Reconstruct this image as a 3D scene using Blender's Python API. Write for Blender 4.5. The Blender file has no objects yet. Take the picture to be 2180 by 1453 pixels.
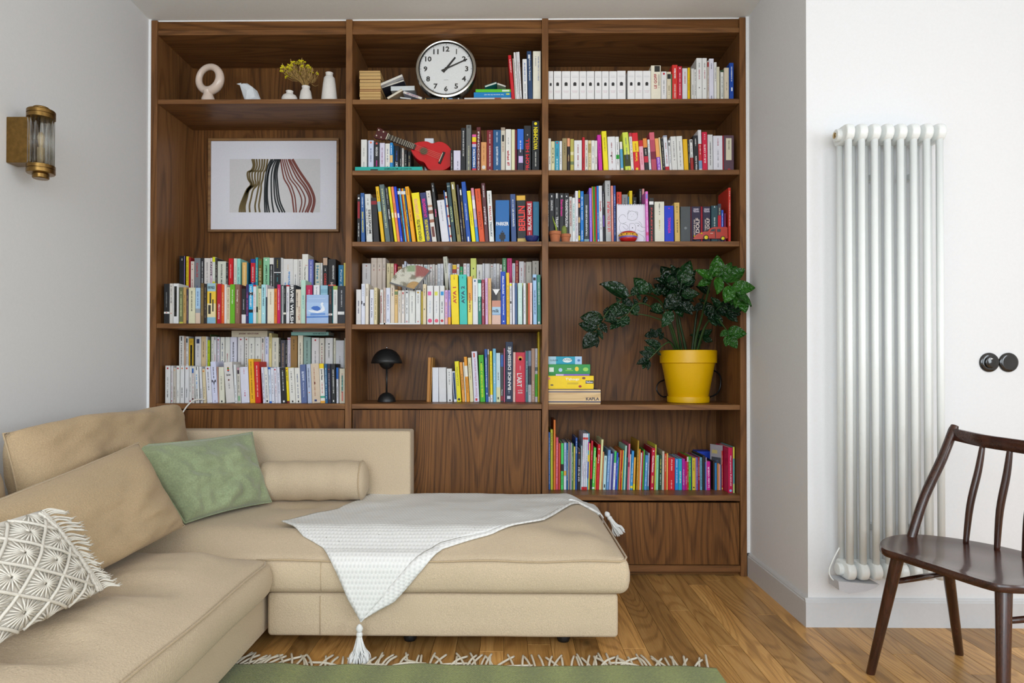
import bpy, bmesh, math, random
from mathutils import Vector, Matrix, noise
rnd = random.Random(7)
SC = bpy.context.scene
COL = SC.collection

# ---------------------------------------------------------------- camera
F_PX, W_PX, H_PX = 1453.0, 2180, 1453
PPX, PPY = 1060.27, 764.04
CAM = Vector((1.8248, -3.508, 1.0751))
YAW, PITCH, ROLL = 0.0116, 0.0090, 0.0007
cd = bpy.data.cameras.new('camera')
cd.sensor_fit = 'HORIZONTAL'; cd.sensor_width = 36.0; cd.lens = F_PX / W_PX * 36.0
cd.shift_x = (W_PX / 2 - PPX) / W_PX; cd.shift_y = (PPY - H_PX / 2) / W_PX
cd.clip_start = 0.05; cd.clip_end = 60
cam = bpy.data.objects.new('camera', cd); COL.objects.link(cam)
_r = Vector((math.cos(YAW), math.sin(YAW), 0)); _f = Vector((-math.sin(YAW), math.cos(YAW), 0)); _u = Vector((0, 0, 1))
_f, _u = _f * math.cos(PITCH) + _u * math.sin(PITCH), _u * math.cos(PITCH) - _f * math.sin(PITCH)
_r, _u = _r * math.cos(ROLL) + _u * math.sin(ROLL), _u * math.cos(ROLL) - _r * math.sin(ROLL)
M = Matrix.Identity(4)
for i in range(3):
    M[i][0], M[i][1], M[i][2], M[i][3] = _r[i], _u[i], -_f[i], CAM[i]
cam.matrix_world = M
SC.camera = cam

# ---------------------------------------------------------------- world, daylight, exposure
wd = bpy.data.worlds.new('world'); SC.world = wd; wd.use_nodes = True
bg = wd.node_tree.nodes['Background']
bg.inputs[0].default_value = (0.80, 0.90, 1.0, 1); bg.inputs[1].default_value = 1.5
def area(name, loc, look, sx, sy, power, col):
    l = bpy.data.lights.new(name, 'AREA'); l.shape = 'RECTANGLE'; l.size = sx; l.size_y = sy
    l.energy = power; l.color = col
    o = bpy.data.objects.new(name, l); COL.objects.link(o)
    o.location = loc
    o.rotation_euler = (Vector(look) - Vector(loc)).to_track_quat('-Z', 'Z').to_euler()
    return o
# daylight entering by the tall windows in the wall behind the photographer
area('daylight_window_rear', (2.5, -5.5, 1.85), (2.4, 0, 0.35), 3.0, 1.75, 74, (0.85, 0.935, 1.0))
area('daylight_window_rear_small', (0.75, -5.5, 1.85), (0.9, 0, 0.35), 1.1, 1.75, 42, (0.85, 0.935, 1.0))
# and by the window in the side wall to the right
area('daylight_window_side', (5.38, -4.3, 1.75), (0.3, -2.2, 0.9), 1.6, 1.75, 64, (0.85, 0.935, 1.0))
vs = SC.view_settings
vs.view_transform = 'Standard'; vs.look = 'None'; vs.exposure = -0.11; vs.gamma = 1.0; vs.use_curve_mapping = False

# ---------------------------------------------------------------- measuring helpers (photo pixel -> point in the room)
def ray(px, py):
    return (_f + _r * ((px - PPX) / F_PX) - _u * ((py - PPY) / F_PX))
def atY(px, py, Y):
    d = ray(px, py); return CAM + d * ((Y - CAM.y) / d.y)
def atZ(px, py, Z):
    d = ray(px, py); return CAM + d * ((Z - CAM.z) / d.z)
def atX(px, py, X):
    d = ray(px, py); return CAM + d * ((X - CAM.x) / d.x)

# ---------------------------------------------------------------- materials
def srgb(h):
    if isinstance(h, str):
        h = [int(h[i:i + 2], 16) / 255 for i in (0, 2, 4)]
    return tuple((c / 12.92 if c <= 0.04045 else ((c + 0.055) / 1.055) ** 2.4) for c in h)
MATS = {}
def nodes_of(name):
    m = bpy.data.materials.new(name); m.use_nodes = True
    nt = m.node_tree
    return m, nt, nt.nodes['Principled BSDF']
def mat(name, hexcol, rough=0.5, metal=0.0, bump=0.0, bscale=200.0, var=0.0, spec=0.5, coat=0.0, sheen=0.0):
    if name in MATS: return MATS[name]
    m, nt, b = nodes_of(name)
    c = srgb(hexcol)
    b.inputs['Base Color'].default_value = (*c, 1)
    b.inputs['Roughness'].default_value = rough
    b.inputs['Metallic'].default_value = metal
    b.inputs['Specular IOR Level'].default_value = spec
    if coat:
        b.inputs['Coat Weight'].default_value = coat; b.inputs['Coat Roughness'].default_value = 0.12
    if sheen:
        b.inputs['Sheen Weight'].default_value = sheen; b.inputs['Sheen Roughness'].default_value = 0.4
    tc = nt.nodes.new('ShaderNodeTexCoord')
    n = nt.nodes.new('ShaderNodeTexNoise'); n.inputs['Scale'].default_value = bscale; n.inputs['Detail'].default_value = 3
    nt.links.new(tc.outputs['Object'], n.inputs['Vector'])
    if bump:
        bp = nt.nodes.new('ShaderNodeBump'); bp.inputs['Strength'].default_value = bump; bp.inputs['Distance'].default_value = 0.002
        nt.links.new(n.outputs['Fac'], bp.inputs['Height']); nt.links.new(bp.outputs['Normal'], b.inputs['Normal'])
    v = var if var else 0.04
    mx = nt.nodes.new('ShaderNodeMix'); mx.data_type = 'RGBA'; mx.blend_type = 'MULTIPLY'
    mx.inputs[0].default_value = 1.0
    mx.inputs[6].default_value = (*c, 1)
    mr = nt.nodes.new('ShaderNodeMapRange'); mr.inputs['To Min'].default_value = 1 - v; mr.inputs['To Max'].default_value = 1 + v
    mr.inputs['From Min'].default_value = 0.3; mr.inputs['From Max'].default_value = 0.7
    nt.links.new(n.outputs['Fac'], mr.inputs['Value']); nt.links.new(mr.outputs['Result'], mx.inputs[7])
    nt.links.new(mx.outputs[2], b.inputs['Base Color'])
    MATS[name] = m
    return m
def paper(hexcol):
    return mat('print_' + hexcol, hexcol, rough=0.45, spec=0.35, bscale=40, var=0.03)

def wood(name, dark, mid, light, axis='Z', scale=1.0, rough=0.45, rings=1.0, per_object=0.0, knots=True, gloss_bump=0.15, coat=0.0, spec=0.5):
    if name in MATS: return MATS[name]
    m, nt, b = nodes_of(name); N, L = nt.nodes.new, nt.links.new
    tc = N('ShaderNodeTexCoord'); oi = N('ShaderNodeObjectInfo')
    add = N('ShaderNodeVectorMath'); add.operation = 'MULTIPLY_ADD'
    cmb = N('ShaderNodeCombineXYZ')
    mul = N('ShaderNodeMath'); mul.operation = 'MULTIPLY'; mul.inputs[1].default_value = 37.0
    L(oi.outputs['Random'], mul.inputs[0])
    for i in range(3): L(mul.outputs[0], cmb.inputs[i])
    add.inputs[1].default_value = (1, 1, 1)
    L(tc.outputs['Object'], add.inputs[0]); L(cmb.outputs[0], add.inputs[2])
    s_long, s_x = 0.10 * scale, 1.0 * scale
    def mapped(k_long, k_cross):
        mp = N('ShaderNodeMapping')
        sc = {'X': (k_long, k_cross, k_cross), 'Y': (k_cross, k_long, k_cross), 'Z': (k_cross, k_cross, k_long)}[axis]
        mp.inputs['Scale'].default_value = sc
        L(add.outputs[0], mp.inputs['Vector']); return mp
    # cathedral figure: thin contour lines of a stretched noise field
    mp1 = mapped(0.50 * scale, 3.6 * scale)
    n1 = N('ShaderNodeTexNoise'); n1.inputs['Scale'].default_value = 1.0; n1.inputs['Detail'].default_value = 1.0; n1.inputs['Roughness'].default_value = 0.4
    L(mp1.outputs[0], n1.inputs['Vector'])
    k = N('ShaderNodeMath'); k.operation = 'MULTIPLY'; k.inputs[1].default_value = 150.0 * rings
    L(n1.outputs['Fac'], k.inputs[0])
    fine = mapped(5 * scale, 190 * scale)
    n2 = N('ShaderNodeTexNoise'); n2.inputs['Scale'].default_value = 1.0; n2.inputs['Detail'].default_value = 3
    L(fine.outputs[0], n2.inputs['Vector'])
    wob = N('ShaderNodeMath'); wob.operation = 'MULTIPLY_ADD'; wob.inputs[1].default_value = 1.6
    L(n2.outputs['Fac'], wob.inputs[0]); L(k.outputs[0], wob.inputs[2])
    sn = N('ShaderNodeMath'); sn.operation = 'SINE'; L(wob.outputs[0], sn.inputs[0])
    mr = N('ShaderNodeMapRange'); mr.inputs['From Min'].default_value = 0.1; mr.inputs['From Max'].default_value = 1; mr.inputs['To Min'].default_value = 1.0; mr.inputs['To Max'].default_value = 0.0
    L(sn.outputs[0], mr.inputs['Value'])
    mid_s = mapped(0.55 * scale, 11 * scale)
    n3 = N('ShaderNodeTexNoise'); n3.inputs['Scale'].default_value = 1.0; n3.inputs['Detail'].default_value = 2
    L(mid_s.outputs[0], n3.inputs['Vector'])
    a1 = N('ShaderNodeMath'); a1.operation = 'MULTIPLY'; a1.inputs[1].default_value = 0.13; L(mr.outputs[0], a1.inputs[0])
    a2 = N('ShaderNodeMath'); a2.operation = 'MULTIPLY_ADD'; a2.inputs[1].default_value = 0.42; L(n2.outputs['Fac'], a2.inputs[0]); L(a1.outputs[0], a2.inputs[2])
    a3 = N('ShaderNodeMath'); a3.operation = 'MULTIPLY_ADD'; a3.inputs[1].default_value = 0.40; L(n3.outputs['Fac'], a3.inputs[0]); L(a2.outputs[0], a3.inputs[2])
    cr = N('ShaderNodeValToRGB'); e = cr.color_ramp.elements
    e[0].position = 0.24; e[0].color = (*srgb(dark), 1); e[1].position = 0.76; e[1].color = (*srgb(light), 1)
    em = e.new(0.5); em.color = (*srgb(mid), 1)
    L(a3.outputs[0], cr.inputs['Fac'])
    out = cr.outputs['Color']
    if knots:
        kp = mapped(1.5 * scale, 2.6 * scale)
        vo = N('ShaderNodeTexVoronoi'); vo.inputs['Scale'].default_value = 1.0
        L(kp.outputs[0], vo.inputs['Vector'])
        kr = N('ShaderNodeMapRange'); kr.inputs['From Min'].default_value = 0.02; kr.inputs['From Max'].default_value = 0.10
        kr.inputs['To Min'].default_value = 0.45; kr.inputs['To Max'].default_value = 1.0
        L(vo.outputs['Distance'], kr.inputs['Value'])
        mk = N('ShaderNodeMix'); mk.data_type = 'RGBA'; mk.blend_type = 'MULTIPLY'; mk.inputs[0].default_value = 1
        L(out, mk.inputs[6]); L(kr.outputs[0], mk.inputs[7]); out = mk.outputs[2]
    if per_object:
        pr = N('ShaderNodeMapRange'); pr.inputs['To Min'].default_value = 1 - per_object; pr.inputs['To Max'].default_value = 1 + per_object
        L(oi.outputs['Random'], pr.inputs['Value'])
        mo = N('ShaderNodeMix'); mo.data_type = 'RGBA'; mo.blend_type = 'MULTIPLY'; mo.inputs[0].default_value = 1
        L(out, mo.inputs[6]); L(pr.outputs[0], mo.inputs[7]); out = mo.outputs[2]
    L(out, b.inputs['Base Color'])
    b.inputs['Roughness'].default_value = rough; b.inputs['Specular IOR Level'].default_value = spec
    if coat: b.inputs['Coat Weight'].default_value = coat; b.inputs['Coat Roughness'].default_value = 0.08
    bp = N('ShaderNodeBump'); bp.inputs['Strength'].default_value = gloss_bump; bp.inputs['Distance'].default_value = 0.0006
    L(n2.outputs['Fac'], bp.inputs['Height']); L(bp.outputs['Normal'], b.inputs['Normal'])
    MATS[name] = m
    return m

# ---------------------------------------------------------------- mesh builder
class MB:
    def __init__(s): s.v = []; s.f = []; s.m = []; s.mi = 0; s.mats = []
    def use(s, material):
        if material not in s.mats: s.mats.append(material)
        s.mi = s.mats.index(material); return s
    def add(s, vs, fs):
        o = len(s.v); s.v += [tuple(x) for x in vs]
        for f in fs: s.f.append(tuple(i + o for i in f)); s.m.append(s.mi)
        return s
    def box(s, x0, x1, y0, y1, z0, z1, mtx=None):
        vs = [Vector((x, y, z)) for z in (z0, z1) for y in (y0, y1) for x in (x0, x1)]
        if mtx is not None: vs = [mtx @ v for v in vs]
        return s.add(vs, [(0, 2, 3, 1), (4, 5, 7, 6), (0, 1, 5, 4), (2, 6, 7, 3), (0, 4, 6, 2), (1, 3, 7, 5)])
    def bbox(s, x0, x1, y0, y1, z0, z1, c=0.002, mtx=None):
        # box with chamfered edges
        c = min(c, (x1 - x0) * .45, (y1 - y0) * .45, (z1 - z0) * .45)
        bm = bmesh.new(); bmesh.ops.create_cube(bm, size=1.0)
        for v in bm.verts:
            v.co = Vector((x0 + (v.co.x + .5) * (x1 - x0), y0 + (v.co.y + .5) * (y1 - y0), z0 + (v.co.z + .5) * (z1 - z0)))
        bmesh.ops.bevel(bm, geom=bm.edges[:], offset=c, segments=1, affect='EDGES')
        bm.verts.index_update()
        vs = [v.co.copy() for v in bm.verts]
        if mtx is not None: vs = [mtx @ v for v in vs]
        s.add(vs, [[v.index for v in f.verts] for f in bm.faces]); bm.free(); return s
    def lathe(s, prof, n=24, mtx=None, cap=True, a0=0.0, a1=2 * math.pi):
        full = abs(a1 - a0 - 2 * math.pi) < 1e-6; k = n if full else n + 1
        vs = []; fs = []
        for (r, z) in prof:
            for i in range(k):
                a = a0 + (a1 - a0) * i / n
                v = Vector((r * math.cos(a), r * math.sin(a), z)); vs.append(mtx @ v if mtx is not None else v)
        for j in range(len(prof) - 1):
            for i in range(n):
                i2 = (i + 1) % k
                fs.append((j * k + i, j * k + i2, (j + 1) * k + i2, (j + 1) * k + i))
        if cap and full:
            fs.append(tuple(reversed(range(k)))); fs.append(tuple((len(prof) - 1) * k + i for i in range(k)))
        return s.add(vs, fs)
    def tube(s, pts, r, n=8, cap=True):
        pts = [Vector(p) for p in pts]
        if not hasattr(r, '__len__'): r = [r] * len(pts)
        vs = []; fs = []; prev = None
        for i, p in enumerate(pts):
            t = (pts[min(i + 1, len(pts) - 1)] - pts[max(i - 1, 0)]).normalized()
            if prev is None:
                a = Vector((0, 0, 1)) if abs(t.z) < .9 else Vector((1, 0, 0))
                u = t.cross(a).normalized()
            else:
                u = (prev - t * prev.dot(t))
                u = u.normalized() if u.length > 1e-6 else t.orthogonal().normalized()
            prev = u; w = t.cross(u)
            for j in range(n):
                a = 2 * math.pi * j / n
                vs.append(p + (u * math.cos(a) + w * math.sin(a)) * r[i])
        for i in range(len(pts) - 1):
            for j in range(n):
                fs.append((i * n + j, i * n + (j + 1) % n, (i + 1) * n + (j + 1) % n, (i + 1) * n + j))
        if cap:
            fs.append(tuple(reversed(range(n)))); fs.append(tuple((len(pts) - 1) * n + j for j in range(n)))
        return s.add(vs, fs)
    def prism(s, poly, fn0, fn1):
        # poly: 2D outline; fn0/fn1 map (a,b)->3D for the two end caps
        n = len(poly); vs = [fn0(*p) for p in poly] + [fn1(*p) for p in poly]
        fs = [tuple(reversed(range(n))), tuple(range(n, 2 * n))]
        fs += [(i, (i + 1) % n, n + (i + 1) % n, n + i) for i in range(n)]
        return s.add(vs, fs)
    def grid(s, P, closed_u=False, closed_v=False):
        nu, nv = len(P), len(P[0]); vs = [p for row in P for p in row]; fs = []
        for i in range(nu if closed_u else nu - 1):
            for j in range(nv if closed_v else nv - 1):
                i2, j2 = (i + 1) % nu, (j + 1) % nv
                fs.append((i * nv + j, i2 * nv + j, i2 * nv + j2, i * nv + j2))
        return s.add(vs, fs)
    def build(s, name, material=None, parent=None, smooth=False, fix=True, auto=None):
        me = bpy.data.meshes.new(name)
        me.from_pydata(s.v, [], s.f)
        if s.mats:
            for m in s.mats: me.materials.append(m)
            me.polygons.foreach_set('material_index', s.m)
        elif material is not None: me.materials.append(material)
        if fix:
            bm = bmesh.new(); bm.from_mesh(me); bmesh.ops.recalc_face_normals(bm, faces=bm.faces[:]); bm.to_mesh(me); bm.free()
        if smooth:
            me.polygons.foreach_set('use_smooth', [True] * len(me.polygons))
            if auto is not None:
                bm = bmesh.new(); bm.from_mesh(me)
                for e in bm.edges:
                    e.smooth = not (len(e.link_faces) == 2 and e.calc_face_angle(0) > auto)
                bm.to_mesh(me); bm.free()
        me.update()
        o = bpy.data.objects.new(name, me); COL.objects.link(o)
        if parent is not None: o.parent = parent
        return o
def tag(o, label=None, cat=None, group=None, kind=None):
    for k, v in (('label', label), ('category', cat), ('group', group), ('kind', kind)):
        if v: o[k] = v
    return o
def empty(name, loc=(0, 0, 0), label=None, cat=None, group=None, mtx=None):
    o = bpy.data.objects.new(name, None); COL.objects.link(o); o.empty_display_size = 0.05
    if mtx is not None: o.matrix_world = mtx
    else: o.location = loc
    tag(o, label, cat, group); return o
def frame_mtx(o, x, z):
    # matrix with given origin, x axis and approximate z axis
    x = Vector(x).normalized(); z = Vector(z); z = (z - x * z.dot(x)).normalized(); y = z.cross(x)
    m = Matrix.Identity(4)
    for i in range(3): m[i][0], m[i][1], m[i][2], m[i][3] = x[i], y[i], z[i], o[i]
    return m
def spline(pts, n=8):
    # Catmull-Rom through the points
    P = [Vector(p) for p in pts]; out = []
    for i in range(len(P) - 1):
        p0, p1, p2, p3 = P[max(i - 1, 0)], P[i], P[i + 1], P[min(i + 2, len(P) - 1)]
        for k in range(n):
            t = k / n
            out.append(0.5 * ((2 * p1) + (p2 - p0) * t + (2 * p0 - 5 * p1 + 4 * p2 - p3) * t * t + (3 * p1 - p0 - 3 * p2 + p3) * t ** 3))
    out.append(P[-1]); return out
TXT = {}
def text_shape(s, bold=0.0, sp=1.0):
    key = (s, bold, sp)
    if key not in TXT:
        c = bpy.data.curves.new('txt', 'FONT'); c.body = s; c.resolution_u = 2; c.offset = bold; c.space_character = sp
        ob = bpy.data.objects.new('txt', c)
        me = bpy.data.meshes.new_from_object(ob)
        vs = [v.co.copy() for v in me.vertices]; fs = [tuple(p.vertices) for p in me.polygons]
        bpy.data.objects.remove(ob); bpy.data.curves.remove(c); bpy.data.meshes.remove(me)
        if vs:
            x0 = min(v.x for v in vs); x1 = max(v.x for v in vs); y0 = min(v.y for v in vs); y1 = max(v.y for v in vs)
            vs = [((v.x - x0) / (x1 - x0), (v.y - y0) / (y1 - y0)) for v in vs]
            TXT[key] = (vs, fs, (x1 - x0) / max(1e-6, y1 - y0))
        else: TXT[key] = ([], [], 1)
    return TXT[key]
def put_text(mb, s, o, dx, dy, bold=0.02, sp=1.0):
    # o: corner; dx: full text advance vector; dy: full text height vector
    vs, fs, asp = text_shape(s, bold, sp); o = Vector(o); dx = Vector(dx); dy = Vector(dy)
    mb.add([o + dx * a + dy * b for a, b in vs], fs)
# ================================================================ the room
XR, YR = 3.073, -0.665            # return wall plane, radiator wall plane
CEIL = 2.868
YB = 0.42                          # wall behind the bookcase
SL = 0.045                         # slight splay of the left wall
def xl(Y): return -0.030 - SL * Y * 1.0
wall_m = mat('wall_paint', 'e3e3e4', rough=0.85, bump=0.05, bscale=90, var=0.012, spec=0.2)
ceil_m = mat('ceiling_paint', 'eeeeec', rough=0.9, bump=0.04, bscale=60, var=0.012, spec=0.2)
base_m = mat('baseboard_paint', 'cbcbcc', rough=0.45, bscale=60, var=0.015, spec=0.4)
filler_m = mat('white_filler', 'f2f2f2', rough=0.8)
def struct(o): o['kind'] = 'structure'; return o
XE, YE = 5.5, -5.65
# left wall, splayed
mb = MB()
mb.prism([(xl(YB + .1), YB + .1), (xl(YE), YE), (xl(YE) - .12, YE), (xl(YB + .1) - .12, YB + .1)], lambda a, b: (a, b, -0.02), lambda a, b: (a, b, CEIL + .05))
struct(mb.build('wall_left', wall_m))
mb = MB().box(-0.3, 3.3, YB, YB + .1, -.02, CEIL + .05); struct(mb.build('wall_back', wall_m))
mb = MB().box(XR, XR + .1, YR, YB, -.02, CEIL + .05); struct(mb.build('wall_return', wall_m))
mb = MB().box(XR + .1, XE, YR, YR + .1, -.02, CEIL + .05); struct(mb.build('wall_right', wall_m))
mb = MB().box(XE, XE + .1, YE, -5.2, -.02, CEIL + .05); mb.box(XE, XE + .1, -3.4, YR + .1, -.02, CEIL + .05); mb.box(XE, XE + .1, -5.2, -3.4, -.02, .8); mb.box(XE, XE + .1, -5.2, -3.4, 2.7, CEIL + .05); struct(mb.build('wall_far_right', wall_m))
# rear wall with two tall window openings (behind the photographer)
mb = MB()
mb.box(xl(YE) - .1, .2, YE - .1, YE, -.02, CEIL + .05); mb.box(1.3, 1.35, YE - .1, YE, -.02, CEIL + .05); mb.box(4.1, XE, YE - .1, YE, -.02, CEIL + .05)
mb.box(.2, 1.3, YE - .1, YE, -.02, .4); mb.box(1.35, 4.1, YE - .1, YE, -.02, .4)
mb.box(.2, 1.3, YE - .1, YE, 2.7, CEIL + .05); mb.box(1.35, 4.1, YE - .1, YE, 2.7, CEIL + .05)
struct(mb.build('wall_rear', wall_m))
mb = MB().box(-.4, XE + .1, YE - .1, YB + .1, CEIL, CEIL + .1); struct(mb.build('ceiling', ceil_m))
# baseboards with a small moulded top
def baseboard(name, axis, a0, a1, face, back):
    h = 0.117
    pr = [(back, 0), (face, 0), (face, h - .016), (face + (back - face) * .25, h - .012), (face + (back - face) * .25, h - .008), (face + (back - face) * .55, h - .002), (face + (back - face) * .7, h), (back, h)]
    mb = MB()
    if axis == 'Y': mb.prism(pr, lambda u, z: (u, a0, z), lambda u, z: (u, a1, z))
    else: mb.prism(pr, lambda u, z: (a0, u, z), lambda u, z: (a1, u, z))
    return struct(mb.build(name, base_m))
baseboard('baseboard_return', 'Y', YR, 0.0, XR - .015, XR)
baseboard('baseboard_right', 'X', XR - .015, XE, YR - .015, YR)
# pale filler strips where the bookcase meets plaster
struct(MB().box(3.0562, XR, .002, .02, .118, CEIL).build('trim_1', filler_m))
struct(MB().box(xl(0) , -.0172, -.002, .02, .0, CEIL).build('trim_2', filler_m))
struct(MB().box(-.016, 3.055, .012, .03, 2.8625, CEIL).build('trim_3', filler_m))

# ---------------------------------------------------------------- floor: oak planks
floor_m = wood('oak_floor', '7c5628', 'b4854a', 'd6aa6a', axis='Y', scale=1.6, rough=0.36, rings=0.8, per_object=0.38, knots=True, gloss_bump=0.10)
fl = MB().box(-.4, XE + .1, YE - .1, YB + .1, -.08, -.0125).build('floor', floor_m); struct(fl)
r2 = random.Random(3)
PW = 0.0905
ncol = 0
x = 0.55
while x < 4.75:
    y = -3.3 - r2.random() * 0.5
    while y < YB - .02:
        ln = r2.choice((.45, .6, .75, .9, 1.1, 1.3)) + r2.random() * .1
        y1 = min(y + ln, YB - .01)
        x1 = min(x + PW, 4.75)
        if not (x > XR - .05 and y > YR):
            ye = min(y1, YR + .05) if x > XR - .05 else y1
            g = 0.0006; c = .0008
            m_ = MB()
            vs = [(x + g, y + g, -.0124), (x1 - g, y + g, -.0124), (x1 - g, ye - g, -.0124), (x + g, ye - g, -.0124),
                  (x + g, y + g, -c), (x1 - g, y + g, -c), (x1 - g, ye - g, -c), (x + g, ye - g, -c),
                  (x + g + c, y + g + c, 0), (x1 - g - c, y + g + c, 0), (x1 - g - c, ye - g - c, 0), (x + g + c, ye - g - c, 0)]
            fs = [(0, 1, 5, 4), (1, 2, 6, 5), (2, 3, 7, 6), (3, 0, 4, 7), (4, 5, 9, 8), (5, 6, 10, 9), (6, 7, 11, 10), (7, 4, 8, 11), (8, 9, 10, 11)]
            m_.add(vs, fs)
            m_.build('plank', floor_m, fl, fix=False); ncol += 1
        y = y1
    x += PW

# ================================================================ bookcase
WV = dict(dark='311d0d', mid='6a4422', light='8e6032', spec=.22)
wood_v = wood('walnut_vertical', **WV, axis='Z', scale=1.0, rough=0.42, rings=1.1)
wood_h = wood('walnut_horizontal', **WV, axis='X', scale=1.0, rough=0.42, rings=0.8, knots=False)
wood_edge_v = wood('walnut_edge_vertical', '4c311a', '7a5230', '966b3e', axis='Z', scale=1.6, rough=0.42, rings=0.5, knots=False, spec=.25)
wood_edge_h = wood('walnut_edge_horizontal', '4c311a', '7a5230', '966b3e', axis='X', scale=1.6, rough=0.42, rings=0.5, knots=False, spec=.25)
BP, T = 1.013, 0.0162
DEP = 0.41
bc = tag(empty('bookcase', (1.52, .2, 0)), 'tall dark walnut bookcase in three bays filling the end wall', 'bookcase')
bc_inv = Matrix.Translation((-1.52, -.2, 0))
def bcpart(mb, name, m, parent=None):
    o = mb.build(name, m); o.parent = parent or bc
    o.matrix_parent_inverse = (bc_inv if parent is None else Matrix.Identity(4)); return o
def zat(y, x=950): return atY(x, y, 0).z
for i in range(4):
    xc = i * BP
    bcpart(MB().bbox(xc - T, xc + T, -.004, DEP, 0, CEIL - .006, .0012), 'upright', wood_edge_v)
for i in range(3):
    bcpart(MB().box(i * BP + T, (i + 1) * BP - T, DEP - .012, DEP - .001, .03, CEIL - .03), 'back_panel', wood_v)
    bcpart(MB().bbox(i * BP + T, (i + 1) * BP - T, 0, DEP - .013, zat(72), zat(62), .001), 'top_board', wood_edge_h)
    bcpart(MB().bbox(i * BP + T, (i + 1) * BP - T, .012, .03, zat(62) + .0005, 2.862, .001), 'fascia', wood_h)
SH = {}
shelf_px = {0: ((211, 220.5), (688, 698.5), (859, 870)), 1: ((211, 221), (362, 372), (514, 524), (690, 700.5), (859.5, 870)), 2: ((210.5, 220.5), (361.5, 372), (513.5, 524.5), (861, 872), (1053.6, 1065))}
for b, lst in shelf_px.items():
    for (ya, yb) in lst:
        xm = 540 if b == 0 else 950 if b == 1 else 1370
        za, zb = zat(ya, xm), zat(yb, xm)
        SH[(b, round(ya))] = za
        bcpart(MB().bbox(b * BP + T + .0005, (b + 1) * BP - T - .0005, 0.0, DEP - .013, zb, za, .001), 'shelf', wood_edge_h)
# lower doors and drawer front, inset a little; plinth rails
zt, zb_ = zat(872.5), zat(1203, 1450)
for b in (0, 1):
    o = bcpart(MB().bbox(b * BP + T + .004, (b + 1) * BP - T - .004, .006, .026, zb_ + .003, zt, .001), 'cabinet_door', wood_v)
o = bcpart(MB().bbox(2 * BP + T + .004, 3 * BP - T - .004, .004, .024, zb_ + .003, zat(1070, 1450), .001), 'drawer_front', wood_v)
for b in range(3):
    bcpart(MB().bbox(b * BP + T, (b + 1) * BP - T, 0.0, DEP - .02, zat(1217, 1450), zb_, .001), 'plinth_rail', wood_edge_h)
    bcpart(MB().box(b * BP + T, (b + 1) * BP - T, .03, .05, 0.0, zat(1218, 1450)), 'kick_board', wood_h)
# stepped risers that lift the rear rows of books
RISE = {}
for b, key, h in ((0, 688, .150), (0, 859, .165), (1, 690, .155)):
    z0 = SH[(b, key)]
    bcpart(MB().box(b * BP + T + .03, (b + 1) * BP - T - .002, .185, DEP - .015, z0 + .0005, z0 + h), 'riser', wood_h)
    RISE[(b, key)] = z0 + h
# ================================================================ books
PAGES = mat('page_edges', 'ddd6c6', rough=0.8, bscale=300, var=0.06)
OLDPAGES = mat('old_page_edges', 'c9a56c', rough=0.85, bscale=300, var=0.10)
NAMED = {'white': 'e6e6e6', 'cream': 'e8dec0', 'beige': 'd2b890', 'light grey': 'c4c4c4', 'grey': '85878a', 'dark grey': '4a4c4f', 'black': '1e1e20',
         'red': 'cc1122', 'dark red': '7a1420', 'maroon': '5a2028', 'orange': 'e8782a', 'yellow': 'f0d000', 'pale yellow': 'ece69a', 'mustard': 'c89a28', 'lime green': '9ac020',
         'green': '3aa040', 'dark green': '1f4a38', 'mint': 'a8dcc0', 'teal': '1a8a88', 'turquoise': '40c0b8', 'light blue': '98c4e4', 'blue': '1a5cc0', 'navy': '22304c',
         'steel blue': '5a74a0', 'lilac': 'c4bce0', 'purple': '7a4ac0', 'magenta': 'c81e8a', 'pink': 'eaa0a8', 'salmon': 'f08c6c', 'brown': '7a5238', 'tan': 'b08a50', 'olive': '8c8440', 'plum': '5c4450'}
_NL = {k: srgb(v) for k, v in NAMED.items()}
def colour_word(h):
    c = [x ** (1 / 2.2) for x in srgb(h)]
    return min(_NL, key=lambda k: sum((a - b ** (1 / 2.2)) ** 2 for a, b in zip(c, _NL[k])))
def ordinal(n):
    return '%d%s' % (n, 'th' if 10 <= n % 100 <= 20 else {1: 'st', 2: 'nd', 3: 'rd'}.get(n % 10, 'th'))
br = random.Random(11)
def lum(h): c = srgb(h); return .3 * c[0] + .6 * c[1] + .1 * c[2]
def dashes(mb, w, h, f0, f1, cx=.5, wid=.34, y=-.0005):
    z, z1 = f0 * h, f1 * h; hw = min(w * wid, .007) * .5; xc = cx * w
    while z < z1:
        t = br.uniform(.0009, .0022)
        if br.random() < .14: z += .003; continue
        a = hw * br.uniform(.55, 1)
        mb.add([(xc - a, y, z), (xc + a, y, z), (xc + a, y, z + t), (xc - a, y, z + t)], [(0, 1, 2, 3)])
        z += t + br.uniform(.0006, .0014)
def book_mesh(w, h, D, hard):
    c = min(.0018, w * .22); tk = min(.0022 if hard else .0008, w * .2); y0 = 0
    out = [(0, D), (0, c), (c, 0), (w - c, 0), (w, c), (w, D)]
    inn = [(w - tk, D), (w - tk, max(tk, c)), (tk, max(tk, c)), (tk, D)]
    P = out + inn; n = 10
    vs = [(a, b, 0) for a, b in P] + [(a, b, h) for a, b in P]
    fs = [(i, (i + 1) % n, n + (i + 1) % n, n + i) for i in range(n)]
    top = [(0, 1, 8, 9), (1, 2, 3, 4, 7, 8), (4, 5, 6, 7)]
    fs += [tuple(n + i for i in t) for t in top] + [tuple(reversed(t)) for t in top]
    return vs, fs, tk
ALLBOOKS = []
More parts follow.
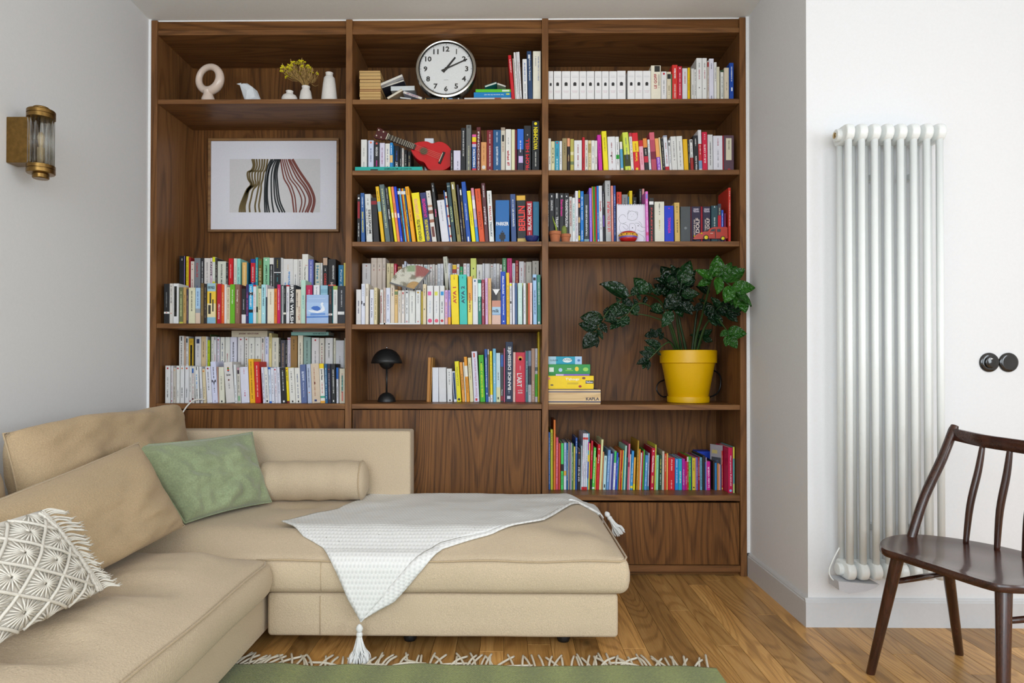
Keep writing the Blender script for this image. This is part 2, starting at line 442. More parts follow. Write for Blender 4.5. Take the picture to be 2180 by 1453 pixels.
def make_book(kind, X0, X1, z0, zt, yf, D, col, lean=0.0, marks=(), hard=False, plain=False, pages=None, back=None):
    th = math.atan2(lean, zt - z0)
    w = max(.004, (X1 - X0) * math.cos(th) - .0004)
    h = (zt - z0) / math.cos(th)
    if th < 0: h -= w * math.sin(-th) * .0
    piv = X0 if th <= 0 else X1
    off = 0.0 if th <= 0 else -w
    D = max(.07, min(D, .40 - yf - .014))
    vs, fs, tk = book_mesh(w, h, D, hard)
    sh = lambda L: [(a + off, b, c) for a, b, c in L]
    m_ = MB().add(sh(vs), fs)
    o = m_.build(kind, paper(col))
    o.location = (piv, yf, z0 + .0003); o.rotation_euler = (0, th, 0)
    ins = .003 if hard else .0004
    MB().box(off + tk, off + w - tk, max(tk, .002), D - ins - .001, ins, h - ins).build('page_block', pages or PAGES, o, fix=False)
    let = {}
    def mbf(c):
        return let.setdefault(c, MB())
    auto = not plain
    for mk in marks:
        t = mk[0]
        if t == 'b':
            _, c, f0, f1 = mk[:4]
            b = MB(); cc = min(.0018, w * .22)
            b.add([(off - .0002, cc, f0 * h), (off + cc, -.0003, f0 * h), (off + w - cc, -.0003, f0 * h), (off + w + .0002, cc, f0 * h),
                   (off - .0002, cc, f1 * h), (off + cc, -.0003, f1 * h), (off + w - cc, -.0003, f1 * h), (off + w + .0002, cc, f1 * h)],
                  [(0, 1, 5, 4), (1, 2, 6, 5), (2, 3, 7, 6)])
            b.build('spine_band', paper(c), o, fix=False)
        elif t == 't':
            _, s, c, f0, f1, dr, rel = mk[:7]; cx = mk[7] if len(mk) > 7 else .5; auto = False
            s = s.replace('_', ' '); y = -.0007; b = mbf(c); lh = rel * w
            if dr == 'u': put_text(b, s, (off + cx * w + lh / 2, y, f0 * h), (0, 0, (f1 - f0) * h), (-lh, 0, 0), .025)
            elif dr == 'd': put_text(b, s, (off + cx * w - lh / 2, y, f1 * h), (0, 0, -(f1 - f0) * h), (lh, 0, 0), .025)
            else: put_text(b, s, (off + cx * w - lh / 2, y, f0 * h), (lh, 0, 0), (0, 0, (f1 - f0) * h), .025)
        elif t == 'o':
            _, c, f, r = mk; b = mbf(c); rr = r * w
            b.add([(off + .5 * w + rr * math.cos(a * math.pi / 5), -.0006, f * h + rr * math.sin(a * math.pi / 5)) for a in range(10)], [tuple(range(10))])
        elif t == 'd':
            _, c, f0, f1 = mk[:4]; cx = mk[4] if len(mk) > 4 else .5; auto = False
            t_ = MB(); dashes(t_, w, h, f0, f1, cx); b = mbf(c); b.add([(a + off, q, z) for a, q, z in t_.v], t_.f)
        elif t == 'r':   # small rectangle x0 x1 f0 f1
            _, c, a0, a1, f0, f1 = mk; b = mbf(c)
            b.add([(off + a0 * w, -.0005, f0 * h), (off + a1 * w, -.0005, f0 * h), (off + a1 * w, -.0005, f1 * h), (off + a0 * w, -.0005, f1 * h)], [(0, 1, 2, 3)])
    if auto and w > .006:
        c = br.choice(('5a5a5e', '3c3c40', '8a8a90', 'a04048', '4a5a80')) if lum(col) > .25 else br.choice(('e8e6e0', 'd8d4c4', 'e0c890'))
        t_ = MB(); a = br.uniform(.12, .3); bq = br.uniform(.45, .62)
        dashes(t_, w, h, a, bq, wid=.30)
        if br.random() < .7: dashes(t_, w, h, bq + .06, br.uniform(.78, .9), wid=.26)
        if br.random() < .5: dashes(t_, w, h, .03, .06, wid=.4)
        b = mbf(c); b.add([(p + off, q, z) for p, q, z in t_.v], t_.f)
    for c, b in let.items():
        if b.v: b.build('spine_lettering', paper(c), o, fix=False)
    return o
def row(kind, noun, cat, place, group, reg, z0, yf, D, data, hard=False, zbase=None):
    ox, oy, sc = reg; made = []
    for ln in data.strip().split('\n'):
        ln = ln.strip()
        if not ln: continue
        parts = [p.strip() for p in ln.split(';')]
        a = parts[0].split()
        xa, xb, yt = (float(v) for v in a[:3]); col = a[3]; dx = float(a[4]) if len(a) > 4 else 0.0
        dy = float(a[5]) if len(a) > 5 else 0.0      # extra setback in metres
        marks = []; plain = False
        for p in parts[1:]:
            q = p.split()
            if not q: continue
            if q[0] == 'n': plain = True
            elif q[0] == 'b': marks.append(('b', q[1], float(q[2]), float(q[3])))
            elif q[0] == 't': marks.append(('t', q[1], q[2], float(q[3]), float(q[4]), q[5], float(q[6])) + ((float(q[7]),) if len(q) > 7 else ()))
            elif q[0] == 'o': marks.append(('o', q[1], float(q[2]), float(q[3])))
            elif q[0] == 'd': marks.append(('d', q[1], float(q[2]), float(q[3])) + ((float(q[4]),) if len(q) > 4 else ()))
            elif q[0] == 'r': marks.append(('r', q[1], float(q[2]), float(q[3]), float(q[4]), float(q[5])))
        y = yf + dy
        pxa, pxb, pyt = ox + xa / sc, ox + xb / sc, oy + yt / sc
        pd = pxa + dx / sc
        pb = atY(pxa, oy + 700 / sc, y)
        # base edges are measured near the shelf, where the spine stands
        zpx = lambda xx: atY(xx, pyt, y)
        X0 = atY(pxa, pyt + 60, y).x; X1 = atY(pxb, pyt + 60, y).x
        zt = zpx(pd).z
        if zt - z0 < .05: zt = z0 + .05
        lean = dx / sc * (y - CAM.y) / F_PX
        made.append([X0, X1, zt - z0, lean, y, col, marks, plain])
    made.sort(key=lambda m: m[0])
    bay = int(round((sum(m[0] for m in made) / len(made)) / BP - .5))
    lo, hi = bay * BP + T + .001, (bay + 1) * BP - T - .001
    for A, B in zip(made, made[1:]):
        for k in range(2):
            t = 0 if k == 0 else min(A[2], B[2])
            g = (B[0] + B[3] * t / B[2]) - (A[1] + A[3] * t / A[2]) - .0004
            if g < 0:
                wa, wb = A[1] - A[0], B[1] - B[0]
                sa = -g * wa / (wa + wb); sb = -g - sa
                A[1] -= min(sa, wa - .005 if wa > .006 else 0); B[0] += min(sb, wb - .005 if wb > .006 else 0)
    for m in made:
        m[0] = max(m[0], lo - min(0, m[3])); m[1] = min(m[1], hi - max(0, m[3])); m[1] = max(m[1], m[0] + .004)
    made = [(m[0], make_book(kind, m[0], m[1], z0, z0 + m[2], m[4], D * br.uniform(.93, 1.0), m[5], m[3], m[6], hard, m[7]), m[5], m[1] - m[0], m[2]) for m in made]
    for i, (x, o, col, w, h) in enumerate(made):
        adj = 'thick ' if w > .034 else 'thin ' if w < .012 else ''
        tag(o, f'{adj}{colour_word(col)} {noun}, {ordinal(i + 1)} from left {place}', cat, group)
    ALLBOOKS.extend(m[1] for m in made)
    return made
def flat_book(kind, noun, cat, label, group, x0, x1, y0, y1, col, yf, D, marks=None, hard=False, fore=False, rot=0.0, zbase=None, spin=0.0):
    # a book lying flat, spine (or fore-edge) to the room; pixel box of its visible edge
    a = atY(x0, y1, yf); b = atY(x1, y0, yf); w = b.x - a.x; h = b.z - a.z
    z = a.z if zbase is None else zbase
    tk = .0016
    m_ = MB()
    if fore:
        m_.box(0, w, 0, D, 0, tk); m_.box(0, w, 0, D, h - tk, h); m_.box(0, w, D - tk, D, tk, h - tk)
    else:
        m_.box(0, w, 0, D, 0, tk); m_.box(0, w, 0, D, h - tk, h); m_.box(0, w, 0, tk, tk, h - tk)
    o = m_.build(kind, paper(col)); o.location = (a.x, yf, z + .0003); o.rotation_euler = (0, -rot, spin)
    MB().box(.0005, w - .0005, .0004 if fore else tk + .0004, D - tk - .0004, tk + .0001, h - tk - .0001).build('page_block', OLDPAGES if fore else PAGES, o, fix=False)
    for mk in marks or ():
        mb = MB()
        if mk[0] == 't':
            _, s, c, f0, f1, rel, flip = mk; lh = rel * h; zz = (h - lh) / 2
            if flip: put_text(mb, s, (f1 * w, -.0006, h - zz), (-(f1 - f0) * w, 0, 0), (0, 0, -lh), .02)
            else: put_text(mb, s, (f0 * w, -.0006, zz), ((f1 - f0) * w, 0, 0), (0, 0, lh), .02)
            mb.build('spine_lettering', paper(c), o, fix=False)
        else:
            _, c, f0, f1, g0, g1 = mk
            mb.add([(f0 * w, -.0004, g0 * h), (f1 * w, -.0004, g0 * h), (f1 * w, -.0004, g1 * h), (f0 * w, -.0004, g1 * h)], [(0, 1, 2, 3)])
            mb.build('spine_band', paper(c), o, fix=False)
    tag(o, label, cat, group); ALLBOOKS.append(o)
    return o
PB, HB, CB, KB = 'paperback_book', 'hardback_book', 'comic_book', 'picture_book'
# ---- top shelf, right bay
G = 'books on the top shelf at the wall end'
emb = '; o 2a2a2a .57 .2 ; r 2a2a2a .32 .68 .5 .56 ; r b4b0b8 .2 .8 .83 .835 ; r b4b0b8 .15 .85 .79 .796 ; r c9a0b0 .15 .85 .33 .336 ; r c9a0b0 .2 .8 .30 .306 ; r c9a0b0 .25 .75 .27 .276 ; n'
ser = [(50, 112), (118, 197), (202, 290), (293, 382), (385, 457), (460, 540), (545, 617), (620, 692), (696, 775), (778, 868), (888, 963), (965, 1045), (1047, 1130)]
d = '\n'.join('%d %d %d e9e8e8%s' % (a, b, 449 - (a > 700) * 4, emb) for a, b in ser)
d += '''
1132 1235 390 e9e3cf ; r 2e2c28 .35 .9 .82 .99 ; t LE_GOFF b03040 .34 .76 u .3 .45 ; d 777777 .34 .74 .8
1238 1295 452 e4e2e2 ; o c02838 .92 .2 ; d 9a9aa0 .2 .7
1298 1342 455 dcd0b6 ; r 2a2826 .1 .9 .75 .92 ; d 8a7a5a .2 .5
1343 1352 480 2f7a4e ; n
1353 1410 383 d8332c ; t INVISIBLE_WOMEN ffffff .62 .9 d .3 ; t CAROLINE_CRIADO f0d8d0 .06 .46 d .3
1412 1455 398 c8203c ; o f0c0c8 .94 .2 ; d f0c8d0 .15 .8
1460 1512 418 dfdfe4 ; d c06070 .5 .9
1515 1540 412 ecc400 ; d a08020 .3 .7
1552 1582 420 dcdad6
1583 1604 430 e4e4e0 ; d 30302e .1 .9
1606 1665 312 e8e8e6 ; d c06878 .5 .72 ; d 303030 .28 .31 ; d 8c8c8c .78 .88
1668 1715 312 e8e8e6 ; d c06878 .5 .72 ; d 303030 .26 .29 ; d 8c8c8c .78 .88
1720 1736 342 d8cfc0 ; b a83a30 .85 .97
1738 1787 318 dedcea ; d 50506a .75 .88 ; d 6a6a80 .03 .1
1790 1818 355 e2e0de ; d 6a6068 .5 .9
1820 1847 403 dcd6bc ; n
1858 1890 437 e0e0da ; d 3a5a48 .1 .8 ; b 2f4a2c .93 1.0
1895 1945 413 d8ccb4 ; d 9a8c7c .3 .55
1950 1995 362 1a4aa8 ; d e0e8f8 .5 .9 ; r e8f0f8 .4 .7 .24 .34
'''
row(PB, 'paperback', 'paperback', 'on top shelf of wall-end bay', G, (1155, 60, 4.899), SH[(2, 210)], .02, .135, d)
# the red ribbon between two volumes
# ---- top shelf, middle bay: standing books
G = 'standing books on the top shelf beside the clock'
row(PB, 'paperback', 'paperback', 'among upright books beside the clock', G, (740, 60, 5.190), SH[(1, 211)], .02, .16, '''
1814 1850 300 c81e28 -42 ; t LEGERY f0d0d0 .6 .9 d .4
1852 1862 335 d8d0c0 -28 ; n
1864 1886 268 e6e4e4 -30
1887 1906 264 e2e0e0 -26
1907 1928 262 e6e6e8 -30
1940 1988 342 e6e6e6 -8 ; d 4a70b0 .45 .9 ; d a0a4a8 .05 .4
1996 2046 255 2a4468 -16 ; r d8dce0 .25 .7 .85 .93 ; t France_for_Everyone e8e8e8 .4 .84 d .42
2048 2135 255 e6e2d2 ; d 7a88b0 .4 .9 .7 ; d 90909a .7 .9 .35
''')
# ---- second shelf, middle bay
G = 'books behind the red ukulele'
zB = SH[(1, 362)]
flat_book(CB, 'book', 'comic book', 'turquoise large comic lying flat under the ukulele headstock', None, 740 + 82 / 5.19, 740 + 825 / 5.19, 240 + 587 / 5.19, 240 + 634 / 5.19, '1aa79c', .012, .30,
          [('t', 'BLAKE ET MORTIMER', '0e5a52', .43, .84, .42, True), ('b', '0e3a38', .23, .34, .0, .45)], hard=True, zbase=zB)
zF = zB + .0225
row(PB, 'paperback', 'paperback', 'on the turquoise comic behind the ukulele', G, (740, 240, 5.190), zF, .03, .12, '''
147 212 297 dcdcd8 ; d 505050 .05 .2 ; d a0a098 .4 .7
227 287 305 c8d0e6 ; o e07858 .92 .2 ; d 3a4a78 .2 .7
292 350 320 26262a ; o d85040 .93 .2 ; t MONGO_ROMA e8e8ea .45 .8 u .4 ; r b02080 .4 .6 .05 .28
353 410 333 d4d0e4 ; d 8a3a70 .1 .8
415 467 340 dedcd6
468 502 330 2a8cd0 ; b e8c080 .2 .5 ; d f0f0f0 .55 .9
508 570 365 1f1f22 0 .05 ; t MORT e8e8e8 .05 .35 u .5 ; d 4060c0 .4 .8
572 596 385 2a2a2c 0 .06
597 622 390 d0ccc4 0 .06
625 658 410 1c1c1e 0 .07
660 700 430 1e1e22 0 .08
''')
G = 'comics beside the ukulele'
row(CB, 'comic album', 'comic book', 'to the right of the ukulele', G, (740, 240, 5.190), zB, .025, .2, '''
850 950 283 dfe3ea 0 .12 ; b 1f8a90 .72 .86 ; n
1135 1166 412 1e1e20
1170 1248 417 d6d2e6 ; d 5a5a78 .1 .5 .6
1253 1305 168 1f2023 ; d d8d8d8 .35 .95
1310 1366 135 6a6c6a ; d c8c8a0 .03 .55 ; r 4a4a4a .3 .7 .93 .98
1375 1421 240 3c66a8 ; b e85aa0 .94 1 ; b ecd020 .8 .93 ; b d03040 .74 .8 ; b c0b8d8 .66 .74 ; t MEGATEX f0f0f0 .12 .62 u .5 ; b d83a4a 0 .08
1424 1470 160 5c2024 ; t PINOCCHIO f0e8e0 .02 .9 d .36
1474 1535 325 d89a60 ; o d8d4d0 .14 .34 ; d a86a38 .35 .9
1538 1606 192 7c1a24 ; t LE_JOURNAL_DE_MON_PÈRE f0e4e0 .12 .62 d .32 ; d e0c0c0 .68 .95 ; r f0f0f0 .4 .6 .01 .04
1608 1694 190 1f5484 ; t QUARTIER_LOINTAIN e4ecf4 .15 .6 d .3 ; d c8d8e8 .7 .95 ; r f0f0f0 .4 .6 .01 .04
1694 1741 163 cfc8b8 ; r 2a2828 .25 .75 .68 .83 ; d a06a58 .45 .65 ; b a09080 .93 1
1746 1808 182 e4e2dc ; t what_if? b0182c .13 .5 d .5 ; d 9a9aa0 .55 .8
1812 1848 185 e2e0b8 ; n
1849 1871 187 6a1a30 ; n
1876 1945 180 2a6ad0 ; b 2a2a40 0 .52 ; d d8e0f0 .45 .72 ; r c8b0e0 .2 .9 .2 .36
1948 2028 143 26282b ; t FROM_HELL d8202c .01 .72 u .5 ; d d0d0d0 .77 .81
2036 2120 93 1d1e20 ; t WATCHMEN f0dc10 .43 .88 u .55 ; o f0dc10 .95 .2 ; d d0d0c8 .1 .4
''', hard=True)
# ---- second shelf, right bay
G = 'books on the second shelf by the wall'
row(PB, 'paperback', 'paperback', 'on second-highest shelf of wall-end bay', G, (1155, 260, 4.899), SH[(2, 362)], .02, .13, '''
52 88 170 e4e4da
90 128 200 d8d4a8 ; t OO 3a3428 .25 .8 d .35
130 175 197 2f9ab8 ; o c03040 .94 .2 ; d d8f0f4 .05 .4 ; d 0a4a60 .5 .75
177 204 197 dfe2e4
207 255 168 9a8a60 ; d 5a4e30 .5 .85
258 287 168 2a2024 ; b e8a078 .75 1 ; b 4a2a20 .3 .45
290 327 175 b8ae58 ; b 6a7a50 .2 .3 ; b d8d0a0 .5 .6 ; n
330 411 190 dedee0
415 441 158 c01c2c ; d 2a1818 .1 .4
442 476 187 dcd8ce
478 508 190 dcc898 ; b b8a060 .6 .9
509 545 190 e2e0da
546 576 192 dedcd6
580 626 133 c82aa0 -16 ; n ; d 901878 .5 .8
638 688 95 ecdc1c -22 ; d a09410 .5 .85
690 770 152 dfdfe2 -13 ; r 303034 .3 .5 .42 .46
771 808 152 e2e2e2 -12 ; r 2fa83a .05 .95 .35 .47
818 846 205 e0dcd4 -14 ; b 50a0c8 .1 .75
866 925 108 cfdc4c -33 ; b 3a4020 .12 .42 ; b d6d860 .42 .5
925 955 112 e4dcd8 -24 ; b b83040 .9 1
957 1018 113 d01c28 -25 ; b f2cc1c .5 .78 ; o f2d030 .05 .22 ; t Toni_Leamas f0e020 .25 .48 u .4 ; d b04010 .52 .74
1022 1066 190 eaa8b8 -20 ; b c02030 .8 1 ; d c05a70 .2 .6
1069 1112 170 2a2426 -24 ; b e08c40 .72 1 ; b c01c38 .26 .45 ; d e0d8d0 .5 .68
1114 1138 182 dcdee0 -20 ; r 3a70c0 .2 .8 .0 .05
1141 1195 108 b84a60 -28 ; b d06070 .8 1 ; b 7a2238 .3 .5 ; n
1198 1238 170 eca860 -28 ; b 8a4ac8 0 .42 ; t DE_LA_TOUR f0d8f0 .02 .4 u .5
1239 1254 160 e2d6ae -27 ; n
1256 1281 172 262628 -24 ; d c0c0b0 .1 .9
1284 1325 140 dfe2e8 -26 ; b c01c28 0 .12 ; b 9aa2b8 .95 1
1327 1350 190 e4e4e4 -16 ; r 303030 .1 .6 .82 .93
1353 1410 150 dededc -18 ; d 8a8a90 .3 .85
1413 1475 147 e2e2de -18
1480 1526 178 ecb810 -16 ; n
1528 1546 190 2c2c2e -15
1548 1579 180 dcdcdc -14 ; b a82824 0 .42 ; r 2a2a2a .3 .7 .9 .98
1582 1631 140 242428 -12 ; t artistique_de_cinema e8e8e8 .0 .42 u .5 ; d d0d0d0 .7 .9
1633 1668 82 dddde2 -12 ; b c83038 .25 .66 ; b 7a9ac0 .05 .25 ; d e8e8e8 .4 .62
1670 1722 103 d01840 -5 ; t SUR_LA_CARTE f0dce0 .2 .68 u .35 ; d e8c0c8 .8 .95
1726 1779 130 d6d6d8 -3 ; d 3a3a40 .15 .8
1783 1880 142 dedde6 -2 ; d a85060 .7 .92 .5 ; d 7a7a88 .1 .6 .5
1881 1890 140 b02838 0 ; n
1892 1998 138 5c4450 0 ; r d6d0b8 .2 .75 .3 .92 ; o b03040 .03 .14 ; d 8a8060 .6 .85
''')
# ---- third shelf, middle bay
G = 'comics on the shelf below the ukulele'
R3 = (750, 380, 10.381)
row(CB, 'comic album', 'comic book', 'on the shelf below the ukulele', G, R3, SH[(1, 514)], .02, .21, '''
107 180 350 232326 ; o e8e8e8 .92 .3 ; r 98202c .15 .85 .5 .85 ; d d8d8d8 .12 .42
192 280 320 2e5c9c -18 ; t CASSANDRA_DARKE e8dc50 .2 .62 u .42 ; d d0e0f0 .7 .92
314 452 345 d4d6d4 -42 ; t MONSTRES 222224 .18 .68 u .4 .7 ; d 707478 .15 .7 .25 ; d 444444 .77 .9
466 604 430 222225 -66 ; b 8a1a24 .85 .93 ; n
642 718 180 ecbc1c -136 ; b 8ab0b0 .55 .73 ; d 6a5010 .74 .92
738 845 138 5c6e70 -146 ; t LES_HERITIERS_DE_SABLE c8d0a0 .25 .93 u .3
850 926 200 232427 -138 ; t SISTERS e0e0e0 .42 .6 u .4 ; d b0b0b0 .68 .98
937 996 185 ecdc10 -156 ; r f4f0a0 .15 .85 .44 .53 ; d a09010 .56 .7
1001 1060 183 f08458 -150 ; r f8d0c0 .15 .85 .44 .53 ; d a04820 .55 .7
1064 1125 183 1440d0 -155 ; r dce4fc .2 .8 .44 .52 ; d b8c8f8 .02 .1
1131 1166 220 4c2e24 -145 ; b e8e8e8 .89 .95 ; d c0a080 .35 .5
1168 1204 220 52b8e8 -148 ; b e8e8e8 .89 .95 ; d 104060 .25 .6
1206 1228 220 a82c20 -144 ; b e8e8e8 .89 .95
1230 1268 220 eeb01c -144 ; b e8e8e8 .89 .95 ; d 805010 .3 .7
1270 1306 220 1a5a94 -146 ; b e8e8e8 .89 .95 ; d c0d8f0 .3 .6
1322 1405 183 f4aa10 -160 ; d 7a4e08 .38 .6 ; d a06808 .85 .97
1442 1615 325 f0e010 -140 ; t VERNON_SUBUTEX 22201c .02 .46 u .42 .45 ; t LIV_DESPENTES f0a090 .47 .88 u .4 .45
1622 1756 320 2e3468 -132 ; t VERNON_SUBUTEX ecdc18 .02 .46 u .48 ; t LIV-DESPENTES e81c94 .5 .88 u .5
1768 1870 275 dcd6d0 -146 ; b a06a54 .38 .44 ; b 8a5444 .55 .62 ; b b88468 .68 .72 ; r 703a30 .2 .8 .1 .3 ; d 404040 .87 .95
1886 1950 100 2c2d2f -150 ; t Angst e85090 .42 .56 u .6 ; d d0d0d0 .85 .96
1978 2145 485 dcdce4 -112 ; d 90909a .5 .95 .5
2148 2168 265 2c62b0 -135 ; n
2170 2208 300 e4ded8 -128 ; b c05048 .1 .14 ; b c05048 .3 .34 ; b c05048 .5 .54 ; b c05048 .7 .74 ; b c05048 .88 .92 ; n
2222 2300 95 2f4750 -146 ; t BLACKSAD b8c890 .34 .6 u .55 ; r 8a9a9a .1 .9 .93 .95
2322 2410 82 968b50 -152 ; t LE_GRAND_POUVOIR_DU_CHNINKEL 2c2818 .12 .68 d .35 ; r f0f0f0 .3 .6 .88 .96
2422 2468 138 302e46 -122 ; d d8d8c0 .05 .4
2472 2530 215 262022 -112 ; d d8b040 .25 .75 ; r e8e8e8 .2 .7 .87 .97
2532 2626 75 1c52ae -126 ; t LES_CAHIERS_D'ESTHER d0dcf0 .36 .64 d .24 ; r e8f0f8 .3 .6 .01 .09
2646 2730 275 f0e400 -118 ; t SUMMER_BLONDE b08a10 .32 .6 d .26
2737 2800 213 c8b4d0 -118 ; b d88aa0 .86 1 ; b 3a90d8 0 .28 ; b 8a9ae0 .28 .42 ; b f0e8ec .62 .78 ; n
2812 2934 228 dc5424 -108 ; t L'ALCAZAR 9a2c10 .24 .58 u .45 ; d 9a3c18 .75 .96
2937 3020 105 5c3036 -90 ; t Rapide! d8d0d4 .3 .6 u .6 ; d e0d8d8 .76 .96
3032 3136 272 e2e4e2 -62 ; t PEANUTS b82c24 .42 .7 d .45 ; t TREASURY 2c3c50 .1 .4 d .4 ; d 606060 .75 .95
''', hard=True)
row(HB, 'hardback', 'hardback book', 'among wide spines beside the blue bowl', 'wide spines beside the blue bowl', (950, 380, 10.381), SH[(1, 514)], .03, .19, '''
1087 1396 478 2268ac 0 .02 ; t PARKER f2f2f0 .41 .495 h .9 ; r 22242a .37 .64 .06 .25 ; r 22242a .28 .37 .1 .2 ; r 22242a .64 .72 .1 .2 ; r 22242a .42 .48 0 .06 ; r 22242a .54 .6 0 .06 ; o 22242a .275 .05
1440 1555 345 3c5488 -28 .02 ; t LES_IGNORANTS e4e8f0 .34 .7 d .34 ; d c0c8e0 .72 .9
1576 1772 378 262628 -26 .02 ; t BERLIN e83c34 .26 .78 u .75 .55 ; b e0b040 .9 1 ; b d8b868 0 .1
1776 1912 505 c4142c -6 .05 ; t BLACK_HOLE f0f0f0 .33 .96 u .6 ; d f0d0d4 .13 .3
1917 2055 512 2f7ea4 -2 .06 ; d 5aa0b8 .8 .86
''', hard=True)
# ---- third shelf, right bay
G = 'books behind the sketch pad and toy van'
R = (1160, 380, 10.381)
row(CB, 'comic album', 'comic book', 'on shelf with the sketch pad', G, R, SH[(2, 514)], .08, .19, '''
62 96 325 26272a ; d e0e0e0 .35 .85
98 206 325 2a2b2e ; t EXHAUSTIVE e0e0e2 .66 .86 d .4 ; r f0f0f0 .4 .6 .92 .96
210 322 325 2b2c2f ; t TRANS e0e0e0 .33 .54 d .5 ; r f0f0f0 .4 .6 .9 1 ; d a0a0a0 .58 .72
326 424 325 2a2a2d ; t Sandman d81890 .55 .88 d .55 ; r f0f0f0 .4 .6 .92 .96
427 536 325 2a2b2e ; t TRANSMETROPOLITAN e4e4e6 .34 .88 d .52 ; o f0f0f0 .94 .14
542 606 400 c8c8c6 -6 ; t SECRET_IDENTITIES a02820 .38 .92 d .5
608 674 425 e0e4e4 -4 ; t THE_KIDS_ARE_ALT_FACED 38a0a0 .28 .88 d .4
677 742 272 e2dfe6 -6 ; t Cent_vies_minuscules 786a8a .1 .52 d .36
746 781 262 2a2220 -3 ; b ecd818 .86 1 ; b c02028 .78 .84 ; b e8a060 .68 .76 ; b d8b070 .4 .5 ; b ecd818 .07 .16
786 860 280 1478cc -2 ; t Je_vais_te_revoir e8f0f8 .45 .9 d .4 ; t Aude_Claudy e8f0f8 .08 .26 d .4
868 980 345 303a3e -6 ; t TRANSPERCENEIGE d8dcdc .16 .78 u .32 ; b 7a9aa4 0 .1
992 1062 208 9a6ade -16 ; d c8b0f0 .3 .9
1063 1090 178 dc9a3a -30 ; n
1091 1126 178 28a838 -22 ; d 0a5a18 .1 .9
1128 1160 178 c82430 -20 ; n
1163 1205 162 1c80d8 -18 ; r e8f0f8 .3 .7 .02 .08
1208 1284 158 d8dade -22 ; t Grenelle a82430 .56 .74 d .5 ; d 707070 .25 .45
1288 1330 285 2c2a34 -16 ; d d0d0d0 .7 .95 ; r 7050b0 .2 .8 .33 .55
1350 1470 45 b4b6b6 -24 0 ; t LE_CRI_DU_PEUPLE d82c3c .2 .67 u .5 .62 ; d 404040 .76 .95 .6 ; n
1478 1526 158 e89082 -18 ; d f8e0d0 .25 .85
1528 1580 155 2a4a94 -14 ; d d0d8f0 .15 .85
''', hard=True)
row(PB, 'paperback', 'paperback', 'standing behind the sketch pad', 'books standing behind the sketch pad', R, SH[(2, 514)], .13, .15, '''
1582 1697 295 e0402c ; d 401010 .8 .95 .4 ; r f0f0f0 .1 .4 .75 .78
1702 1833 352 8a8a8a ; d 303030 .8 .92
1840 1862 400 3a88c0 ; n
1866 1935 270 ecd010 ; n
1942 2030 410 2a2a2a ; d d0d0d0 .85 .92
2085 2142 228 303236 ; d c8ccd4 .78 .95
2152 2200 225 e8a0a0 ; d 603030 .7 .9
''')
R = (1360, 380, 9.478)
row(CB, 'comic album', 'comic book', 'between sketch pad and toy van', 'books between the sketch pad and the toy van', R, SH[(2, 514)], .035, .18, '''
152 206 260 e070c8 -20 ; d f4e0f4 .2 .8 ; b d8508c .14 .2 ; r 7a80d8 .2 .8 .86 .95
210 312 390 2a2624 -5 ; t PALESTINE c83c3c .02 .78 d .3 ; r e8e8e8 .05 .9 .85 .92
322 520 467 dedccc -5 ; d 303030 .68 .95 ; d b09a40 .3 .55
524 712 550 1838c8 -8 ; t TOWANDA d81c98 .25 .68 d .3 ; o d81c98 .93 .07 ; o c01c90 .02 .07
730 836 485 d8b464 -14 ; d 3a3020 .25 .6 ; d 6a5a30 .75 .95
842 1046 565 4c5154 0 ; o 7a8084 .4 .14 ; n
1048 1062 565 6a1c28 0 ; n
1064 1250 565 2e2640 0 ; t ADOLF d8c8c0 .14 .68 u .42 .66 ; t HISTOIRE_DES d8c8c0 .18 .64 u .16 .32 ; t OSAMU d8d0e0 .9 .95 h .6 ; t TEZUKA d8d0e0 .84 .89 h .66
1253 1290 565 9c1428 0 ; n
1292 1450 565 2e2640 0 ; t ADOLF d8c8c0 .3 .68 u .42 .66 ; t HISTOIRE_DES d8c8c0 .2 .64 u .16 .32 ; t OSAMU d8d0e0 .9 .95 h .7 ; t TEZUKA d8d0e0 .84 .89 h .76
1462 1596 545 2a4a52 0 ; t A f0f0f0 .94 .99 h .2 ; d d8e0e0 .4 .68
1598 1666 510 46424c 0 ; b c01c30 .3 .7 ; d c8c8a0 .72 .9
1668 1712 635 2456c8 0 ; d d0dcf8 .5 .9
1724 1760 700 7a2050 0 ; n
1808 1858 183 d03a2c 0 ; d f0d8d0 .3 .95
''', hard=True)
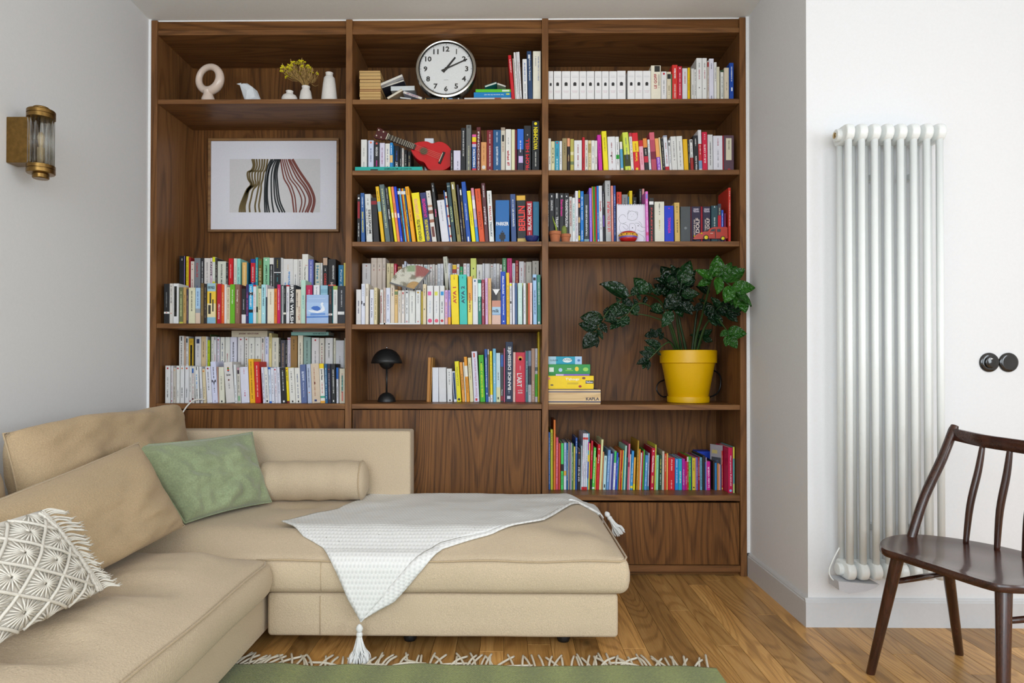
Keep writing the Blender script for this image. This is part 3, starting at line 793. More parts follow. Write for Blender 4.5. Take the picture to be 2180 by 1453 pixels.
# ---- fourth shelf, left bay (under the framed print): back row on the riser, front row
zS, zR = SH[(0, 688)], RISE[(0, 688)]
R = (340, 530, 8.805)
row(PB, 'paperback', 'paperback', 'in back row below framed print', 'back row of paperbacks below the framed print', R, zR, .19, .115, '''
364 470 130 1f1f24 ; r 9a80c8 .9 1 0 1 ; r a888d0 0 1 .25 .28 ; d e0e0e0 .88 .94
490 538 137 ecd020 ; d 3a2a10 .1 .9
540 572 150 a01c24 ; n
578 642 230 dfcfc4 ; o b02030 .92 .14 ; o 202020 .78 .14
646 760 168 7c8288 ; t Catch-22 c03030 .52 .88 d .3 ; d 3040a0 .02 .3
766 830 168 26262a ; d e0e0e0 .3 .92
833 944 170 dcd6d2 ; d 8a8488 .3 .9
947 984 165 dcc8d4 ; t FANTE 2a2a2a .55 .9 d .8 ; d b02878 .02 .5
986 1035 148 dfe4d8 ; b d8dc28 .88 1 ; b d8dc28 .15 .4
1042 1075 165 3a3434
1082 1238 230 d4d6c8 ; t INVISIBLE_MAN 5a6058 .3 .92 d .2
1242 1283 255 2c2c2c
1287 1370 175 d0101c ; d f0a0a0 .5 .85
1384 1444 175 dcd8cc
1447 1510 178 9adcd0
1542 1630 248 e4b468 ; d f0e0b0 .3 .9
1632 1656 250 1f6a80 ; n
1702 1790 185 1a3a8c ; b c81c2c .4 .9 ; d e8e0e0 .1 .8
1793 1838 157 189aa4 ; d d8e8c0 .4 .95
1843 1918 180 6a5a20 ; t HERE_REST c8b888 .1 .75 d .5 ; r 4a7a40 .2 .8 .84 .95
1938 2054 158 8cc8a0 ; t JAMES_BALDWIN 2a4a3a .2 .82 d .35 ; o f0f0f0 .94 .12
2056 2128 165 202022 ; b e4e2de .84 1 ; d e0e0e0 .1 .8
2133 2280 160 26282a ; r e0e0e0 0 1 .62 .64 ; r e0e0e0 0 .04 0 1 ; r e0e0e0 .95 1 0 1 ; d 3a8a90 .4 .6 ; d b0a030 .75 .95
2282 2304 165 e0e0e0 ; n
2308 2500 185 dcdad8 ; t Infinite 2a88d0 .2 .68 u .2 .6 ; t Jest 2a88d0 .15 .4 u .2 .25 ; d d8b890 .7 .85
2502 2586 190 e2e0dc
2590 2666 190 e0dcd8 ; t DAVID_FOSTER_WALLACE 2a2a2a .3 .96 d .32
2668 2782 95 e4e2da ; t The_Infernal_Novel 6a6a60 .25 .72 d .25 ; r b03040 .5 .9 .74 .75
2786 2882 195 6a70b8 ; d e0e4f4 .1 .95
2884 2908 200 26262a ; n
2912 3008 258 d0d0c0 ; t Here_I_Am 2a80a0 .1 .92 d .5
3012 3050 258 dedede
3054 3152 150 1f1e20 ; t CORRECTIONS d83020 .0 .6 d .45 ; r c8a890 .1 .9 .8 .98 ; d e0e0e0 .66 .72
3155 3302 190 282426 ; b e8482c .06 .34 ; t FREEDOM f0d8d0 .04 .4 u .35 ; t JONATHAN_FRANZEN f0f0f0 .48 .84 u .28 .7
3350 3446 300 2a80b0 ; t Purity d8ecf4 .48 .86 d .4 ; t FRANZEN d8ecf4 .1 .42 d .35
3448 3488 258 ecd868 ; n
''')
row(PB, 'paperback', 'paperback', 'in front row below framed print', 'front row of paperbacks below the framed print', R, zS, .03, .115, '''
76 178 650 242426 ; b e0e0dc .25 .3 ; o c02030 .275 .1 ; d 787878 .4 .8
182 246 645 d4cfc8 ; o c0502c .26 .14 ; d 5a5a5a .5 .95
250 352 645 dfdfdf ; r 22221f .2 .7 .18 .93 ; d a09040 .3 .8
362 436 715 6a7048 ; b c8c850 .0 .05 ; d d8dca0 .2 .9
438 494 715 c09a5c ; d 7a5a28 .3 .8
497 536 750 3c3448 ; d c09888 .1 .9
538 662 722 d8d4b4 ; d 303028 .35 .9
668 758 725 a8c8e4 ; b d8c0ac 0 .3 ; b 9aa0a8 .3 .42 ; d 4060a0 .5 .9
766 824 640 6a5430 ; d b09858 .2 .9
827 882 650 2c2624 ; d 8a7a68 .15 .9
886 1046 640 ecc440 ; b 8ab8d0 0 .16 ; b 9cc0cc .8 1 ; b e8d8a8 .16 .5 ; r 3a3830 .3 .5 .5 .76 ; r 3a3830 .15 .45 .24 .46 ; r 3a3830 .62 .78 .3 .6 ; t HENRY_MILLER 2a2a2a .86 .93 h .8
1072 1152 650 b8142c ; t David_Lodge f0e8e8 .12 .5 u .35
1154 1206 665 e05c20 ; d f0c8a0 .2 .8
1208 1250 660 e4dcd8 ; n
1252 1314 715 ded2b4 ; t David_Lodge_deaf_sentence 7a5838 .12 .96 d .4
1317 1406 660 66b020 ; t David_Lodge e8f0d8 .5 .86 d .3
1410 1500 660 8a6050 ; t David_Lodge f0e4e0 .55 .86 d .32 ; d c09888 .25 .5
1502 1530 668 5c2a28 ; n
1532 1612 740 26272a ; b dcdce0 0 .26 ; d a8a8b0 .4 .7
1614 1666 665 3a2c64 ; d d0588a .2 .8
1668 1744 660 28a8dc ; b 202428 .72 .8 ; b 202428 .28 .36 ; t NICK_HORNBY f0f0f0 .42 .95 d .45
1747 1806 672 dee0e4 ; b c83040 .96 1 ; d d08a90 .3 .8
1808 1838 690 a0c0a0 ; b 243428 .3 .45 ; n
1840 1902 740 d8d2b0 ; d 8a8460 .4 .9
1904 1984 665 a8d8e0 ; t BENITO_PEREZ 2a4a5c .45 .92 d .28 ; o e8f0f0 .26 .15
1986 2012 665 d4d0d8 ; b 2a3444 0 .68 ; n
2016 2142 745 e4dcc8 ; d 9a8a70 .55 .92 ; o c03040 .05 .05
2145 2198 740 dc7a24 ; d 8a3c10 .2 .9
2200 2260 665 c8105c ; d f0c0d4 .35 .9
2262 2290 670 585a5e ; n
2292 2316 690 d0d4d4 ; d 202020 .2 .9
2318 2366 675 242628 ; b e0dcd0 .24 .29 ; d 909090 .5 .9
2369 2430 672 dcdce0 ; b c02c34 .96 1 ; d 70688c .3 .8
2433 2548 672 26272a ; t IRVINE_WELSH f0f0f0 .01 .99 d .55 .4
2548 2644 755 d8cab8 ; d 4a2c20 .45 .9 .3 ; o c05030 .2 .08 .7 ; d a06a50 .1 .5 .7
2646 2732 580 b8d8c8 ; d 4aa0a8 .35 .65
2740 2860 675 b8104c ; d e090b0 .6 .9
2864 2876 680 2a3458 ; n
2880 2996 675 e0e0e6 ; t Irving 8a8a98 .7 .95 d .3
3010 3146 680 90bcd0 ; b 7aa8c0 .8 .9 ; n
3156 3236 690 26282c ; b e0dcd8 .22 .27 ; o c05040 .245 .12 ; d 8a4a38 .5 .9
3238 3246 690 1f7a80 ; n
3248 3330 690 dcdcda ; b 98b050 .9 1 ; d 9a8a90 .5 .85
3336 3482 690 24262c ; r e4e4e4 .02 .85 .24 .32 ; d c8c8cc .45 .88
''')
# ---- fifth shelf, left bay
zS, zR = SH[(0, 859)], RISE[(0, 859)]
R = (340, 695, 8.548)
row(PB, 'paperback', 'paperback', 'in back row above sofa corner', 'back row of paperbacks above the sofa corner', R, zR, .19, .115, '''
350 438 168 e2e0dc ; r 2a2a2c .4 .6 .86 .98 ; d 4a4448 .1 .8
441 472 175 c8a890 ; d 5a3a30 .6 .9
475 520 180 e0dedc ; r 2a4a58 .2 .7 .82 .95
526 612 215 d0a828 ; r 26241c .35 .75 .0 .8 ; o c09820 .9 .3
616 638 190 232323 ; n
641 750 180 d8d6d8 ; r 343c58 .25 .75 .8 .93 ; d 8a8a90 .4 .75 ; r 34508c .4 .7 .02 .1
753 838 178 d8be92 ; d 6a5238 .4 .85
840 864 180 dcdce0
868 912 245 b8cc10 0 ; d 5a6a10 .3 .8
914 930 140 3a4a20 ; n
933 982 182 e0dcd4
984 1028 182 dedcde ; r 2a2a2c .3 .6 .9 .99 ; d b84858 .1 .5
1042 1088 190 dcdae4 ; o b01c38 .92 .3
1102 1178 190 e2e0d8 ; r 303030 .4 .6 .76 .8
1190 1274 190 e0dfd8
1280 1400 190 d8d8e6 ; t MARGUERITE_DURAS 2a2a34 .15 .85 d .22
1419 1530 190 dcd9da ; o b82840 .93 .14 ; d b0a8ac .2 .75
1542 1612 190 dcd8d2 ; o a84a38 .93 .2 ; d 5a504c .1 .8
1616 1724 195 e0dfd6 ; r 303030 .45 .55 .76 .8
1732 1836 195 dfddd8 ; r 303030 .45 .55 .76 .8
1840 1908 190 dcd6d0 ; r 222222 .4 .65 .84 .96
1914 1982 185 d6d8ec ; d 4050a0 .5 .95
1987 2034 118 e4d494 ; d 4a4020 .6 .95
2040 2164 200 d8d4c4 ; r 303030 .45 .55 .76 .8
2166 2198 205 38362c
2200 2284 245 4a4850 ; d b89070 .1 .9
2286 2320 240 302e30
2322 2350 198 dcd4e0 ; o b02040 .95 .4
2352 2378 198 d0c8dc ; o b02040 .95 .4
2380 2500 170 96703c ; d 3c2a10 .6 .9 ; r 5a4018 .05 .95 .9 .905
2513 2604 160 dfd8c4 ; t GALLIMARD_POCHE 5a4a4a .2 .8 d .25
2615 2746 190 8aa49c ; d 2a3c38 .1 .9
2762 2900 203 dcd6d6 ; o b83040 .93 .12 ; d 6a6468 .15 .6
2906 2996 208 d8d2c6 ; r 303030 .4 .6 .8 .84
3010 3150 205 dcdada ; r 303030 .42 .58 .8 .84 ; d 404040 .4 .75
3162 3200 208 dedac4
3203 3354 250 d6d6da ; d 8a8a90 .1 .5
3360 3384 210 d0ccb8 ; n
''')
row(PB, 'paperback', 'paperback', 'in front row above sofa corner', 'front row of paperbacks above the sofa corner', R, zS, .06, .115, '''
97 190 710 dededc ; o b02030 .93 .18 ; d 2a2a2e .15 .35 ; d a0a0a0 .4 .7
203 238 712 d8d6da ; o b02838 .06 .3
242 293 745 c4bcb0 ; o d09a78 .93 .24 ; d 6a6258 .1 .5
300 362 712 dededa ; o b02838 .93 .26 ; d 3a3a3a .15 .35
372 442 712 dcdcdc ; o d08058 .93 .22 ; d 2e2e30 .15 .4
456 527 712 dcdcde ; o c05848 .93 .24 ; d 3a3a40 .15 .4
533 580 725 d8d6d4 ; o b02838 .05 .3 ; d 707070 .3 .7
583 632 725 d6d4d0 ; r 2a60b0 .1 .7 .82 .95 ; r 601420 .2 .7 .04 .14
650 718 725 dededc -20 ; r 26262a .4 .6 .9 .99 ; d 3a88c8 .4 .8 ; d 2a2a2a .05 .38
744 786 728 dadade -32 ; d 2a2a2a .05 .4
795 850 768 d8c8a4 -30 ; o d08040 .93 .3
862 956 725 dcdce4 -40 ; o a82030 .94 .17 ; d 50505a .35 .85
962 1060 640 d4d6ee -45 ; r 2a2a34 .1 .3 .5 .56 ; r 2a2a34 .4 .6 .46 .52 ; r 2a2a34 .65 .85 .5 .56
1064 1078 730 c8a090 -30 ; n
1082 1190 735 dcdac8 -18 ; r 2a2a2a .4 .65 .02 .07 ; d 8a887c .35 .75
1194 1366 650 d8d4d2 -54 ; o d8482c .8 .13 ; o 58b060 .84 .12 ; o 3a80b0 .77 .08 ; o e08838 .86 .1 ; o 6a2c1c .56 .1 ; t Pascale_Senior 505050 .66 .72 h .5 ; d 707070 .35 .48
1368 1415 690 dcdee0 -33
1420 1480 745 cac6bc -25 ; r 3a2c3c .2 .8 .82 .93 ; r b88a98 .2 .8 .93 1 ; r 80b088 .2 .8 .06 .2 ; d 5a5450 .3 .75
1486 1634 735 d8d8e8 -32 ; d c03858 .18 .34 ; d c08090 .8 .95
1644 1740 590 ecae18 -38 ; d 7a5008 .1 .95
1742 1838 640 c81c20 -30 ; d f0c8c0 .15 .9
1880 1926 738 d6d8e8 -40 ; d 2a2a40 .1 .85
1928 1994 738 dcdad6 -38 ; r 2a2a2a .3 .7 .03 .08
1996 2038 738 ccd8ec -30 ; b 2868c0 .94 1 ; b 2868c0 0 .05
2040 2096 752 dadce8 -26
2098 2154 745 d8d8e4 -34 ; o b82838 .94 .28
2156 2208 740 d6d8e6 -32
2208 2316 745 202022 -32 ; r e0e0e0 .35 .65 .02 .07 ; d d0d0d0 .35 .9
2318 2362 740 ecd40c -34 ; o d04020 .94 .3 ; b 7a1c28 0 .06 ; t SADEK_TAVIT 202020 .62 .88 d .5
2367 2474 750 dedcd6 -34 ; r 2a2a2a .4 .65 .02 .07
2478 2576 750 dedcd6 -30 ; r 2a2a2a .4 .65 .02 .07
2578 2684 690 5a6a98 -32 ; t LA_ROUTE e0e8f4 .58 .82 u .38 ; t Cormac_McCarthy c0c8e0 .15 .54 u .25
2694 2770 682 b0bcd4 -30 ; o c88050 .27 .16 ; d 50587a .4 .9
2774 2926 675 d0bea8 -32 ; d a86a50 .18 .9 .4 ; r 883028 .35 .5 .48 .53 ; r 304070 .3 .6 .04 .09
2928 3010 675 e0ded8 -30 ; b eccc18 .88 1 ; t Janet_Beaz 2a2a2a .58 .86 d .5 ; d b04848 .25 .55 ; b 3aa088 .13 .18 ; b e8a840 0 .06
3012 3060 678 1f5c88 -18 ; d d0e4f0 .1 .9
3062 3124 678 26283c -18 ; d a0a0b0 .1 .75 ; o d0482c .86 .14
3126 3210 678 222426 -16 ; d d8d8d8 .25 .85 ; r e0e0e0 .35 .6 .03 .08
3218 3256 745 d8dce8 -8 ; b 1c68c4 .68 1
3270 3370 762 d4ccb8 -2 ; r 80b0a8 .4 .7 .35 .8 ; r d08070 .4 .7 .06 .33
3374 3388 770 d0ccb4 ; n
''')
G = 'books lying across the back row above the sofa corner'
flat_book(PB, 'b', 'paperback', 'cream paperback lying flat on the back row above sofa corner', None, 493, 569, 703, 716.2, 'd8ccb4', .2, .11, [('t', 'JEREMY BENTHAM', '7a4a48', .2, .75, .3, False)], zbase=atY(530, 717, .2).z)
flat_book(PB, 'b', 'paperback', 'turquoise thin paperback lying flat on back row near middle upright', None, 620, 699.5, 706.3, 713.3, '8cc0b8', .2, .12, [('t', 'HENRI MICHAUX', '2a4a48', .58, .94, .4, False)], zbase=atY(660, 713.6, .2).z)
flat_book(PB, 'b', 'paperback', 'thin brown-edged booklet lying on the turquoise flat paperback', None, 623, 694, 702.8, 706, 'a89088', .21, .11, zbase=atY(660, 706.2, .2).z)
# ---- fourth shelf, middle bay
zS, zR = SH[(1, 690)], RISE[(1, 690)]
R = (750, 530, 8.548)
row(PB, 'paperback', 'paperback', 'in back row behind the fan', 'back row of paperbacks behind the fan', R, zR, .19, .115, '''
178 334 262 d4d0d0 ; o a85048 .93 .08 ; d 7a6a68 .55 .85
340 446 163 d8c8ba ; d 505050 .76 .84 ; d a04848 .68 .72 ; r a89888 0 1 .9 .903
450 541 163 d8c8ba ; d 505050 .76 .84 ; d a04848 .68 .72 ; r a89888 0 1 .9 .903
545 606 163 d6c8bc ; d 505050 .76 .84 ; d a04848 .68 .72
624 688 258 e2d4a8 ; d 6a5a30 .7 .9
692 754 262 e2d4a8 ; d 6a5a30 .7 .9
757 808 268 c0103c ; d f0d0d8 .5 .95
824 896 318 b07848 ; r 7a4a30 .2 .8 .7 .95
906 942 278 e2e2e4
944 978 222 d6dcec ; d 505a78 .5 .95
992 1060 275 e2dedc ; o b83838 .9 .2
1070 1134 275 e2e0e0 ; o b83838 .9 .2
1142 1190 277 e0e0dc
1195 1242 279 e2dcdc ; o c05860 .9 .3
1246 1284 278 e0dedc ; o c05860 .9 .3
1300 1366 284 d8dcdc ; r 8ab0b8 .2 .8 .78 .95
1370 1406 282 d8d8d2
1410 1455 280 e2dcdc ; o c85860 .9 .3
1458 1500 275 dcd8d4
1508 1545 285 d8d4d0
1548 1606 268 d6dae0
1609 1662 265 dcdce2
1700 1786 140 d6d4c4 -60 ; d 6a6a60 .6 .95
1788 1812 258 d8dae4
1740 1746 300 8a8a80 ; n
1814 1818 300 909090 ; n
1830 1836 320 808080 ; n
1838 1822 320 808080 ; n
'''.replace("1740 1746 300 8a8a80 ; n\n", "").replace("1814 1818 300 909090 ; n\n", "").replace("1830 1836 320 808080 ; n\n", "").replace("1838 1822 320 808080 ; n\n", "") + '''
1820 1880 320 d8d8d8 ; n
1824 1894 282 dcdad8 ; b a83028 .74 .86 ; b eac020 .86 .99
'''.replace("1820 1880 320 d8d8d8 ; n\n", ""))
R4 = (950, 530, 8.548)
row(PB, 'paperback', 'paperback', 'in back row near triangle notebook', 'back row of paperbacks near the triangle notebook', R4, zR, .19, .115, '''
30 106 258 d8dae6 ; d 707a90 .5 .95
190 240 272 e0dcdc ; o c84858 .88 .3
250 300 320 3aa868 ; o e07878 .85 .25
310 370 262 e2dcdc ; o c87878 .93 .2
374 426 265 dadce4 ; d 6a7088 .7 .95
446 548 168 d4dc70 -4 ; r 404030 .4 .6 .72 .76
552 656 280 dcdad4 ; r 404040 .45 .55 .72 .76
658 696 262 dadade
702 784 265 d8d6d6 ; d 202024 .38 .46
787 806 265 d8d4d0 ; n
812 850 272 e0dcd8 ; o c03838 .93 .3
854 912 265 d8d8dc ; d 808088 .2 .9
916 970 265 dcdad6
976 1014 280 dccfd4 ; o b82848 .86 .3
1020 1095 165 4a8a5c ; d c8e0c8 .4 .95
1108 1196 168 c82874 ; d 801050 .6 .95
1200 1258 258 dcdce0 ; d 4a90c8 .6 .95
1260 1316 205 a01020 ; d e0c080 .1 .85 ; o f0e0e0 .9 .14
1326 1414 225 e2e2e6 ; b ecec50 .22 .4
1416 1446 240 d8c8c4 ; d c04858 .6 .95
1452 1556 232 cac6ba ; d 6a6860 .7 .9
1568 1686 215 ccc6bc ; d 7a7468 .6 .95
''')
row(PB, 'paperback', 'paperback', 'in front row beneath the fan', 'front row of paperbacks beneath the fan', R, zS, .03, .115, '''
68 158 735 dcdada ; d 404060 .3 .7 ; r a0a0b0 0 1 .1 .105
164 230 632 dadeec ; r 2a2a34 0 .3 .5 .58 ; r 2a2a34 .6 .95 .46 .53 ; d a8b0c8 .7 .95
234 296 632 e2d8c8 ; d 7a6a58 .7 .9
318 392 735 dcdee8 ; t Pere_et_Fille 303060 .2 .75 d .25
395 450 700 e2d4a8 ; d 8a7a48 .1 .9
566 608 700 ceb8ac ; d a06868 .1 .9
''')
zFl = atY(850, 530 + 1320 / 8.548, .03).z
flat_book(PB, 'b', 'paperback', 'white booklet lying flat under nine upright paperbacks beneath the fan', None, 750 + 500 / 8.548, 750 + 1240 / 8.548, 530 + 1320 / 8.548, 530 + 1350 / 8.548, 'e4e6e6', .03, .115, zbase=zS)
zFl = zS + (atY(850, 530 + 1320 / 8.548, .03).z - atY(850, 530 + 1350 / 8.548, .03).z) + .0005
row(PB, 'paperback', 'paperback', 'standing on the flat white booklet', 'paperbacks standing on the flat white booklet', R, zFl, .032, .11, '''
503 560 738 e0dedc ; r 8a4a3c .2 .45 0 .82 ; o a02830 .9 .14
612 688 705 d8dcec ; d 4a5a90 .3 .8 ; d 50608c .04 .1
694 768 638 ded0bc ; d 7a5a50 .7 .9 ; r b0a090 0 1 .92 .923
770 826 740 dcb878 ; d 4a3a20 .55 .9 ; b 708858 .85 .95
830 888 752 d6cec4 ; d 9a8878 .3 .9
892 952 752 e0d8d2 ; r b03838 .3 .7 .88 .95
960 1026 748 dadcdc ; o 404048 .93 .25 ; o c88888 .04 .25
1032 1144 750 dedfda ; r 6a6a6a .45 .55 .78 .82 ; d 909090 .3 .75
1152 1244 748 dcdedc ; o b89030 .93 .2 ; o c88080 .04 .16 ; d 8a8a8a .6 .88
''')
row(PB, 'paperback', 'paperback', 'between fan and the yellow and teal pair', 'paperbacks between the fan and the bright pair', R, zS, .03, .115, '''
1254 1279 770 c8b040 ; n
1284 1345 638 e0d0ae ; d 6a5a48 .72 .9 ; r 606050 .35 .6 .36 .4
1358 1470 665 dedede ; r e05ca0 .15 .7 .75 .85 ; o e04878 .1 .34 ; d a0b0c8 .3 .6
1482 1584 668 dedede ; r d8d850 .15 .7 .75 .85 ; o e05870 .1 .34 ; d b0b0b8 .3 .6
1592 1676 665 dadcdc ; r 2a90d0 .2 .85 .75 .85 ; o c02838 .1 .32 ; d 303038 .3 .6
1682 1738 748 d8a8d8 ; d c89020 .2 .65 ; d 6a4a70 .75 .95 ; b e0b0b0 0 .2
1744 1794 748 a090d8 ; b f0a830 0 .22 ; d e0c030 .25 .7 ; d 504890 .75 .95
''')
row(CB, 'comic album', 'comic book', 'right of the fan on same shelf', 'bright comics to the right of the fan', R4, zS, .025, .16, '''
100 238 465 f0d400 -26 ; t AYA_1 b82c20 .42 .75 u .45 .5 ; d 5a4a10 .9 .97 ; n
246 385 465 3cc0b4 -18 ; t AYA_2 1f3c58 .42 .77 u .45 .5 ; d 104a48 .9 .97 ; n
392 478 498 e8d868 -8 ; b e8a848 .5 1 ; t FAIRE_FRONT 8a2020 .26 .66 u .4 ; n
484 580 538 dcdee2 -6 ; r 3a5a88 .3 .6 .93 .97 ; d a0a0a8 .5 .85
584 644 555 1c7a68 -8 ; b c8ece4 .62 .92 ; t Xan_Harotin d8f0e8 .3 .62 d .4
650 704 555 9c3c50 -8 ; t Are_You_My_Mother? f0e0e4 .56 .92 d .45 ; t Alison_Bechdel f0e0e4 .2 .48 d .4
714 762 528 dcb0d8 -8 ; d 8a6090 .2 .9
766 824 530 dcb47c -8 ; d a8884c .2 .9
1000 1092 410 1246b4 -12 ; t Alison_Bechdel e8ecf8 .58 .92 d .35 .5 ; t The_Secret_to_Superhuman_Strength e8ecf8 .18 .54 d .3 .5 ; o d8e0f4 .06 .14
1098 1154 430 ecc020 -8 ; d b07818 .15 .75
1158 1198 615 dcdce2 -6 ; b ecec40 .93 .98 ; r 303038 .2 .8 .5 .56
1206 1250 615 dcdce8 -4 ; n
1252 1294 618 3c5c88 -4 ; n
1304 1388 618 c0dcd4 -4 ; d e8f0ec .2 .8
1404 1452 620 dcdee4 -4
1454 1486 620 6a6438 -4 ; n
1490 1522 615 d86848 -2 ; n
1524 1566 615 eccac4 -2 ; d c09888 .3 .8
1582 1652 462 a0c4e8 -8 ; t LES_SAVEURS_DU_BETON 3a4a78 .2 .68 u .4 ; r 2a2024 .1 .8 .88 .94
1660 1724 468 3c8c7c -8 ; d d8ece4 .4 .85 ; r e8e8e8 .2 .7 .02 .06
''', hard=True)
# ---- fifth shelf, middle bay
zS = SH[(1, 860)]
R = (750, 695, 8.305)
row(HB, 'book', 'book', 'on the shelf with the black lamp', 'books on the shelf with the black lamp', R, zS, .20, .14, '''
1312 1368 545 b87c34 24 .0 ; n
1372 1392 545 c08c48 30 ; n
1395 1524 722 dfe2ea -2 ; n
1532 1664 722 dcdcde -8 ; n
1680 1786 742 dedede -14 ; r 2a2a2a .4 .65 .02 .07 ; d 8a8a8a .5 .9
1788 1850 790 dfe2e8 -36 ; r 1c4474 .25 .9 .08 .96 ; d f0f0f4 .1 .8
1854 1930 615 ece010 -48 ; t KUULAINTEN a8a010 .4 .86 u .4 ; o 2c2c20 .06 .3
1945 1995 630 eaa040 -52 ; d 5a3a10 .3 .7
1998 2020 630 e2dccc -44 ; n
2023 2078 535 e89a1c -54 ; b f0ecdc .56 .8 ; d 9a5a10 .2 .52
2084 2146 550 e0d8b0 -46 ; d 8a8468 .5 .9
2152 2250 440 dcdaea -46 ; t Donner_aux_enfants_autrement c08ab0 .1 .86 u .36 ; r d02838 .3 .65 .02 .07 ; r c86050 .3 .6 .88 .97
2262 2352 502 44b028 -32 ; t REUSSIR_EN_FORGER_A_DESSIN d8e820 .1 .82 u .4 ; o 204818 .84 .14
2358 2408 398 1c54a0 -24 ; t Black_Indians_de_La_Nouvelle-Orleans e0e8f4 .28 .84 u .34 ; r d8e0f0 .4 .7 .14 .17
2410 2434 400 d8dce0 -20 ; b 8a7860 .1 .9 ; n
2442 2486 432 f0dc08 -16 ; b e8e4e4 0 .14 ; o c02838 .06 .2 ; d a08a10 .35 .9
2493 2547 390 78bcdc -10 ; d e0f0f8 .35 .72
2548 2622 465 c4dce4 -6 ; b dcdcb0 0 .3 ; d 404a50 .45 .6 ; r 303020 .3 .6 .05 .1
2625 2672 465 44464a -2 ; b 3460a8 .72 .96 ; b 8a2c38 .02 .12 ; t France e8e8e8 .13 .25 d .4
2677 2702 382 c86884 0 ; n
2704 2836 270 1f2c48 4 ; t BANDE_DESSINÉE f2f2f2 .2 .92 u .5 ; r d8dce8 .25 .7 .05 .1 ; d c8d0e0 .14 .18
2838 2884 452 f0c4b8 4 ; d e08c80 .2 .8
2886 3048 455 e03048 2 ; t L'ART f4f0f0 .3 .58 d .55 .42 ; t au_XXe f0e0e0 .22 .25 h .5 ; t siecle f0e0e0 .17 .21 h .5 ; o e8a040 .88 .26 ; o d05890 .86 .16 ; d f0c0c8 .64 .73
3050 3062 425 b0587c 2 ; n
3064 3110 430 4c8088 0 ; d d0e0e0 .2 .8
3112 3165 425 8a98b4 0 ; b d8d8e0 0 .33 ; b 303040 .34 .7
3168 3230 385 caa48c 0 ; d e8d8d0 .05 .4
3234 3278 385 dcdce4 0 ; b 5cc838 .1 .52 ; b 6a8088 .58 .65
3282 3314 92 e0c020 0 ; n
''', hard=True)
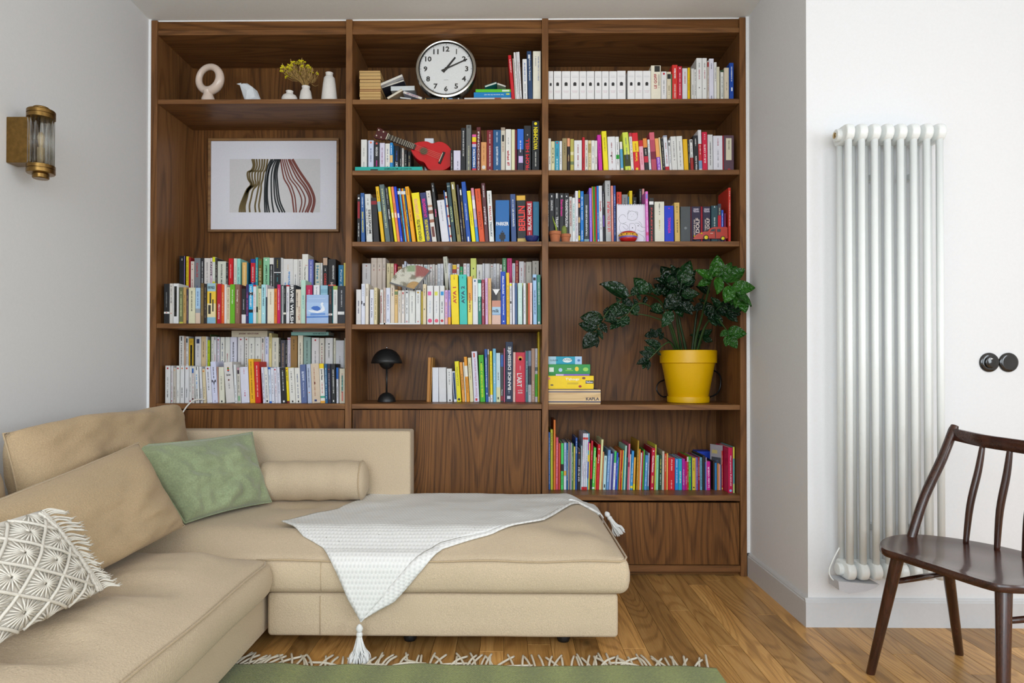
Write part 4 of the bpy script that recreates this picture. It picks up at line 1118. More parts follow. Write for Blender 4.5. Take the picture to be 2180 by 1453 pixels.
# ---- bottom open shelf, right bay: children's books
zS = SH[(2, 1054)]
R = (1160, 870, 7.648)
row(KB, "children's book", "children's book", 'on the lowest open shelf', "children's books on the lowest open shelf", R, zS, .15, .215, '''
60 88 380 3c6cb8 -2 ; d d0dcf0 .1 .9
92 132 335 c8cc38 -2 ; d 202018 .65 .95
138 178 178 e07828 2 ; d 9a4810 .4 .5
166 214 465 d8546c 6 ; d f0b8c0 .1 .9
218 252 560 c8442c 4 ; n
258 300 560 48d068 4 ; b 281c20 .4 .55 ; d 186028 .1 .35
306 346 550 a8bcdc 4 ; b e0a848 .3 .4 ; b dcdce8 0 .28 ; d 4a5a80 .45 .85
348 376 555 2c6ca0 2 ; d d0e0f0 .2 .85
380 396 540 d8c4a0 4 ; n
398 412 545 483c78 4 ; n
414 432 555 d4d4e4 4 ; n
434 462 565 4a7a50 4 ; d d8ecc8 .2 .8
464 488 615 dccc60 8 ; d 907828 .2 .85
490 524 470 1c4c98 8 ; d d0dcf4 .7 .95
526 578 650 2a2024 8 ; t QUI_OU_QUI e8e8e8 .2 .55 u .5 ; o e07838 .9 .2 ; d c0c0c0 .6 .75
580 592 600 c8dce0 14 ; n
594 622 400 dcdce8 28 ; b d0202c 0 .05 ; b d04848 .89 .93
624 652 400 d8dae6 26 ; b d0202c 0 .05 ; b d04848 .89 .93
654 684 402 dce0ec 24 ; b d0202c 0 .05 ; b d04848 .89 .93
686 704 400 60b0c8 24 ; b c03ca0 .7 .85 ; b e0c838 .5 .62 ; b 3858c0 .2 .5 ; n
706 724 560 ecd048 16 ; n
730 764 520 c41830 24 ; b 241c1c 0 .22 ; d f0c0c8 .6 .8
766 810 630 50c850 30 ; t Construire_sur_mesure e8f8d8 .16 .92 u .4 ; b d8e8e8 .02 .06
812 826 790 ecc048 18 ; n
830 878 580 c4101c 32 ; t T'choupi f0e8e8 .58 .78 u .5 ; d e04858 .2 .5 ; o f0f0f0 .9 .2
880 916 500 dcdca0 40 ; n
918 936 700 d09060 30 ; n
942 990 765 b8dce0 24 ; d 203040 .85 .95 ; r 202830 .3 .7 .06 .16
996 1040 670 6a98cc 34 ; d c8dcf4 .2 .85
1042 1076 730 b4b4dc 28 ; n
1078 1100 720 4448a0 24 ; n
1104 1140 690 dce4f0 30 ; b 3cc468 .7 1
1144 1172 715 2c48c8 28 ; d b8c8f8 .3 .8
1174 1186 790 40a0a0 24 ; n
1196 1222 675 d88038 30 ; n
1224 1242 675 b82424 30 ; d f0d0a0 .3 .5
1244 1258 675 ecc820 30 ; n
1260 1278 680 1f8c9c 26 ; n
1280 1308 600 a8dccc 30 ; n
1310 1330 790 205c64 26 ; n
1336 1366 570 d86c84 28 ; b a0204c .5 .6 ; n
1368 1384 740 dce0e4 22 ; n
1388 1430 685 3894d4 28 ; d d8ecf8 .2 .7 ; b e8d848 .04 .1
1432 1466 790 eca838 18 ; b f0e020 0 .18 ; n
1486 1512 515 b08c2c 26 ; d e8d090 .2 .8
1514 1538 655 e89430 22 ; n
1540 1562 715 dcdce4 24 ; n
1564 1582 690 c41c34 26 ; n
1584 1606 665 4cb838 24 ; n
1612 1664 755 4c90cc 24 ; d d0e8f8 .1 .8 ; o f0f0f0 .75 .14
1668 1690 720 b8c0dc 18 ; b 4898b0 0 .1
1716 1778 640 c4103c 26 ; t Casse-Noisette f0f0f0 .42 .82 d .5 ; o f0e0e0 .93 .2 ; o f0e0e0 .04 .2 ; r d8b870 .3 .7 .16 .34
1780 1800 585 dcdc50 20 ; n
1804 1846 755 90dcb8 12 ; d 50a080 .6 .95
1858 1900 755 1c4c34 8 ; d e8d860 .5 .9 ; d d8e0d8 .15 .45
1902 1940 690 c4beb0 10 ; n
1944 1976 730 dc4424 8 ; d f0c8b0 .5 .95
1978 2002 722 ecc468 6 ; n
2006 2112 795 d41424 6 ; t alors,_je_chante f0d8d8 .6 .95 d .3 .5 ; d f0c0c0 .04 .3
2118 2174 810 2890dc 2 ; t Quel_est_ce_cri e8f4fc .22 .65 u .36 ; d d0e8f8 .7 .95
2176 2234 810 20b0cc 0 ; t OU_EST_LA_LUNE e8f8fc .22 .6 u .36
2238 2288 812 ac1c9c -2 ; t Aujourd'hui e8d0ec .15 .66 u .36
2290 2316 850 d41c80 -2 ; t Hotel_Fille f0d0e0 .2 .5 u .5
2318 2344 780 d03c30 -2 ; b e8e0e0 .85 1
2346 2382 778 48c030 -2 ; d d8f4d0 .4 .9
2384 2398 800 1c4a88 -2 ; n
2400 2452 800 dcc838 -2 ; d 6a5a18 .6 .95 ; o 303020 .08 .24
2454 2466 790 dc8c9c -2 ; n
2468 2494 790 6c68b8 -2 ; d d8d8f0 .2 .7
2496 2526 785 a01c34 -2 ; d e8c0c8 .3 .9
2528 2564 790 70b0c8 -2 ; d 205068 .1 .9
2568 2608 760 2a2828 0 ; n
2610 2620 870 3058b8 0 ; n
2622 2636 790 b8a8cc 0 ; n
2638 2696 855 d41898 0 ; t Le_roller_COEUR f4d8ec .08 .82 u .5
2744 2766 850 3c3028 0 ; n
2768 2804 880 2c80c0 0 ; n
2812 2828 890 eca040 0 ; n
2830 2844 890 dc8c94 0 ; n
2846 2858 905 e8d8b8 0 ; n
2860 2876 910 2a4a90 0 ; n
2880 2900 680 c83a2c 0 ; b e8c840 .02 .06
2988 3060 630 cc1450 0 -.08 ; t Mes_premiers_PUZZLES f0e0e8 .15 .82 d .36 ; o 90b8f0 .05 .3
3066 3092 620 68b0b0 0 -.08 ; b dcd850 .75 1 ; b c8dc80 0 .2 ; n
''', hard=True)

# a magazine standing at an angle and a blue box near the far end of the lowest shelf
yM = .17
a = atY(1512, 1040, yM + .05); b = atY(1537.5, 1040, yM - .02); zt_m = atY(1524, 947, yM).z
mg = empty('magazine', (a.x, yM + .05, zS + .0006), "glossy grey magazine angled among the children's books", 'magazine')
dxm, dym = b.x - a.x, -.07
MB().prism([(0, 0), (dxm, dym), (dxm + .003, dym + .001), (.003, .001)], lambda p, q: (p, q, 0), lambda p, q: (p, q, zt_m - zS)).build('cover', mat('magazine_cover', 'a8a4ac', rough=.3), mg)
def mq(u0, u1, f0, f1, c):
    h_ = zt_m - zS; o_ = Vector((dym, -dxm, 0)).normalized() * -.0006
    o_ = Vector((-.0004, -.0006, 0))
    MB().add([Vector((dxm * u0, dym * u0, h_ * f0)) + o_, Vector((dxm * u1, dym * u1, h_ * f0)) + o_, Vector((dxm * u1, dym * u1, h_ * f1)) + o_, Vector((dxm * u0, dym * u0, h_ * f1)) + o_], [(0, 1, 2, 3)]).build('printed_panel', paper(c), mg, fix=False)
mq(.12, .9, .42, .72, '4c5058'); mq(.15, .6, .8, .88, 'c8b878'); mq(.3, .7, .5, .66, '6a7890')
a = atY(1484, 960.5, .30); b = atY(1514, 972, .30)
bx = empty('card_box', (a.x, .30, zS + .0006), "bright blue card box behind the children's books", 'box')
MB().bbox(0, b.x - a.x, 0, .085, 0, a.z - zS - .02, .001).build('box', paper('2458d0'), bx); MB().bbox(-.0008, b.x - a.x + .0008, -.0008, .0858, a.z - zS - .045, a.z - zS, .001).build('lid', paper('1c44c0'), bx)
# ================================================================ things on the shelves
def lathe_obj(name, prof, n, m, parent=None, loc=None, smooth=True, auto=.7):
    o = MB().lathe(prof, n).build(name, m, parent, smooth=smooth, auto=auto)
    if loc is not None: o.location = loc
    return o
def px_base(px, Y, z): return Vector((atY(px, 700, Y).x, Y, z + .0006))
zT0, zT1 = SH[(0, 211)], SH[(1, 211)]
# ---- vases and bird, top shelf of the left bay
clay = mat('pink_ceramic', 'd8c4b6', rough=0.25, spec=0.6, bscale=30, var=0.02)
white_clay = mat('white_stoneware', 'ddd8d2', rough=0.75, bscale=220, var=0.05, bump=0.1)
yV0 = .05
def ztop(px, py, Y=.05): return atY(px, py, Y).z - zT0
c = px_base(441, yV0, zT0)
ring = empty('ring_vase', c, 'glossy blush ring-shaped vase at the end of the top shelf', 'vase')
mb = MB(); A, Rm = [], .0655; ctr = Vector((.006, 0, ztop(443, 168, .05))); tilt = math.radians(-14)
for i in range(48):
    a = 2 * math.pi * i / 48
    rr = .0195 + .004 * math.cos(a + .9)
    cc = Vector((Rm * .98 * math.cos(a), 0, Rm * .95 * math.sin(a)))
    e = Vector((math.cos(a), 0, math.sin(a)))
    A.append([Matrix.Rotation(tilt, 3, 'Z') @ (cc + e * rr * math.cos(b) + Vector((0, 1, 0)) * rr * 1.05 * math.sin(b)) + ctr for b in [2 * math.pi * k / 20 for k in range(20)]])
mb.grid(A, True, True); mb.build('ring', clay, ring, smooth=True)
mb = MB().lathe([(.034, 0), (.034, .02), (.028, .034), (.023, .048), (.027, .062)], 28); mb.build('foot', clay, ring, smooth=True, auto=.8)
# faceted bird
c = px_base(533, .05, zT0)
bv = [(-.058, 0, .083), (-.044, 0, .089), (-.034, .012, .085), (-.034, -.012, .085), (-.02, 0, .092), (-.035, 0, .05), (-.02, .028, .045), (-.02, -.028, .045), (.005, .024, .07), (.005, -.024, .07),
      (.03, 0, .06), (.055, .012, .0), (.055, -.012, .0), (-.026, .016, .0), (-.026, -.016, .0), (-.038, 0, .02), (.02, .03, .02), (.02, -.03, .02)]
bm = bmesh.new()
kz = ztop(533, 178.5) / .092
for v in bv: bm.verts.new((v[0], v[1], v[2] * kz if v[2] > 0 else 0))
bmesh.ops.convex_hull(bm, input=bm.verts[:])
me = bpy.data.meshes.new('bird'); bm.to_mesh(me); bm.free()
bird = bpy.data.objects.new('bird_figurine', me); COL.objects.link(bird)
me.materials.append(mat('bird_white', 'd4d8dc', rough=0.6, bscale=40))
bird.location = c; bird.rotation_euler = (0, 0, .3)
bk = MB().lathe([(.008, 0), (.004, .012), (.0005, .022)], 8, frame_mtx(Vector((-.05, 0, .084 * kz)), (0, 1, 0), (-1, 0, -.02))).build('beak', MATS['bird_white'], bird)
tag(bird, 'white faceted bird figurine between ring vase and dried flowers', 'figurine')
# little vases
def vase(px, Y, prof, label, name='vase', yt=180):
    k = ztop(px, yt, Y) / max(z for r, z in prof); prof = [(r, z * k) for r, z in prof]
    o = lathe_obj(name, prof, 32, white_clay, loc=px_base(px, Y, zT0))
    tag(o, label, 'vase', 'small white vases on the top shelf'); return o
v1 = vase(615, .05, [(.036, 0), (.041, .004), (.041, .012), (.034, .02), (.018, .0245), (.017, .030), (.0195, .0335), (.0135, .0335), (.012, .02), (.0, .01)], 'low squat white vase beside the dried flowers', yt=194.5)
v2 = vase(649.5, .05, [(.030, 0), (.0335, .003), (.032, .02), (.026, .043), (.0195, .05), (.0195, .056), (.0215, .061), (.0155, .061), (.014, .03), (0, .01)], 'small white vase holding dried yellow flowers', yt=184.6)
v3 = vase(699.6, .05, [(.037, 0), (.0415, .003), (.041, .015), (.033, .08), (.028, .108), (.0185, .117), (.0185, .126), (.0205, .131), (.014, .131), (.012, .05), (0, .02)], 'tall tapering white bottle vase at end of shelf', yt=155.8)
for v_ in (v1, v2, v3): pass
# dried flowers
fb = empty('dried_bouquet', v2.location + Vector((0, 0, ztop(649, 187))), 'bunch of dried yellow flowers in the small white vase', 'dried flowers')
straw = mat('dried_straw', 'a5854e', rough=0.9, var=.2); yel = mat('dried_yellow', 'd6c81c', rough=0.9, var=.2, bscale=300)
fr = random.Random(5)
stems = MB(); heads = []
for i in range(80):
    u = fr.uniform(-1, 1); w_ = fr.uniform(-1, 1)
    ex = u * .088 - .028; ey = w_ * .05; ez = .14 - abs(u + .1) * .06 + fr.uniform(-.05, .012)
    p0 = Vector((fr.uniform(-.008, .008), fr.uniform(-.008, .008), -.02)); p3 = Vector((ex, ey, ez))
    P = spline([p0, Vector((ex * .25, ey * .25, .03)), Vector((ex * .7, ey * .7, ez * .65)), p3], 3)
    stems.tube(P, .0009, 5)
    heads.append(p3)
    if i % 2:
        for q in range(5):  # grass ears
            t = P[-1 - q] + Vector((fr.uniform(-.006, .006), fr.uniform(-.006, .006), 0)); stems.lathe([(.0004, 0), (.003, .008), (.0004, .019)], 5, frame_mtx(t, (1, fr.uniform(-1, 1), 0), (ex * 8 + fr.uniform(-.6, .6), fr.uniform(-.4, .4), .8)))
stems.build('stems', straw, fb)
fl_proto = None
for i, h in enumerate(heads):
    if h.z < .085 and h.x > -.05: continue
    if fl_proto is None:
        mb = MB()
        for k in range(9):
            a = 2.4 * k; r_ = .007 * math.sqrt(k / 9); cc = Vector((r_ * math.cos(a), r_ * math.sin(a), .003 * (1 - k / 9)))
            mb.lathe([(.0006, -.003), (.0034, -.001), (.0034, .0015), (.0006, .0034)], 6, Matrix.Translation(cc))
        fl_proto = mb.build('flower_head', yel, fb); o = fl_proto; o['kind'] = 'stuff'
    else:
        o = fl_proto.copy(); COL.objects.link(o)
    o.location = h; o.rotation_euler = (fr.uniform(.2, .9), fr.uniform(-.5, .5), fr.uniform(0, 6)); s_ = fr.uniform(.8, 1.25); o.scale = (s_,) * 3

# ---- framed print on the back panel
yF = .385
a = atY(444.8, 494.3, yF); b = atY(723, 295.3, yF)
fw, fh = b.x - a.x, b.z - a.z
fr_ = empty('framed_print', (a.x, yF, a.z), 'framed abstract print of wavy coloured lines on the back panel', 'picture')
oak_fr = wood('frame_wood', '5c3c22', '85603a', 'a07848', axis='X', scale=2, rough=.5, rings=.5, knots=False)
t_ = .0135
for (x0, x1, z0, z1) in ((0, fw, 0, t_), (0, fw, fh - t_, fh), (0, t_, t_, fh - t_), (fw - t_, fw, t_, fh - t_)):
    MB().bbox(x0, x1, -.018, .010, z0, z1, .0015).build('frame_bar', oak_fr, fr_)
MB().box(t_, fw - t_, -.006, .008, t_, fh - t_).build('mount', mat('mount_board', 'e2e2ec', rough=.35, spec=.6, coat=.4), fr_)
def fp(zx, zy):   # zoomed photo coords -> local
    p = atY(320 + zx / 2.966, 30 + zy / 2.966, yF - .006); return Vector((p.x - a.x, -.0068, p.z - a.z))
p0, p1 = fp(501, 1252), fp(1073, 914)
MB().add([p0, (p1.x, p0.y, p0.z), p1, (p0.x, p0.y, p1.z)], [(0, 1, 2, 3)]).build('print_sheet', mat('print_ground', 'd4d2d4', rough=.4, coat=.3), fr_, fix=False)
def ribbon(pts, w0, w1, hexc):
    P = spline([fp(x, y) for x, y in pts], 8); mb = MB(); R = []
    for i, p in enumerate(P):
        t = (P[min(i + 1, len(P) - 1)] - P[max(0, i - 1)]).normalized(); nn = Vector((-t.z, 0, t.x))
        w = (w0 + (w1 - w0) * i / len(P)) / 2 / 2.966 * 3.89 / F_PX
        q = Vector((p.x, -.0074, p.z)); R.append([q - nn * w, q + nn * w])
    mb.grid(R); mb.build('printed_line', paper(hexc), fr_, fix=False)
ol = [(643, 563), (655, 575), (671, 587), (689, 599), (707, 629), (723, 666), (741, 692)]
for i, (tx, bx) in enumerate(ol):
    k = i / 6; s_ = 1 - k
    ribbon([(tx, 915), (tx + 8 * s_ - 6 * k, 955), (tx - 4 * s_ - 14 * k, 985), (tx - 28 * s_ - 24 * k, 1000), (tx - 25 * s_ - 30 * k, 1040), (tx - 8 * s_ - 40 * k, 1075), (bx + 46 * s_ + 8 * k, 1110), (bx + 22 * s_, 1165), (bx + 5 * s_ - 6 * k, 1210), (bx, 1251)], 11, 11, '6a5a36')
bl = [(765, 731, 722, 725), (775, 742, 731, 738), (788, 746, 739, 752), (797, 766, 766, 780), (806, 782, 785, 817), (813, 790, 800, 835), (821, 800, 812, 850)]
for (tx, m1, m2, bx) in bl: ribbon([(tx, 916), (m1 + (tx - m1) * .35, 960), (m1, 1010), ((m1 + m2) / 2 - 2, 1070), (m2, 1145), (m2 + (bx - m2) * .3, 1195), (bx, 1252)], 9, 10, '222628')
rd = [(823, 842, 895, 908, 8), (834, 862, 912, 922, 7), (845, 880, 950, 942, 7), (857, 900, 975, 960, 7), (871, 925, 1000, 978, 8), (880, 945, 1012, 992, 10), (897, 970, 1032, 1018, 15)]
for (tx, m1, m2, bx, w_) in rd: ribbon([(tx, 916), (m1 - (m1 - tx) * .45, 985), (m1 + 4, 1040), ((m1 + m2) / 2 + 6, 1090), (m2, 1150), (m2 + (2 if m2 > 960 else 6), 1195), (bx, 1252)], w_ * 1.1, w_ * 1.25, '7a4038')

# ---- clock
zc0 = zT1 + .0175
yC = .045; cpx = atY(949.5, 142, yC)
R_ = .1605
clk = empty('wall_clock', (cpx.x, yC, zc0), 'round chrome clock with big black numerals on the top shelf', 'clock')
CM = Matrix.Translation((0, 0, R_ + .0008)) @ Matrix.Rotation(math.radians(-4), 4, 'X')
def to_clock(x, z, y=0.0): return CM @ Vector((x, y, z))
FR = CM @ Matrix.Rotation(math.radians(90), 4, 'X')      # lathe axis towards the room
chrome = mat('brushed_chrome', 'c4c0b8', rough=.25, metal=1.0, bscale=20, var=.03)
MB().lathe([(R_ - .012, -.055), (R_ - .003, -.053), (R_, -.045), (R_, -.004), (R_ - .004, .004), (R_ - .012, .007), (R_ - .017, .005), (R_ - .019, -.002)], 72, FR, cap=False).build('case', chrome, clk, smooth=True, auto=.6)
MB().lathe([(R_ - .0185, -.008), (R_ - .0185, .0035), (R_ - .021, .004), (R_ - .023, -.002)], 72, FR, cap=False).build('inner_rim', mat('clock_black', '1c1c1c', rough=.4), clk, smooth=True, auto=.6)
MB().lathe([(.0, -.006), (R_ - .0195, -.006), (R_ - .0195, -.0045), (0, -.0045)], 72, FR, cap=False).build('dial', mat('dial_white', 'e6e8e8', rough=.5), clk)
MB().lathe([(0, -.05), (R_ - .012, -.05)], 48, FR, cap=False).build('back_plate', chrome, clk)
ink = mat('clock_black', '1c1c1c')
RD = R_ - .021; yd = -.0040 * -1
def dialpt(x, z, d=.0042): return FR @ Vector((x, z, -d + .0002)) if False else FR @ Vector((x, z, -.0042 + d - .0042))
for i in range(60):
    a_ = math.radians(6 * i); big = i % 5 == 0
    r0, r1, hw = (RD - .0105, RD - .001, .0009) if big else (RD - .006, RD - .002, .0003)
    dx, dz = math.sin(a_), math.cos(a_)
    if big:
        mb = MB(); mb.add([FR @ Vector((r_ * dx + s_ * hw * dz, r_ * dz - s_ * hw * dx, -.0042)) for r_, s_ in ((r0, -1), (r0, 1), (r1, 1), (r1, -1))], [(0, 1, 2, 3)])
        mb.build('hour_mark', ink, clk, fix=False)
mb = MB()
for i in range(60):
    if i % 5 == 0: continue
    a_ = math.radians(6 * i); dx, dz = math.sin(a_), math.cos(a_); r0, r1, hw = RD - .0065, RD - .0015, .00035
    mb.add([FR @ Vector((r_ * dx + s_ * hw * dz, r_ * dz - s_ * hw * dx, -.0042)) for r_, s_ in ((r0, -1), (r0, 1), (r1, 1), (r1, -1))], [(0, 1, 2, 3)])
mb.lathe([(RD - .0068, -.0042), (RD - .0063, -.0042)], 90, FR, cap=False)
o = mb.build('minute_track_marking', mat('dial_grey', '707070'), clk, fix=False); o['kind'] = 'stuff'
for n_ in range(1, 13):
    a_ = math.radians(30 * n_); rr = RD * .775; s = str(n_); hgt = .0285
    asp = text_shape(s, .03)[2]; wid = hgt * asp * 1.1 if n_ != 1 else hgt * .16
    cx_, cz_ = rr * math.sin(a_), rr * math.cos(a_)
    mb = MB(); o_ = FR @ Vector((cx_ - wid / 2, cz_ - hgt / 2, -.0041))
    put_text(mb, s, o_, (FR @ Vector((cx_ + wid / 2, cz_ - hgt / 2, -.0041))) - o_, (FR @ Vector((cx_ - wid / 2, cz_ + hgt / 2, -.0041))) - o_, .03)
    mb.build('numeral', ink, clk, fix=False)
mb = MB(); o_ = FR @ Vector((-.012, -.062, -.0041)); put_text(mb, 'QUARTZ', o_, (FR @ Vector((.012, -.062, -.0041))) - o_, (FR @ Vector((-.012, -.0585, -.0041))) - o_); mb.build('small_lettering', mat('dial_grey', '707070'), clk, fix=False)
def hand(name, ang, ln, tail, w, zl):
    a_ = math.radians(ang); d = Vector((math.sin(a_), math.cos(a_), 0)); q = Vector((d.y, -d.x, 0)); mb = MB()
    P = [d * -tail - q * w, d * -tail + q * w, d * ln + q * w * .8, d * ln - q * w * .8]
    mb.add([FR @ (p + Vector((0, 0, zl))) for p in P] + [FR @ (p + Vector((0, 0, zl + .0008))) for p in P], [(3, 2, 1, 0), (4, 5, 6, 7), (0, 1, 5, 4), (1, 2, 6, 5), (2, 3, 7, 6), (3, 0, 4, 7)])
    return mb.build(name, ink, clk)
hand('hour_hand', 38, RD * .56, .024, .0056, -.003); hand('minute_hand', 65, RD * .87, .026, .0042, -.0018)
MB().lathe([(.0075, -.004), (.0075, -.0002), (.004, .0005), (0, .0005)], 20, FR).build('hub', ink, clk)
# glass dome
m, nt, b_ = nodes_of('clear_glass')
nt.nodes.remove(b_); g1 = nt.nodes.new('ShaderNodeBsdfTransparent'); g2 = nt.nodes.new('ShaderNodeBsdfGlossy'); g2.inputs['Roughness'].default_value = .02
mx = nt.nodes.new('ShaderNodeMixShader')
mx.inputs[0].default_value = 0.06; nt.links.new(g1.outputs[0], mx.inputs[1]); nt.links.new(g2.outputs[0], mx.inputs[2]); nt.links.new(mx.outputs[0], nt.nodes['Material Output'].inputs[0])
glass_m = m
MB().lathe([(R_ - .019, .002), (R_ * .7, .006), (R_ * .35, .0085), (0.0, .0095)], 48, FR, cap=False).build('glass', glass_m, clk, smooth=True)

# ---- piles around the clock
Z = lambda zx, zy: (740 + zx / 5.19, 60 + zy / 5.19)
bounds = [435, 461, 492, 532, 568, 605, 640, 658, 688, 720, 752, 788]
cols = ['7a5a38', 'c8b078', '8a6238', '6a4424', 'd0b478', 'a88048', '7a1c1c', 'b08850', 'c09858', 'a47c48', 'c4a468']
zz = zT1
for i in range(10, -1, -1):
    x0 = 130 + fr.uniform(-2, 6); x1 = 362 + fr.uniform(-4, 6)
    (pa, ya), (pb, yb) = Z(x0, bounds[i]), Z(x1, bounds[i + 1])
    hh = atY(pa, ya, .05).z - atY(pa, yb, .05).z
    names = ['topmost', 'second', 'third', 'fourth', 'fifth', 'sixth', 'seventh', 'eighth', 'ninth', 'tenth', 'lowest']
    flat_book(PB, 'b', 'paperback', f'yellowed old paperback, {names[i]} in the stack at far side of clock', 'yellowed paperbacks stacked beside the clock', pa, pb, ya, yb, cols[i], .05, .165, fore=True, zbase=zz)
    zz += hh + .0004
def leaner(kind, label, p_lo, p_hi, thick, col, Y, D, marks=None, cat='book'):
    # a book lying askew: pixel ends of its lower edge
    a = atY(*p_lo, Y); b = atY(*p_hi, Y); w = math.hypot(b.x - a.x, b.z - a.z); ang = math.atan2(b.z - a.z, b.x - a.x)
    m_ = MB(); tk = .0016
    m_.box(0, w, 0, D, 0, tk); m_.box(0, w, 0, D, thick - tk, thick); m_.box(0, tk, 0, D, tk, thick - tk)
    o = m_.build(kind, paper(col)); o.location = a; o.rotation_euler = (0, -ang, 0)
    MB().box(tk + .0002, w - .001, .0008, D - .001, tk + .0001, thick - tk - .0001).build('page_block', PAGES, o, fix=False)
    for mk in marks or ():
        mb = MB(); put_text(mb, mk[0], (mk[2] * w, -.0005, thick * .2), ((mk[3] - mk[2]) * w, 0, 0), (0, 0, thick * .6)); mb.build('spine_lettering', paper(mk[1]), o, fix=False)
    tag(o, label, cat, 'loose books around the clock'); ALLBOOKS.append(o); return o
leaner(PB, 'white magazine tilted up against the yellowed stack', Z(352, 640), Z(610, 530), .011, 'dcdce2', .06, .19)
leaner(PB, 'dark magazine tilted just under the white one by the stack', Z(372, 668), Z(625, 585), .010, '3c3c48', .09, .17)
flat_book(PB, 'b', 'book', 'white book lying nearly flat between stack and clock', 'loose books around the clock', *[v for v in (Z(478, 0)[0], Z(740, 0)[0], Z(0, 640)[1], Z(0, 690)[1])], 'd8dcdc', .10, .18, rot=.02, zbase=atY(*Z(478, 692), .10).z)
flat_book(PB, 'b', 'book', 'black book lying under the white one between stack and clock', 'loose books around the clock', Z(470, 0)[0], Z(800, 0)[0], Z(0, 695)[1], Z(0, 786)[1], '24242a', .11, .18, zbase=zT1)
leaner(PB, 'beige book leaning up in front of the black flat book', Z(446, 786), Z(610, 690), .012, 'b8a284', .035, .16)
leaner(PB, 'grey-blue book sloping down toward the clock foot', Z(612, 716), Z(815, 788), .0125, 'b8bccc', .03, .16, [('LES CARNETS', '8a3a78', .18, .8)])
leaner(PB, 'white pamphlet lying against the slope of the grey-blue book', Z(580, 772), Z(700, 786), .006, 'dce2e6', .05, .1)
flat_book(HB, 'b', 'disc box', 'black disc boxed set lying flat beneath the clock', 'loose books around the clock', Z(842, 0)[0], Z(1270, 0)[0], Z(0, 757)[1], Z(0, 790)[1], '1e1e1e', .02, .14,
          [('b', 'c89c38', .03, .06, .3, .8), ('b', 'd88c30', .47, .51, .2, .9), ('b', 'c8b460', .55, .58, .2, .9), ('b', '6a90b8', .64, .74, .2, .9), ('b', 'd0d0d0', .88, .91, .1, .9), ('b', '6a6a6a', .2, .33, .3, .6)], zbase=zT1)
flat_book(PB, 'b', 'book', 'white large book lying flat at the pile beside red spine', 'loose books around the clock', Z(1290, 0)[0], Z(1812, 0)[0], Z(0, 750)[1], Z(0, 790)[1], 'dcdad6', .03, .2, [('b', 'a04a38', .64, .78, .1, .95)], zbase=zT1)
zz = zT1 + .0195
flat_book(PB, 'b', 'book', 'blue book lying flat under the green one beside the clock', 'loose books around the clock', Z(1395, 0)[0], Z(1805, 0)[0], Z(0, 690)[1], Z(0, 748)[1], '1a80c0', .03, .17, [('t', 'Les vacances de ma nuit', 'd0e4f0', .28, .8, .25, True), ('b', 'c8d050', .87, .96, .5, .8)], zbase=zz)
zz += .0275
flat_book(PB, 'b', 'book', 'green book lying flat on the blue one beside the clock', 'loose books around the clock', Z(1415, 0)[0], Z(1805, 0)[0], Z(0, 655)[1], Z(0, 689)[1], '5cc030', .03, .16, [('b', 'e0e8d8', .75, .96, .2, .8)], zbase=zz)
zz += .0165
leaner(PB, 'teal-covered book rising to a peak on the green book', (Z(1520, 0)[0], Z(0, 655)[1]), Z(1650, 612), .010, '2a8c94', .06, .13)
leaner(PB, 'white booklet sloping down from the peak on the green book', Z(1652, 618), Z(1745, 650), .007, 'd8d8d4', .055, .13)

# ---- ukulele
um = mat('ukulele_red', 'c40a18', rough=.18, spec=.6, coat=.6, bscale=20); umd = mat('ukulele_side', '8c0a14', rough=.25, coat=.4)
blk = mat('dark_fretboard', '1e1a18', rough=.5); wht = mat('ivory_plastic', 'e2dcc8', rough=.4); wine = mat('headstock_wine', '4a1418', rough=.3, coat=.3)
ZU = lambda zx, zy, Y: atY(740 + zx / 5.19, 240 + zy / 5.19, Y)
yU = .055
pN, pE = ZU(405, 262, yU), ZU(1150, 548, yU)
ux = (pE - pN).normalized(); uk = empty('ukulele', (0, 0, 0), 'small red ukulele leaning across books on the shelf', 'ukulele', mtx=frame_mtx(pN, ux, (0, -1, 0.12)))
# local: x along the instrument from head to tail, z towards the room, y across
Ltot = (pE - pN).length
b0, b1 = Ltot * .40, Ltot * 1.02
L_ = b1 - b0
def half(t):   # body half width along its length t 0..1
    return .098 * (math.sin(math.pi * min(1, t * 1.0)) ** .5) * (.66 + .34 * (1 / (1 + math.exp(-(t - .5) * 9)))) * (1 - .19 * math.exp(-((t - .40) / .09) ** 2)) * .96
Tn = 40; prof = [(b0 + L_ * (.5 - .5 * math.cos(math.pi * i / Tn)), half(.5 - .5 * math.cos(math.pi * i / Tn))) for i in range(Tn + 1)]
outl = [(x, h) for x, h in prof] + [(x, -h) for x, h in reversed(prof[1:-1])]
n = len(outl); thk = .055
def ukr(z, k): return [(x if abs(k - 1) < 1e-6 else b0 + L_ / 2 + (x - b0 - L_ / 2) * k, y * k, z) for x, y in outl]
mb = MB(); lay = [ukr(-.012 - thk + .012, 1), ukr(-.003, 1), ukr(-.001, .993), ukr(0, .98)]
vs_ = [p for l in lay for p in l]; fs_ = []
for j in range(len(lay) - 1):
    for i in range(n): fs_.append((j * n + i, j * n + (i + 1) % n, (j + 1) * n + (i + 1) % n, (j + 1) * n + i))
fs_.append(tuple(range(n))); fs_.append(tuple((len(lay) - 1) * n + i for i in range(n)))
mb.add(vs_, fs_); mb.build('body', um, uk, smooth=True, auto=.5)
hx = b0 + L_ * .30
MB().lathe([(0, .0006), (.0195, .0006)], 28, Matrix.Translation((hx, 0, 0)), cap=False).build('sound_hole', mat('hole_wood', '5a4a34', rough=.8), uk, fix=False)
MB().lathe([(.022, .0008), (.0235, .0008)], 32, Matrix.Translation((hx, 0, 0)), cap=False).build('rosette', mat('rosette', '5a1014'), uk, fix=False)
